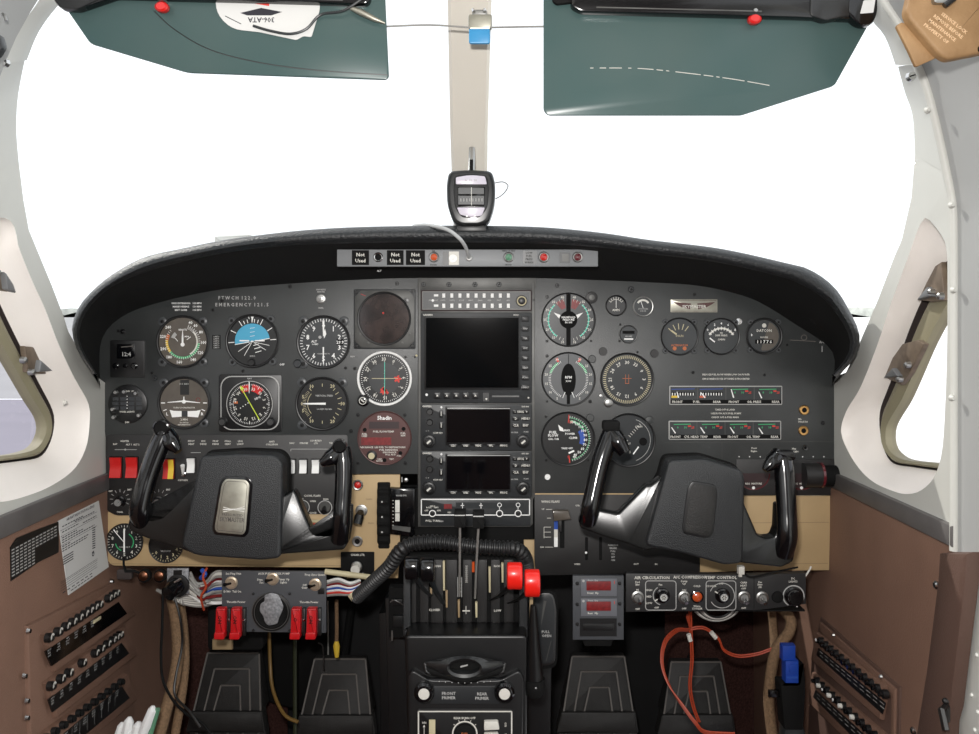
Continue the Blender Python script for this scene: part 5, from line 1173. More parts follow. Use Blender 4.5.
for x,l in ((425,'left black primer knob with a white face on the centre console'),(504.3,'right black primer knob with a white face on the centre console')):
    t = thing('primer_knob',l,'knob',FC@Vector((x,686,5))); sub(lambda m: m.lathe(x,688,[(9,4),(10.3,6.5),(10,12),(8,14.5),(6.2,15)],'blackgloss',26),'grip_ring',t,T=FC); sub(lambda m: m.lathe(x,687.6,[(5.8,14.6),(5.3,15.6),(0,15.9)],'offwhite',18),'cap',t,T=FC)
# trim handwheel
def trim():
    t = thing('elevator_trim_wheel','black lens-shaped trim wheel with an oval opening, middle of the centre console','wheel',FC@Vector((465,670,5)))
    def f(m):
        V=[];n=40;R=40;r_=16
        prof=[(41,0,4),(38,5.5,9),(27,8.2,15),(17,7,18),(15,5,16.5),(15.5,3.5,12)]
        m.add([],[],'blackgloss')
        rings=[]
        for (a,b,h) in prof:
            rings.append([Vector((465+a*math.cos(2*math.pi*k/n), 661+(b if b else 2)*math.sin(2*math.pi*k/n)*1.35, h)) for k in range(n)])
        m.loft(rings,'padgloss'); m.poly([(465+15*math.cos(2*math.pi*k/n),661+5*math.sin(2*math.pi*k/n)) for k in range(n)],11,'blackmatte')
    sub(f,'rim',t,T=FC); sub(lambda m: m.tube([(461,662,12),(468,659.6,13.5)],.9,'dimwhite',8),'pointer',t,T=FC)
    def d(m):
        m.tube([(427,667,5),(465,676,10),(503,667,5)],4.4,'blackmatte',12)
        for k in range(9):
            x=440+k*6.3; m.disc(x,674.6+(1-((x-465)/30)**2)*2.2,.55,14.6,'dimwhite',6)
    sub(d,'lower_rim',t,T=FC)
    for s in (-1,1): sub(lambda m: m.tube([(465+s*40,661,5),(465+s*38,668,9),(465+s*34,671,8)],1.3,'steeldk',8),'edge_clip',t,T=FC)
trim()
# levers: pair of black, pair with rods, pair of red
def lever(name,label,kx,ky,kw,kh,m_,foot,group=None,vert=True,kd=1.17,arm='steeldk',grooves=True):
    Fk = F(kd); t = thing(name,label,'lever',PT(foot[0],foot[1],DQ))
    def k(m):
        # barrel knob with flats: axis horizontal
        prof=[(-kw/2,.80),(-kw/2+.8,.96),(-kw/2+2,1),(kw/2-2,1),(kw/2-.8,.96),(kw/2,.80)]; n=26; rings=[]
        for (dx,r_) in prof: rings.append([Vector((kx+dx,ky+kh/2*r_*math.sin(2*math.pi*i/n),kh/2*.8*r_*math.cos(2*math.pi*i/n))) for i in range(n)])
        m.loft(rings,m_,ends=True)
    sub(k,'knob',t,T=Fk)
    a = PT(kx,ky+kh*.1,kd+.004); b = PT(foot[0],foot[1],DQ+.004); mb = MB(I4)
    mid = a.lerp(b,.5)+Vector((0,0,-.004)) 
    if vert: mb.tube([a,a.lerp(b,.5),b],.0021,'wire_grey',8)
    else: mb.tube(spl([a,mid,b],4),.0042,arm,8,flat=.35)
    mb.build('stalk',t); return t
lever('propeller_lever','left of two round black lever knobs left of the quadrant',411.8,568,13.5,23,'darkblueblack' if 0 else 'blackgloss',(431,596),vert=False,arm='dialgrey')
lever('propeller_lever','right of two round black lever knobs left of the quadrant',427.6,569.5,13.5,24,'blackgloss',(444,604),vert=False,arm='dialgrey')
lever('mixture_lever','left and higher of two bright red lever knobs',514.6,575.8,15.6,27,'redknob',(492,600),vert=False)
lever('mixture_lever','right and lower of two bright red lever knobs',532.2,583,15.6,27.5,'redknob',(509,603),vert=False)
def throttle(label,kx,ky,foot):
    Fk = F(1.13); t = thing('throttle_lever',label,'lever',PT(foot[0],foot[1],DQ))
    sub(lambda m:(m.prism(rpoly([(kx-5.8,ky-7.5),(kx+5.8,ky-7.5),(kx+5.6,ky+9),(kx-5.6,ky+9)],1.2),-12,2,'blackmatte',1.2),m.line(kx-5.4,ky-3.6,kx+5.4,ky-3.6,1.1,2.1,'dimwhite')),'knob',t,T=Fk)
    mb=MB(I4); mb.tube([PT(kx,ky+7,1.135),PT((kx+foot[0])/2,(ky+foot[1])/2,1.19),PT(*foot,DQ+.004)],.0016,'wire_grey',8); mb.build('rod',t)
throttle('left of two throttle levers, square black knob on a long thin rod',460,518.5,(459.5,596)); throttle('right of two throttle levers, square black knob on a long thin rod',478.4,519.5,(475,598))
# corrugated hose
def corr(name,label,pts,d,r,mt,pitch=.0062,cat='hose'):
    P = spl([PT(x,y,dd) for x,y,dd in pts],14); L=sum((P[i+1]-P[i]).length for i in range(len(P)-1)); n=int(L/pitch*4); P=resamp(P,n)
    mb=MB(I4); mb.tube(P,[r*(1.0 if i%4<2 else .8) for i in range(n)],mt,16); o=mb.build(name,angle=50); tag(o,label,cat); return o
corr('corrugated_hose','black corrugated hose looping over the quadrant from lower left to right',[(357,597,1.31),(372,583,1.27),(389,567,1.235),(401,550,1.22),(414,543.5,1.22),(440,542,1.215),(470,546,1.21),(500,548,1.21),(516,549,1.215),(524,556,1.225),(527,568,1.25),(528,590,1.28)],1.22,.0105,'black2')
# ================================================================== GUST LOCK BOOT, SIDE PLATE
t = thing('parking_brake_lever','long tapered black lever standing right of the red knobs','lever',PT(535,691,1.21))
FB=F(1.21)
sub(lambda m: m.tube([(533,604,4),(533.5,630,3),(534,660,1),(534.5,680,0)],[3,5,7.6,9.2],'blackgl2',18),'boot',t,T=FB); sub(lambda m: m.tube([(534.5,679,0),(535,686,0),(535,693,-2)],[10.5,11,9.5],'blackmatte',18),'base_ring',t,T=FB)
sub(lambda m: m.lathe(535.3,684,[(1.3,10.5),(0,11.8)],'chrome',10),'button',t,T=FB); sub(lambda m: m.box(530,600,533.5,634,-14,-8,'beigedk',.3),'lever_strip',t,T=FB)
t = thing('side_pocket_plate','dark grey oval-ended plate with a silver rim, right of the long black lever','plate',PT(545,668,1.30))
FS=F(1.30)
sub(lambda m:(m.prism(rpoly([(532,592),(556,590,8),(558.5,610),(557,668,8),(534,670)],4),-4,0,'blackmatte',.5),m.prism(rpoly([(533,594),(553,592,7),(556.5,610),(555,664,7),(534,666)],4),0,1.4,'steeldk',.4)),'rim',t,T=FS)
sub(lambda m:(m.prism(rpoly([(534,596),(552,594,6),(554.5,611),(553,662,6),(535,664)],4),1.4,2,'radio',.3),m.text('PULL',545.5,631,2.6,2.1,'dimwhite'),m.text('OPEN',546.5,635,2.6,2.1,'dimwhite'),m.line(545,600,541,624,3,2.15,'stackgrey',.4),m.line(551,640,546,660,.7,2.15,'stackgrey')),'face',t,T=FS)
# dark equipment left of quadrant
t = thing('wiring_junction_block','small black bracketed block left of the centre console','bracket',PT(398,640,1.32)); FJ=F(1.32)
sub(lambda m:(m.box(388,590,407,640,-20,-6,'blackmatte',1),m.box(392,600,402,606,-6,-2,'black',.6),m.box(393,616,403,627,-6,0,'padgloss',1)),'block',t,T=FJ)
sub(lambda m: m.tube(spl([Vector((390,603,-2)),Vector((394,600,0)),Vector((399,602,1)),Vector((404,606,-1))],4),.7,'steel',6),'clip_wire',t,T=FJ)
sub(lambda m: m.box(391,632,392.4,642,-5,-3,'steel'),'pin',t,T=FJ)
# ================================================================== LOWER LEFT SUB PANEL (trickle switches)
DL = 1.30; FL = F(DL)
def subpanel():
    t = thing('auxiliary_switch_panel','grey sub-panel with four red guards and a taped round hole, under the left yoke','switch panel',PT(274,636,DL))
    def f(m):
        m.prism([(221.5,571),(326,571.5),(326,633),(222,631.5)],-3,0,'radiogrey',.4)
        T=lambda s,x,y,z=2.1:m.text(s,x,y,z,.2,'offwhite')
        T('Set Ping Unit',233.5,571.9+1.6); T('AUX FUEL QUICK PUMP',274,573.6); T('Prop Sync Quant',315,574.6); T('Prim',260,579.6); T('Sec',261.5,582.4); T('Pump Up',284,579.2); T('Lights',283.5,582.2); T('Off',304.5,585); T('Gear',304.5,587.5); T('D.Wr  Tail On',232.5,591.4); T('Throttle Power',236,601.8); T('Throttle Power',309,602)
        m.box(318,588,324.5,594,0,.6,'black',.2)
    sub(f,'faceplate',t,T=FL)
    sub(lambda m:(m.lathe(271.5,612,[(19.8,0),(19.8,1),(17.6,1.6),(17.2,.9),(16.5,.9)],'black',36,cap=False),m.lathe(271.5,612,[(16.5,.9),(15.6,1.4),(14,1),(13.8,.4)],'blackmatte',36),m.ring(271.5,612,16.7,17.3,1.1,'stackgrey'),m.ring(271.5,612,19,19.7,1.2,'stackgrey'),[m.lathe(271.5+a*18.2,612+b*18.2,[(1.4,0),(1.2,1),(0,1.3)],'black',10) for a,b in ((-1,-1),(1,-1),(-1,1),(1,1))]),'round_flange',t,T=FL)
    def tape(m):
        P=[(265,594.5),(272,592),(279,594.5),(282,601),(284,606),(282,612),(279,618),(278,623),(269,625),(265.5,622),(264,616),(260,610),(261,603),(265,601)]
        m.prism(rpoly(P,2),1,2,'foil',.3)
    sub(tape,'silver_tape',t,T=FL)
    for x,y in ((231.5,582.6),(272.8,578.8),(315.3,584.4)):
        tn = sub(lambda m: m.lathe(x,y,[(6.4,0),(6.2,1.2),(4.6,1.7),(4.2,1.4),(3.6,3)],'toggnut',22),'toggle_nut',t,T=FL); sub(lambda m: m.tube([(x,y,2.5),(x-2.5,y-.3,6),(x-4.8,y-.6,9)],[1.2,1.3,1.9],'blackgloss',10),'toggle_lever',tn,T=FL)
    for x,s in ((223.5,'ON'),(238.5,'ON'),(298,'O'),(313.5,'ON')):
        g_=sub(lambda m:(m.prism(rpoly([(x-4.5,605),(x+5,605),(x+4.6,634.5),(x-5.6,634.5)],1.2),4,11,'redguard',1.6),m.text(s,x-.3,616,3.6,11.1,'blackmatte',rot=90),m.prism(rpoly([(x-5.4,628),(x+4.6,628),(x+4.4,635),(x-5.8,635)],1.5),10,13,'redguard',1)),'red_guard',t,T=FL)
        sub(lambda m:(m.box(x+5.4,607,x+8.2,634,0,5,'steeldk',.4),m.lathe(x+7,618.5,[(1.5,5),(0,6.5)],'chrome',10)),'hinge',t,T=FL)
subpanel()
# ignition switch on plate, copper studs
t = thing('ignition_switch','round black lock barrel on a silver plate with a wire hanging from it','switch',PT(180,596,1.31)); FG=F(1.31)
sub(lambda m:(m.box(167,568.5,188.5,594,-2,0,'foil',.3),m.box(173.5,570,182,575,0,.4,'black'),m.lathe(178,585.5,[(11.5,0),(11.2,2),(9,2.6)],'black',26)),'plate',t,T=FG)
sub(lambda m: m.tube([(177.5,585,1),(175.5,587,8),(173,589.5,14)],[8.4,8,7.6],'blackgloss',22),'barrel',t,T=FG); 
sub(lambda m: m.tube([(178,580,9),(184,576,9.4)],1.3,'chrome',8),'shine_strip',t,T=FG)  # chrome tube drawn as the shine on the barrel
for x in (144.3,160): 
    t = thing('copper_stud','%s of two round copper studs under the beige lower panel' % ('left' if x<150 else 'right'),'stud',PT(x,581,1.33)); FK=F(1.33)
    sub(lambda m: m.lathe(x,576,[(6.4,-4),(6.4,1),(5,2)],'blackmatte',18),'collar',t,T=FK); sub(lambda m: m.lathe(x,575.5,[(5,1.5),(4.6,3.4),(2.6,4.4),(0,4.8)],'copper',18),'dome',t,T=FK)
t = thing('panel_end_bracket','small black and olive bracket under the left end of the beige panel','bracket',PT(122,575,1.33)); FK=F(1.33)
sub(lambda m: m.box(116,570,131,580,-6,-1,'gapdark',.6,2),'block',t,T=FK); sub(lambda m: m.tube([(124,556,1),(124.5,564,2),(126,571,1),(134,571,0),(140,574,-2)],[1,1.2,1.6,1.6,1.2],'blackmatte',8),'cable',t,T=FK)
# wire bundle
def bundle(name,label,spec,d0):
    t = thing(name,label,'wires',PT(*spec[0][0][1],d0))
    for i,(m_,*pts) in enumerate(spec):
        mb=MB(I4); mb.tube(spl([PT(x,y,d0+random.uniform(-.02,.02)) for x,y in pts],5),.0022,m_,6); mb.build('wire',t)
    return t
cols=['wire_grey','offwhite','wire_grey','reddark','white','wire_grey','offwhite','blue','wire_grey','wire_grey','reddark','offwhite','wire_grey','white']
sp=[]
for i in range(14):
    k=i; sp.append((cols[i],(190-k*.8,572+k*1.2),(196+k*.6,583+k*1.6),(206,582+k*1.9-i*.3),(216,572+k*2.4),(232,573+k*2.2)))
spec=[(a,*b) for a,*b in sp]
t=thing('wire_bundle','loose bundle of white, grey and red wires left of the grey sub-panel','wires',PT(200,600,1.33))
for m_,*pts in spec:
    mb=MB(I4); mb.tube(spl([PT(x,y,1.335+random.uniform(-.015,.015)) for x,y in pts],5),.0024,m_,6); mb.build('wire',t)
mb=MB(I4)
for k in range(9):
    mb2=MB(I4); mb2.tube(spl([PT(157+k*3,590+k*1.2,1.36),PT(168+k*2,596+k,1.35),PT(183,603-k*.8,1.35),PT(200,606-k*1.2,1.35),PT(214,603-k*1.5,1.35)],5),.0026,('wire_grey','offwhite')[k%2],6); mb2.build('wire',t)
mb=MB(I4); mb.tube(spl([PT(207,568,1.31),PT(203,577,1.30),PT(206,587,1.30),PT(201,597,1.30),PT(204,610,1.31)],5),.0018,'wire_orange',6); mb.build('wire',t,)
mb=MB(I4); mb.tube(spl([PT(202,570,1.31),PT(205,574,1.305),PT(201,578,1.31)],5),.0035,'blue',8); mb.build('blue_wire',t)
t2=thing('wire_bundle','short cluster of white, red and grey wires right of the grey sub-panel','wires',PT(345,600,1.33))
for k in range(8):
    mb=MB(I4); mb.tube(spl([PT(326,582+k*1.9,1.34),PT(338,579+k*2.2,1.33),PT(350,583+k*1.6,1.32),PT(360,580+k*1.3,1.33)],5),.0022,['white','wire_grey','reddark','white','blue','white','redmatte','wire_grey'][k],6); mb.build('wire',t2)
mb=MB(I4); mb.tube([PT(325,571.5,1.30),PT(345,574,1.30),PT(373,577.5,1.31)],.0042,'cream',12); tag(mb.build('cream_conduit'),'cream plastic conduit between the grey sub-panel and the corrugated hose','tube')
mb=MB(F(1.31)); mb.tube([(351,594,0),(355,598,2)],4,'cream',8); tag(mb.build('wire_connector'),'small cream connector at the end of the right-hand wire cluster','connector')
# ================================================================== DIGITAL TACH MODULE + ENVIRONMENT PANEL
DT=1.27; FT=F(DT)
def tach():
    t = thing('digital_tachometer','grey rack unit with two dark red digital windows, lower centre right','instrument',PT(598,640,DT))
    def f(m):
        m.prism([(573,576.5),(624,576.5),(624,640.5),(573,640.5)],-6,-2,'radiogrey',.3)
        for y in (579,599): m.box(581,y,617,y+17.5,-2,-1,'radiogrey2',.3)
        for a,b in ((577.5,584),(577.5,605),(577.5,625),(620,584),(620,604.5),(620,625)): m.lathe(a,b,[(1.9,-1.9),(1.6,-1),(0,-.8)],'black',12)
        m.box(580,619,617,637,-2,-1.7,'black'); m.box(583,624,614,631,-1.7,-.6,'black',.6)
        for y,s1 in ((580.6,'MAN'),(600.8,'RPM')): m.text('Front  Eng',593,y,1.7,-.8,'dimwhite'); m.text('Front  Mp' if y<590 else 'Rear  Mp',593,y+12.6,2,-.8,'offwhite'); m.disc(583.5,y+.6,1.3,-.8,'dimwhite',8); m.text('I',614.5,y+2,3,-.8,'redmatte')
    sub(f,'faceplate',t,T=FT)
    for y in (581.5,601.8): sub(lambda m: m.box(586.6,y,611,y+9,-1,0,'reddark',.2),'display_window',t,T=FT)
    sub(lambda m: m.prism([(582,641),(616,641),(612,650),(586,650)],-60,-10,'blackmatte',.5),'lower_housing',t,T=FT)
tach()
def env():
    t = thing('climate_control_panel','long black air and temperature control panel with chrome toggles under the right yoke','control panel',PT(716,611,DT))
    def f(m):
        m.prism([(626,573.5),(752,575),(806,573),(806,604),(760,610),(626,612)],-8,0,'panelenv',.5); m.line(754,576,754,609,.6,.1,'blackmatte')
        T=lambda s,x,y,z=2.3:m.text(s,x,y,z,.2,'offwhite')
        T('AIR CIRCULATION',652,577.6,3); T('A/C COMPRESSOR',690,577,2.9); T('TEMP CONTROL',721,577.4,3)
        for a,b,s in ((637.5,582,'Fwd'),(637.5,584.5,'Blw'),(637.5,589.7,'HI'),(637.5,609,'OFF'),(684,581,'Comp'),(684,583.5,'Cyl'),(684,590,'ON'),(684,608.5,'OFF'),(697,586,'COLD'),(697,606,'Warm'),(697,608.5,'COOLER'),(743.5,582.5,'CARB'),(743.5,585.5,'HEAT'),(743.5,588.5,'OFF'),(743.5,608,'OFF'),(760,582,'Fan'),(760,584.5,'Blwr'),(760,587,'Aft'),(793,578.5,'DC'),(793,581.5,'LIGHTS'),(649,590,'HIGH'),(649,596.5,'MED'),(649,603,'LOW'),(660.5,584.5,'Fan'),(656.5,607.6,'OFF'),(711,586,'COOLER'),(721,583.5,'OFF')): T(s,a,b,1.9)
        for x0,x1 in ((645.5,676),(706,735.8)):
            q=rr(x0,580.8,x1,610,3); n=len(q)
            for i in range(n): m.line(*q[i],*q[(i+1)%n],.8,.25,'dimwhite')
        m.ring(662.5,595.5,9,9.8,.25,'dimwhite',195,330); m.ring(722,595.5,12,12.8,.25,'dimwhite',-70,240); m.ring(793.5,596,9.8,11,.25,'dimwhite',-150,150)
    sub(f,'faceplate',t,T=FT)
    for x,y in ((637.5,597),(684,597),(743.8,597),(762,597.5)):
        tn = sub(lambda m: m.lathe(x,y,[(6.4,0),(6.2,1.2),(4.6,1.8),(4,1.4),(3.6,3)],'steel',22),'toggle_nut',t,T=FT); sub(lambda m: m.tube([(x,y,2.5),(x+.3,y+1.6,6),(x+.8,y+3.4,9)],[1.1,1.3,1.9],'chrome',10),'toggle_lever',tn,T=FT)
    sub(lambda m: m.lathe(697,596.5,[(6.6,0),(6.4,1.4),(5,2)],'blackgloss',22,cap=False),'lamp_ring',t,T=FT); sub(lambda m: m.lathe(697,596.5,[(5,1),(3.6,2.2),(0,2.8)],'amberlens',16),'amber_lamp',t,T=FT)
    for x,y,r in ((662.5,595.5,7.6),(722.5,595.5,7.6)):
        def kn(m):
            m.lathe(x,y,[(r,0),(r*.95,1.4),(r*.72,2),(r*.68,6),(r*.6,6.6)],'blackgloss',24); m.ring(x,y,r*.28,r*.48,6.7,'dimwhite')
            for a in (0,60,120): m.tick(x,y,a,-r*.4,r*.4,.5,6.75,'offwhite')
            m.tick(x,y,-120 if x<700 else -60,r*.8,r*1.25,1.2,2.2,'offwhite')
        sub(kn,'rotary_knob',t,T=FT)
    sub(lambda m: m.lathe(777.5,597,[(6,0),(5.6,1.6),(4,2)],'blackmatte',20),'blank_plug',t,T=FT)
    sub(lambda m:(m.lathe(793.5,596,[(9.6,0),(9.2,2),(7.6,2.6),(7.4,8),(6.6,8.8)],'blackgloss',28),m.tick(793.5,596,165,6,10.5,1.2,2.7,'white')),'light_knob',t,T=FT)
    sub(lambda m: m.box(626,611,806,612.5,-30,-3,'blackmatte'),'lower_lip',t,T=FT)
env()
mb=MB(F(1.24)); mb.tube(spl([Vector((744,573,0)),Vector((752,577,0)),Vector((775,573,-3)),Vector((800,569,-6))],5),1,'blackmatte',8); tag(mb.build('thin_black_cable'),'thin black cable lying along the top of the climate control panel','cable')
t=thing('cable_clip','small cream cable clip just under the right yoke pad','clip',PT(741,577,1.24)); sub(lambda m:(m.box(738,566,744,574,-4,3,'offwhite',1),m.box(739,573,742,577,-3,1,'offwhite',.6)),'body',t,T=F(1.24))
mb=MB(FT); mb.tube([(806,577,-2),(810,571,-2),(812,567,-2)],.9,'offwhite',6); tag(mb.build('white_tie'),'short white tie at the right end of the climate control panel','tie')
# coils
for k in range(6):
    mb=MB(F(1.32)); R=27-k*2.3; mb.tube([(718+R*math.cos(math.radians(a)),598+k*1.1+(R*.92)*math.sin(math.radians(a)),-6+k) for a in range(8,173,11)],1.15,('wire_grey','offwhite','steeldk')[k%3],7)
    if k==0: cw=thing('coiled_grey_cable','coil of grey wires hanging below the climate control panel','cable',PT(718,625,1.32))
    mb.build('strand',cw)
# orange wires
ow=thing('orange_wire_loom','thin orange wires looping down over the far right pedal','wires',PT(690,640,1.36))
for k,(o) in enumerate((0,1.6,3)):
    for pts in (((687,614),(690,628),(676,629),(664,641),(661,662),(668,684),(684,706),(696,722),(706,731),(735,733)),):
        mb=MB(I4); mb.tube(spl([PT(x+o*(.7 if x<680 else -.2),y+o*.8,1.38-.015*i+.01*k) for i,(x,y) in enumerate(pts)],6),.0012,'wire_orange',7); mb.build('wire',ow)
for o in (0,2):
    mb=MB(I4); mb.tube(spl([PT(x+o,y,1.37) for x,y in ((689,612),(690,634),(691,660),(689,685),(692,705),(698,722))],6),.0013,'wire_orange',7); mb.build('wire',ow)
    mb=MB(I4); mb.tube(spl([PT(x,y+o,1.37) for x,y in ((690,628),(704,627),(718,637),(724,649),(738,655),(757,653),(772,648),(785,645))],6),.0013,'wire_orange',7); mb.build('wire',ow)
for a in (((688.6,634),(690.5,641)),((711,632),(716,638))):
    mb=MB(I4); mb.tube([PT(*a[0],1.365),PT(*a[1],1.365)],.0036,'offwhite',8); mb.build('sleeve',ow)
# blue connector and black block on right
t=thing('blue_connector','bright blue plastic connector plugged into a tall black block','connector',PT(790,682,1.33)); F3=F(1.33)
sub(lambda m:(m.box(783,658,796,680,-4,8,'bluebright',1),m.box(781,644,794,659,-4,5,'bluebright',1),m.box(784,673,795,675,8,8.6,'blue'),m.box(786,661,794,669,8,9,'bluebright',.5)),'housing',t,T=F3)
t=thing('black_relay_block','tall black box under the blue connector beside the right wall','box',PT(790,740,1.33))
sub(lambda m: m.prism(rpoly([(779,682),(797,682),(801,660),(803,668),(804,690),(802,728),(783,728)],2),-14,5,'blackmatte',1.5),'case',t,T=F3)
sub(lambda m: m.prism(rpoly([(784,727),(803,726),(808,748),(782,748)],2),-12,3,'dialgrey',1.5),'foot',t,T=F3)
sub(lambda m:(m.box(767,688,779,695,3,6,'blackgloss',1)),'strap',t,T=F(1.34))
def hose(label,pts,r,grp=None):
    P=resamp(spl([PT(*p) for p in pts],8),70); mb=MB(I4); mb.tube(P,[r*(1 if i%2 else .93) for i in range(70)],'braid',12); tag(mb.build('braided_hose',angle=60),label,'hose')
hose('tan braided hose running down beside the blue connector at right',[(778,606,1.40),(790,618,1.38),(789,632,1.37),(776,650,1.37),(770,680,1.37),(769,705,1.37),(773,740,1.37)],.0088)
hose('short tan braided hose dropping behind the climate control panel',[(771,606,1.44),(773,625,1.44),(774,650,1.43),(771,680,1.42)],.007)
hose('thicker of two tan braided hoses running down at the left wall',[(172,598,1.38),(176,620,1.38),(178,650,1.36),(174,680,1.34),(166,710,1.32),(158,740,1.30)],.0095)
hose('thinner tan braided hose close beside the thicker one at left',[(180,602,1.42),(184,630,1.42),(185,665,1.40),(181,700,1.38),(174,740,1.36)],.0072)
for pts,r,l in ((((163,590,1.31),(162,630,1.31),(161,655,1.31),(163,680,1.31),(173,700,1.29),(188,715,1.27),(203,724,1.26),(214,740,1.25)),.0021,'long thin black cable hanging down at left and crossing the braided hoses'),(((173,592,1.29),(180,618,1.29),(182,645,1.30),(176,675,1.29),(175,695,1.28),(190,712,1.26),(200,727,1.25)),.0018,'thin grey cable hanging from the ignition barrel')):
    mb=MB(I4); mb.tube(spl([PT(*p) for p in pts],8),r,'blackmatte' if r>.002 else 'steeldk',8); tag(mb.build('hanging_cable'),l,'cable')
# green and yellow tubes between left pedals
for pts,m_,r,l,nm in ((((295,638,1.52),(295,690,1.52),(295.3,860,1.50)),'oliverod',.0036,'straight olive push rod between the two left pedals','push_rod'),(((269,612,1.5),(270,660,1.5),(273,690,1.48),(284,714,1.45),(298,722,1.44)),'yellowhose',.003,'yellowish curved tube between the two left pedals','curved_tube')):
    mb=MB(I4); mb.tube(spl([PT(*p) for p in pts],6),r,m_,10)
    if nm=='push_rod': mb.T=I4
    tag(mb.build(nm),l,'tube' if nm!='rope_cable' else 'cable')
t=thing('rope_cable','thin rope cable with a yellow end fitting above the second pedal from the left','cable',PT(336.5,657,1.5)); sub(lambda m: m.tube([(336.5,600,0),(336.8,628,0),(336.5,641,0)],1.9,'braid',8),'rope',t,T=F(1.5)); sub(lambda m: m.tube([(336.5,640,0),(336.5,646,0),(336.8,657,0)],[1.6,3.4,2],'yellow',10),'fork',t,T=F(1.5))
# ================================================================== PEDALS
def pedal(label,x0,x1,yt,X0,X1,yb,d=1.60):
    Ft=F(d); t=thing('rudder_pedal',label,'pedal',PT((X0+X1)/2,yb+40,d))
    def plate(m):
        P=[(x0,yt),(x1,yt),(X1,yb),(X0,yb)]; m.prism(rpoly(P,1.5),-8,0,'rubber',1,sl=((x0+x1)/2,yt,0,.35))
        H=lambda y: .35*(y-yt)+.15
        cx=(x0+x1)/2; w0=(x1-x0)/2; h=yb-yt; W0=(X1-X0)/2; C1=(X0+X1)/2
        for k,(f,g_) in enumerate(((.985,.01),(.66,.27),(.36,.54))):
            a=(cx-w0*f,yt+h*g_); b=(cx+w0*f,yt+h*g_); c0=C1-W0*(f*.97+.02*k); c1=C1+W0*(f*.97+.02*k)
            for p,q in ((a,b),(a,(c0,yb-2)),(b,(c1,yb-2))):
                u=Vector((q[0]-p[0],q[1]-p[1])).normalized(); nn=Vector((-u.y,u.x))*.75
                V=[(p[0]+nn.x,p[1]+nn.y,H(p[1])),(q[0]+nn.x,q[1]+nn.y,H(q[1])),(q[0]-nn.x,q[1]-nn.y,H(q[1])),(p[0]-nn.x,p[1]-nn.y,H(p[1]))]
                m.add(V+[(v[0],v[1],v[2]+1.4) for v in V],[(4,5,6,7),(0,1,5,4),(2,3,7,6)],'rubberline')
    sub(plate,'upper_pad',t,T=Ft)
    hb=.35*(yb-yt)
    sub(lambda m: m.prism(rpoly([(X0-1,yb-3),(X1+1,yb-3),(X1+4,yb+18),(X0-6,yb+18)],2),hb-10,hb+3,'rubber',2),'hinge_cover',t,T=Ft)
    def low(m):
        m.prism([(X0-3,yb+16),(X1+3,yb+16),(X1+5,yb+80),(X0-6,yb+80)],hb-14,hb-2,'rubber',1)
        for k in range(5):
            x=X0+4+(X1-X0-8)*k/4; m.box(x-.9,yb+19,x+.9,yb+80,hb-2,hb+.4,'stackgrey',.3)
    sub(low,'lower_pad',t,T=Ft)
    mb=MB(I4)
    a=PT((x0+x1)/2,(yt+yb)/2,d+.02); mb.tube([a, Vector((a.x,.44,a.z+.12))],.008,'blackmatte',10); mb.build('pedal_arm',t)
pedal('rudder pedal furthest left, black rubber with nested grey outlines',207.7,260,652,198.6,267,705)
pedal('second rudder pedal from the left, black rubber with nested grey outlines',314.5,366,658,304,374.5,709)
pedal('third rudder pedal from the left, right of the centre console',571.6,624.5,655.5,560.5,631.5,706)
pedal('rudder pedal furthest right, with orange wires hanging over it',670.6,720.7,661,659,727,709)
# dark ducts and structure beyond the pedals
FD=F(1.66)
t=thing('heater_duct','dark box duct between the second pedal and the centre console','duct',PT(392,740,1.6))
sub(lambda m: m.prism([(384,600),(403,596),(403,770),(386,770)],-30,40,'black',1),'duct_body',t,T=FD)
t=thing('duct_panel','dark panel with a silver edge line behind the auxiliary switch panel','panel',PT(300,700,1.62))
sub(lambda m:(m.prism(rpoly([(252,618),(328,618),(328,700),(305,712),(262,700)],4),-6,0,'blackmatte',1),m.tube([(328.4,600,3),(328.8,655,3)],.8,'wire_grey',6)),'sheet',t,T=FD)
mb=MB(F(1.55)); mb.tube(spl([Vector((318,643,0)),Vector((322,645,0)),Vector((323.5,652,0)),Vector((323.8,670,0))],5),.8,'steeldk',6); tag(mb.build('bent_wire'),'short bent silver wire above the second pedal from the left','wire')
# dark box at left behind first pedal and console side shell
t=thing('black_equipment_tray','black tray behind the red guards at left','tray',PT(215,655,1.45)); sub(lambda m:(m.box(206,606,262,652,-20,-4,'blackmatte',2,4),m.box(212,640,232,650,-4,0,'beigedk',1)),'tray_body',t,T=F(1.45))
t=thing('console_side_shroud','black side shroud filling the gap between pedals and centre console','shroud',PT(380,760,1.45)); sub(lambda m: m.prism([(386,596),(412,590),(412,800),(392,800)],-10,8,'black',1.5),'left_sheet',t,T=F(1.40)); sub(lambda m: m.prism([(522,600),(552,596),(549,800),(524,800)],-10,8,'black',1.5),'right_sheet',t,T=F(1.40))
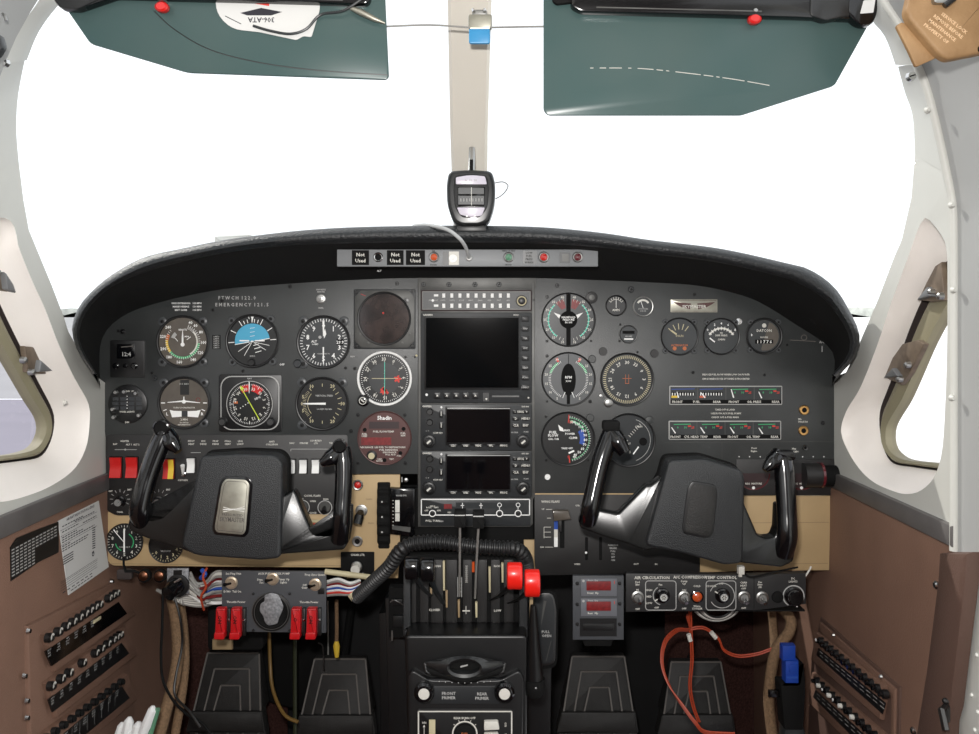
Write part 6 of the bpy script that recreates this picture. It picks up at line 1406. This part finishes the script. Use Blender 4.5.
# ================================================================== LEFT WALL BREAKERS AND PAPERS
def wf(pA,pB,pC,xw):
    """frame on a side wall: unit px-size axes u along A->B, v along A->C; height towards the cabin"""
    A,B,C_=(WX(*p,xw) for p in (pA,pB,pC)); s=.0014; u=(B-A).normalized(); nrm=Vector((1 if xw<0 else -1,0,0)); v=nrm.cross(u); 
    if (C_-A).dot(v)<0: v=-v
    return Matrix(((u.x*s,v.x*s,nrm.x*s,A.x),(u.y*s,v.y*s,nrm.y*s,A.y),(u.z*s,v.z*s,nrm.z*s,A.z),(0,0,0,1))), (B-A).length/s, (C_-A).dot(v)/s
def wquad(m, pts, xw, h0, h1, mt, bev=0):
    x=xw; sg=1 if xw<0 else -1; V=[WX(*p,xw) for p in pts]; T=Matrix(((0,0,sg,x),(1,0,0,0),(0,1,0,0),(0,0,0,1))); old=m.T; m.T=T; m.prism([(p.y,p.z) for p in V],h0,h1,mt,bev); m.T=old
XB=XL+.004
t=thing('breaker_panel','brown left wall panel with three tilted rows of circuit breakers','breaker panel',WX(60,700,XB+.004))
def pf(m):
    wquad(m,[(24,626),(112,582),(118,592),(131,700),(134,790),(28,790)],XB,-.002,.006,'vinyl',.003)
    for q in ([(40,636),(117,590),(128,615),(126,640),(36,684)],): pass
o=MB(I4); pf(o); o.build('backplate',t)
BR=[((46.7,637.7),(113.8,593.6),(44.6,651.3),(118,602),(126.4,613.6),(51,666),[0,.115,.22,.315,.405,.49,.565,.64,.715,None,.87,.94,1.0]),
    ((48.8,686),(117.6,635),(47.8,699.6),(121,643),(128.5,653.4),(52,712),[0,.12,.225,None,.41,None,.60,.69,.79,.88,.945,1.0]),
    ((44,738),(119,682),(41,752),(121,686),(129,698),(49,764),[0,.1,.2,.3,.4,.5,.6,.7,.8,.9,1.0])]
NB=['leftmost','second','third','fourth','fifth','sixth','seventh','eighth','ninth','tenth','eleventh','twelfth']
for ri,(a,b,l0,l1,l2,l3,us) in enumerate(BR):
    # tilted ledge
    o=MB(I4); wquad(o,[(a[0]-9,a[1]-3),(b[0]+3,b[1]-9),(l2[0]+5,l2[1]+1),(l3[0]-1,l3[1]+6)],XB+.004,0,.010,'vinyl',.006); ld=o.build('ledge',t)
    o=MB(I4); wquad(o,[l0,l1,l2,l3],XB+.014,-.001,.0012,'blackgloss' if ri==0 else 'black'); 
    Tm,L,H=wf(l0,l1,l3,XB+.0155); o.T=Tm
    n=9
    for k in range(n):
        if ri==0 and k>5: continue
        for r_ in range(3): o.text(('PITOT','FUEL','GEAR','LDG LT','STALL','RADIO','STROBE','FLAPS','PROP')[(k+r_)%9],L*(k+.5)/n,1.8+r_*2.6 if H>8 else 1.6+r_*1.8,1.6,.1,'dimwhite')
    if ri==0: o.box(L*.62,2,L*.72,5,0,1.5,'cream',.5)
    if ri==2:
        for k in range(10): o.line(L*(k+.6)/10.5,1,L*(k+.6)/10.5,H-1,.5,.1,'dimwhite')
    ob=o.build('label_strip',ld)
    A,B=WX(*a,XB+.014),WX(*b,XB+.014)
    for u in us:
        if u is None: 
            continue
        p=A.lerp(B,u); o=MB(Matrix.Translation(p)); k=.0062 if ri<2 else .0055
        o.tube([(-.001,0,0),(.005,0,0)],k,'black',14); o.tube([(.004,0,0),(.0075,-.0005,.001)],[k*.84,k*.82],'blackmatte' if ri==2 else 'steeldk',12)
        if ri<2:
            n_=14; V=[(.0078,k*.8*math.cos(2*math.pi*i/n_),k*.8*math.sin(2*math.pi*i/n_)+.001) for i in range(n_)]; o.add(V,[tuple(range(n_))],'offwhite'); V=[(.0080,k*.22*math.cos(2*math.pi*i/n_),k*.4*math.sin(2*math.pi*i/n_)+.001) for i in range(n_)]; o.add(V,[tuple(range(n_))],'blackmatte')
        o.build('breaker',ld)
for p in ((27.5,631),(111,581.5),(23.5,676),(26,701),(26,718)):
    o=MB(Matrix.Translation(WX(*p,XB+.004))); o.tube([(0,0,0),(.004,0,0)],[.004,.0028],'chrome',10); o.build('screw',t)
XP=XL+.0045
o=MB(I4); wquad(o,[(57.6,521),(98,500.8),(108,567),(67.9,595)],XP,0,.0012,'paper')
Tm,L,H=wf((57.6,521),(98,500.8),(67.9,595),XP+.0013); o.T=Tm
o2_=o
def pline(y,x0,x1,w=.5): o.line(L*x0,H*y,L*x1,H*y,w,.1,'ink')
o.text('AIRCRAFT RADIO STATION LICENCE',L*.55,H*.04,2.6,.1,'ink')
rows_=[(.10,.1,.6),(.12,.4,.9),(.17,.1,.5),(.19,.6,.95),(.24,.1,.45),(.27,.1,.6),(.30,.1,.9),(.35,.1,.3),(.38,.1,.75),(.41,.1,.7)]
for y,x0,x1 in rows_:
    k=x0
    while k<x1: o.line(L*k,H*y,L*min(x1,k+.05),H*y,1.0,.1,'ink'); k+=.065
for y in (.14,.215,.33,.78,.80,.83,.86,.89): pline(y,.06,.97,.35)
for k in range(10): o.line(L*.84,H*(.33+k*.03),L*.92,H*(.34+k*.03),1.1,.1,'ink')
for y in (.49,.52,.55,.58): o.line(L*.12,H*y,L*.36,H*y,1.0,.1,'ink')
o.ring(L*.86,H*.68,1.4,2.6,.12,'ink'); o.text('M3',L*.86,H*.66,3,.1,'ink')
for k in range(7): o.line(L*(.1+k*.11),H*.93,L*(.17+k*.11),H*.93,.9,.1,'ink'); o.line(L*(.3+k*.08),H*.97,L*(.36+k*.08),H*.97,.9,.1,'ink')
tag(o.build('paper_certificate'),'white printed certificate sheet stuck on the brown left wall','paper')
o=MB(I4); wquad(o,[(9.8,547.4),(16,538),(38,529),(58,521.5),(58,552.3),(38,562),(10.5,581)],XP,0,.0010,'black'); Tm,L,H=wf((9.8,547.4),(58,522),(9.8,580),XP+.0011); o.T=Tm
for k in range(9):
    for j in range(12 if k<4 else 6): o.line(L*(.03+j*.08),H*(.12+k*.1),L*(.03+j*.08+.055),H*(.12+k*.1),1.1,.1,'dimwhite')
tag(o.build('black_placard'),'black placard of white text lines on the left wall beside the certificate','placard')
# ---- right wall breakers
XQ=XR-.006
t=thing('breaker_panel','brown right wall panel with two slanted rows of black breakers','breaker panel',WX(860,700,XQ-.004))
o=MB(I4); wquad(o,[(822,617),(901.8,687),(899.7,800),(806,800),(813,660)],XQ,-.002,.003,'vinyldk',.002); wquad(o,[(823.5,622),(899.5,689),(897,800),(894,800),(895.5,696),(823,631)],XQ,.003,.006,'vinyl',.001); o.build('backplate',t)
for ri,(a,b,q) in enumerate((((822,641),(886,694),[(818.9,648),(886,703),(883,714),(816.8,655)]),((818,681),(884,742),[(816,690),(884,752),(880,764),(813.6,697)]))):
    o=MB(I4); wquad(o,[(a[0]-2,a[1]-9),(b[0]+5,b[1]-8),(q[2][0]+2,q[2][1]+6),(q[3][0]-2,q[3][1]+5)],XQ-.002,0,.008,'vinyl',.004); ld=o.build('ledge',t)
    o=MB(I4); wquad(o,q,XQ-.010,0,.001,'black'); Tm,L,H=wf(q[0],q[1],q[3],XQ-.0112); o.T=Tm
    for k in range(11):
        for r_ in range(2): o.line(L*(k+.15)/11,H*(.3+.4*r_),L*(k+.75)/11,H*(.3+.4*r_),.8,.1,'dimwhite')
    o.build('label_strip',ld)
    A,B=WX(*a,XQ-.010),WX(*b,XQ-.010)
    for k in range(12):
        p=A.lerp(B,k/11); o=MB(Matrix.Translation(p)); white=(ri==0 and k==0) or (ri==1 and k in (1,2,3,4,5,7))
        o.tube([(.002,0,0),(-.005,0,0)],.0058,'black',12); o.tube([(-.005,0,0),(-.010,0,.0005)],[.0036,.0032],'offwhite' if white and k%2 else 'blackgloss',10)
        if white: o.tube([(-.0095,-.001,.002),(-.0105,-.001,.002)],.0022,'white',8)
        o.build('breaker',ld)
for p in ((834,635),(881.5,676.5)):
    o=MB(Matrix.Translation(WX(*p,XQ-.006))); o.tube([(0,0,0),(-.003,0,0)],[.003,.002],'steel',10); o.build('screw',t)
def wallscrew(p,xw,label,r=.005,m_='chrome'):
    sg=1 if xw<0 else -1; o=MB(Matrix.Translation(WX(*p,xw))); o.tube([(-sg*.002,0,0),(sg*.002,0,0),(sg*.0035,0,0)],[r,r,r*.6],m_,14); o.tube([(sg*.0036,-r*.4,-r*.4),(sg*.0036,r*.4,r*.4)],r*.14,'blackmatte',6)
    tag(o.build('wall_screw'),label,'screw')
wallscrew((937,585),XR-.006,'chrome screw high on the brown right wall panel near its rear edge'); wallscrew((914,731),XR-.006,'chrome screw at the very bottom of the brown right wall panel'); wallscrew((946,701),XR-.012,'dull screw on the brown door post pad',.0035,'steeldk')
o=MB(Matrix.Translation(PT(911.8,76,1.0))); o.tube([(0,.004,0),(0,-.002,0)],[.0056,.0046],'chrome',16); o.tube([(-.003,-.0022,-.001),(.003,-.0022,.001)],.0008,'blackmatte',6); tag(o.build('post_screw'),'large chrome screw at the joint of the right windscreen post','screw')
o=MB(Matrix.Translation(PT(4,62,.985))); o.tube([(0,.004,0),(0,-.002,0)],[.0052,.0042],'chrome',16); o.tube([(-.003,-.0022,-.001),(.003,-.0022,.001)],.0008,'blackmatte',6); tag(o.build('post_screw'),'chrome screw at the joint of the left windscreen post','screw')
# ---- window hinges
def hinge(label,P,bolts,xw,tri):
    sg=1 if xw<0 else -1; V=[WX(*p,xw) for p in P]; c=sum(V,Vector())/len(V); t=thing('window_hinge',label,'hinge',c)
    o=MB(I4); wquad(o,P,xw,-.003,.004,'hingebrown',.0015); hp=o.build('plate',t)
    o=MB(I4); wquad(o,tri,xw+sg*.004,0,.008,'alu',.003); o.build('cover',t)
    for b in bolts:
        o=MB(Matrix.Translation(WX(*b,xw+sg*.004))); o.tube([(0,0,0),(sg*.006,0,0),(sg*.008,0,0)],[.0046,.0042,.002],'steel',12); o.build('bolt',hp)
XH=XR+.028
hinge('upper brown metal hinge on the right side window frame',[(944,262),(947,300),(935,302),(921,300),(929,283),(938,266)],[(934,292),(943,296)],XH,[(922,300),(932,287),(936,296)])
hinge('lower brown metal hinge on the right side window frame',[(920,340),(927,344),(912,374),(903,385),(887,377),(895,358),(905,344)],[(910,365),(902,379)],XH,[(888,378),(897,368),(903,376)])
XG=XL-.028
hinge('upper brown metal hinge on the left side window frame',[(-12,262),(0,268),(8,280),(12.5,295),(0,290),(-10,285)],[(-6,272)],XG,[(0,272),(8,284),(11,293),(2,289)])
hinge('lower brown metal hinge on the left side window frame',[(22,346),(32,347),(42,358),(51,374),(38,374),(25,372)],[(21,360),(29,372)],XG,[(36,360),(48,371),(34,372)])
o=MB(Matrix.Translation(WX(64,402.5,XL-.008))); o.tube([(0,0,0),(.004,0,0)],[.004,.002],'offwhite',8); tag(o.build('white_rivet'),'small white rivet on the moulding right of the left side window','rivet')
# ================================================================== COMPASS ON CENTRE POST
DC=1.20; FCm=F(DC)
def compass():
    t=thing('magnetic_compass','black rounded magnetic compass standing on the glareshield at the centre post','compass',PT(471,227,DC))
    P=[(449,171,5),(470,169.5,30),(492,171,5),(495.5,184,8),(495,205,8),(489,222,8),(480,226.5),(461,226.5),(453,222,8),(447,205,8),(446.5,184,8)]
    sub(lambda m:(m.prism(rpoly(P,6),-30,2,'padgloss',4,4)),'case',t,T=FCm)
    sub(lambda m:(m.prism(rpoly([(455,176),(470,173.5,10),(487,176),(489,190),(487.5,208),(480,218),(462,218),(455,208),(453.5,190)],4),1.5,3.6,'black',1)),'face',t,T=FCm)
    sub(lambda m:(m.prism(rpoly([(456,185),(456,178),(470,175.5,10),(485,177),(487,185)],1.5),3.6,4.6,'compwhite',.4),m.text('N  33  30',471,181,2.2,4.7,'dimwhite')),'correction_card',t,T=FCm)
    sub(lambda m:(m.prism(rpoly([(457,208),(485,208),(482,216),(472,218,6),(460,215)],1.5),3.6,4.6,'compwhite',.4),[m.disc(x,216.6,1,4.8,'white',8) for x in (467,475)]),'lower_shine_plate',t,T=FCm)  # pale plate drawn as the shine low on the compass face
    sub(lambda m:(m.prism(rr(457.5,187,485,206.5,2),3.4,4.2,'screengloss',.3),m.box(458.5,188.5,484,194.5,4.2,4.4,'dialgrey'),m.box(458.5,196.5,484,205,4.2,4.35,'sealolive' if 0 else 'dialgrey'),m.line(471.5,188,471.5,206,.5,4.5,'offwhite'),[m.line(461+k*3,199,461+k*3,202,.5,4.5,'dimwhite') for k in range(8)]),'window',t,T=FCm)
    sub(lambda m: m.tube([(471,170,-6),(471.5,155,-16),(471.5,143.5,-22)],[3.4,3.2,3],'steel',12,flat=.6),'mount_arm',t,T=FCm)
    sub(lambda m: m.box(469.6,159,473,170,-10,-2,'blackmatte',.4),'arm_slot',t,T=FCm)
    sub(lambda m: m.box(457,225,486,231,-24,-2,'black',1),'foot',t,T=FCm)
compass()
mb=MB(FCm); mb.tube(spl([Vector((495,182,-6)),Vector((503,181,-6)),Vector((508,184.5,-6)),Vector((506,190,-6)),Vector((501,195,-6)),Vector((495.5,198,-6))],6),.55,'steeldk',6); tag(mb.build('wire_loop'),'thin wire loop sticking out of the right side of the compass','wire')
# top fitting and wire across
DX=1.04; FX_=F(DX)
t=thing('mirror_bracket','silver bracket with a blue tag at the top of the centre post','bracket',PT(480,44,DX))
sub(lambda m:(m.box(468.5,15,492,30,-2,3,'brushed',1,2),m.box(472,10,487,17,-2,2,'steel',1,2),m.tube([(473,10,2),(474,13,4)],1.6,'chrome',8),m.tube([(484,10,2),(485,13,4)],1.6,'chrome',8)),'plate',t,T=FX_)
sub(lambda m: m.box(469,29,490,44,-1,2.4,'bluetag',.8,2),'blue_tag',t,T=FX_)
mb=MB(I4); mb.tube(spl([PT(386,26.5,1.0),PT(430,25,1.02),PT(470,27.5,1.03)],5),.0011,'wire_grey',6); tag(mb.build('antenna_wire'),'thin wire from the left visor to the silver bracket','wire')
mb=MB(I4); mb.tube(spl([PT(490,27.5,1.03),PT(545,26.5,.99),PT(641,26,.93)],5),.0011,'wire_grey',6); tag(mb.build('antenna_wire'),'thin wire from the silver bracket across the right visor','wire')
# ================================================================== SUN VISORS
DV=.93; FV=F(DV)
def visor(label,P,bar,clampx,knobx,right):
    cx=sum(p[0] for p in P)/len(P); t=thing('sun_visor',label,'sun visor',PT(cx,-25,DV))
    sub(lambda m: m.prism(rpoly(P,3),-1,1.6,'visor_tint',.5),'tinted_panel',t,T=FV)
    return t
v1=visor('left green tinted sun visor with a white card tucked under its black bar',[(40,-30),(91,44,4),(188,73,6),(386,80,3),(389,77),(384,-30)],None,None,None,0)
v2=visor('right green tinted sun visor with a pale scratch curving across it',[(543.5,-30),(543.5,111,4),(548,115.5,3),(741,115.5,3),(834,86,4),(874,14,2),(880,-30)],None,None,None,1)
def bar1(m):
    m.prism(rpoly([(62,-30),(64,3),(72,13,4),(88,12),(120,1),(368,8,3),(372,3),(370,-30)],3),2,12,'blackgloss',2)
    m.line(150,-2,345,4.5,1.5,12.2,'stackgrey')
sb1=sub(bar1,'support_bar',v1,T=FV)
sub(lambda m:(m.prism(rpoly([(62,-30),(58,2,4),(66,13,5),(84,14,4),(110,2),(112,-30)],3),3,13.6,'padgloss',3)),'clamp',sb1,T=FV)
def kn(x,y): return lambda m:(m.lathe(x,y+2,[(6,3),(7,6),(6.6,10),(4.6,12)],'red',20,sy=.75),m.lathe(x,y-5.5,[(4,3),(4,9),(2,13)],'steel',14,sy=.8))
sub(kn(165,8),'red_knob',sb1,T=FV)
def seamline(m):
    pts=spl([Vector((155,12,1.8)),Vector((175,30,1.8)),Vector((210,50,1.8)),Vector((260,63,1.8)),Vector((320,71,1.8)),Vector((388,75.5,1.8))],6)
    m.tube(pts,.55,'steeldk',5)
sub(seamline,'curved_edge_line',v1,T=FV)
def bar2(m):
    m.prism(rpoly([(570,-30),(570,10,4),(580,15.5,4),(790,21,3),(862,24),(866,-30)],3),2,12,'blackgloss',2); m.line(595,11.5,758,15.5,1.3,12.2,'stackgrey')
    m.prism(rpoly([(552,-30),(552,3,2),(556,6.5,2),(586,3),(590,-30)],1),2,7,'blackmatte',1)
sb2=sub(bar2,'support_bar',v2,T=FV)
sub(lambda m:(m.prism(rpoly([(806,-30),(805,20,4),(820,25,3),(848,20),(871,6),(871,-30)],3),3,13.6,'padgloss',2),m.prism(rpoly([(844,-30),(842,20,6),(853,30,7),(866,30,7),(872,18,7),(871,-30)],4),4,15,'blackgloss',3),m.box(779,0,807,3.2,12,14,'offwhite')),'clamp',sb2,T=FV)
sub(lambda m: m.prism(rpoly([(857,6),(868.5,5),(866.5,18),(853.5,19)],1),15,15.6,'paper'),'white_sticker',sb2,T=FV)
sub(kn(752,20),'red_knob',sb2,T=FV)
def scr(m):
    pts=resamp(spl([Vector((590,68.5,1.8)),Vector((640,69,1.8)),Vector((690,74,1.8)),Vector((735,80,1.8)),Vector((775,87,1.8))],6),60)
    for i in range(0,58): 
        if random.random()<.75: m.tube([pts[i],pts[i+1]],.4,'offwhite',4)
sub(scr,'scratch',v2,T=FV)
# card on left visor
t=thing('white_card','white printed card hanging upside down behind the left visor bar','card',PT(265,0,DV-.004)); 
sub(lambda m:(m.prism(rpoly([(216,-20),(217,14,10),(232,30,16),(260,33),(297,41),(304,37,2),(312,38),(320,12),(322,-20)],2),2.2,3,'paper'),m.poly([(241,14),(262,9),(283,13),(272,16.5),(248,16.5)],3.1,'ink'),m.text('306-ATA',262,21,5,3.1,'ink',rot=180),m.line(226,17,242,25,.8,3.1,'ink'),m.line(252,3,270,6,2.4,3.1,'redmatte')),'card_face',t,T=FV)
t=thing('headset_plug','thin cable ending in a silver plug hanging over the left visor','plug',PT(300,35,DV-.006))
sub(lambda m: m.tube(spl([Vector((368,1,14)),Vector((345,14,10)),Vector((322,17,7)),Vector((308,31,7)),Vector((292,36,7)),Vector((272,33,7)),Vector((255,28,7))],6),1.3,'dialgrey',8),'cable',t,T=FV)
sub(lambda m: m.tube([(352,10.5,8),(362,15,8),(376,22,8),(386,26,8)],[2.2,3.4,2.6,.8],'brushed',12),'plug_body',t,T=FV)
# ---- tan pouch upper right
t=thing('tan_leather_pouch','worn tan leather pouch with faint lettering and a metal buckle, top right corner','pouch',PT(950,60,.84)); FP=F(.84)
sub(lambda m:(m.prism(rpoly([(913,-30),(903,14,6),(906,22,4),(935,56,6),(945,62,4),(985,54,4),(1010,40),(1010,-30)],4),-4,8,'tan',4,3)),'body',t,T=FP)
def lett(m):
    for k,s in enumerate(('PROPERTY OF','MAINTENANCE','REMOVE BEFORE','SERVICE LOCK')): m.text(s,932+k*6.5-k*.5,36-k*3.4,3.4,8.1,'tanink',rot=38)
sub(lett,'lettering',t,T=FP); sub(lambda m:(m.box(927,-12,942,8,8,14,'steel',2,3),m.tube([(938,10,12),(946,4,13),(950,-4,12)],3.2,'blackgloss',10)),'buckle',t,T=FP)
sub(lambda m: m.prism(rpoly([(898,24),(905,20),(940,56),(918,66),(912,52)],3),-8,-4,'tan',1),'back_flap',t,T=FP)
sub(lambda m: m.lathe(977,51.5,[(4,8),(3,11),(0,12)],'blackgloss',12),'snap',t,T=FP)
# dark handle upper left
t=thing('door_latch_handle','dark grey latch handle at the top left corner beside the post','handle',PT(-4,60,.93)); FH=F(.93)
sub(lambda m:(m.prism(rpoly([(-30,36),(3,36),(6,48,3),(0,58,3),(-30,62)],2),-2,6,'dialgrey',2)),'grip',t,T=FH); sub(lambda m: m.tube([(3,14,0),(7,17,3),(8,22,3)],1.6,'steel',8),'spring_clip',t,T=FH)
# tissues bottom left
t=thing('crumpled_tissue_bundle','crumpled white paper roll bundle in the bottom left door pocket','paper',PT(132,745,1.2)); FTt=F(1.2)
for i,(x0,y0,x1,y1,r_) in enumerate(((116,745,122,722,4.5),(124,746,130,716,5),(133,748,140,720,5.5),(130,752,134,728,5),(141,740,155,703,4.6))):
    sub(lambda m: m.tube([(x0,y0,i*1.5),((x0+x1)/2+1.5,(y0+y1)/2,i*1.5+2),(x1,y1+4,i*1.5+1),(x1+.5,y1,i*1.5)],[r_,r_*1.12,r_*.95,r_*.35],'tissue',9),'paper_roll',t,T=FTt)
sub(lambda m: m.tube([(148,748,6),(160,706,6)],2.6,'greenlens',8),'green_edged_sheet',t,T=FTt)
# outside: pale engine cowling corner beyond the left of the glareshield
mb=MB(F(1.62)); mb.prism(rpoly([(214,236,2),(250,234),(250,262),(214,262)],2),-60,0,'alloynose',2); tag(mb.build('external_mirror'),'pale grey block seen through the windscreen over the glareshield, left of centre','fixture')

# ================================================================== groups of repeated things
GR = {'control_yoke':'control yokes','rudder_pedal':'rudder pedals','rocker_switch':'white rocker switches','master_switch':'red rocker switches','navigation_radio':'navigation radios','headset_jack':'headset jacks','trim_dial':'trim dials behind the right yoke','dimmer_knob':'dimmer knobs','cowl_flap_knob':'cowl flap knobs','primer_knob':'primer knobs','propeller_lever':'black round lever knobs','mixture_lever':'red lever knobs','throttle_lever':'throttle levers','copper_stud':'copper studs under the panel','wire_bundle':'loose wire bundles','braided_hose':'tan braided hoses','hanging_cable':'cables hanging at the left','breaker_panel':'circuit breaker panels','wall_screw':'screws on the right wall','post_screw':'windscreen post screws','window_hinge':'side window hinges','antenna_wire':'wires between visors and bracket','sun_visor':'sun visors'}
for o in list(SC.objects):
    if o.parent is None and o.get('category'):
        b = o.name.split('.')[0]
        if b in GR: o['group'] = GR[b]
for o in list(SC.objects):
    if '_loc' in o: del o['_loc']
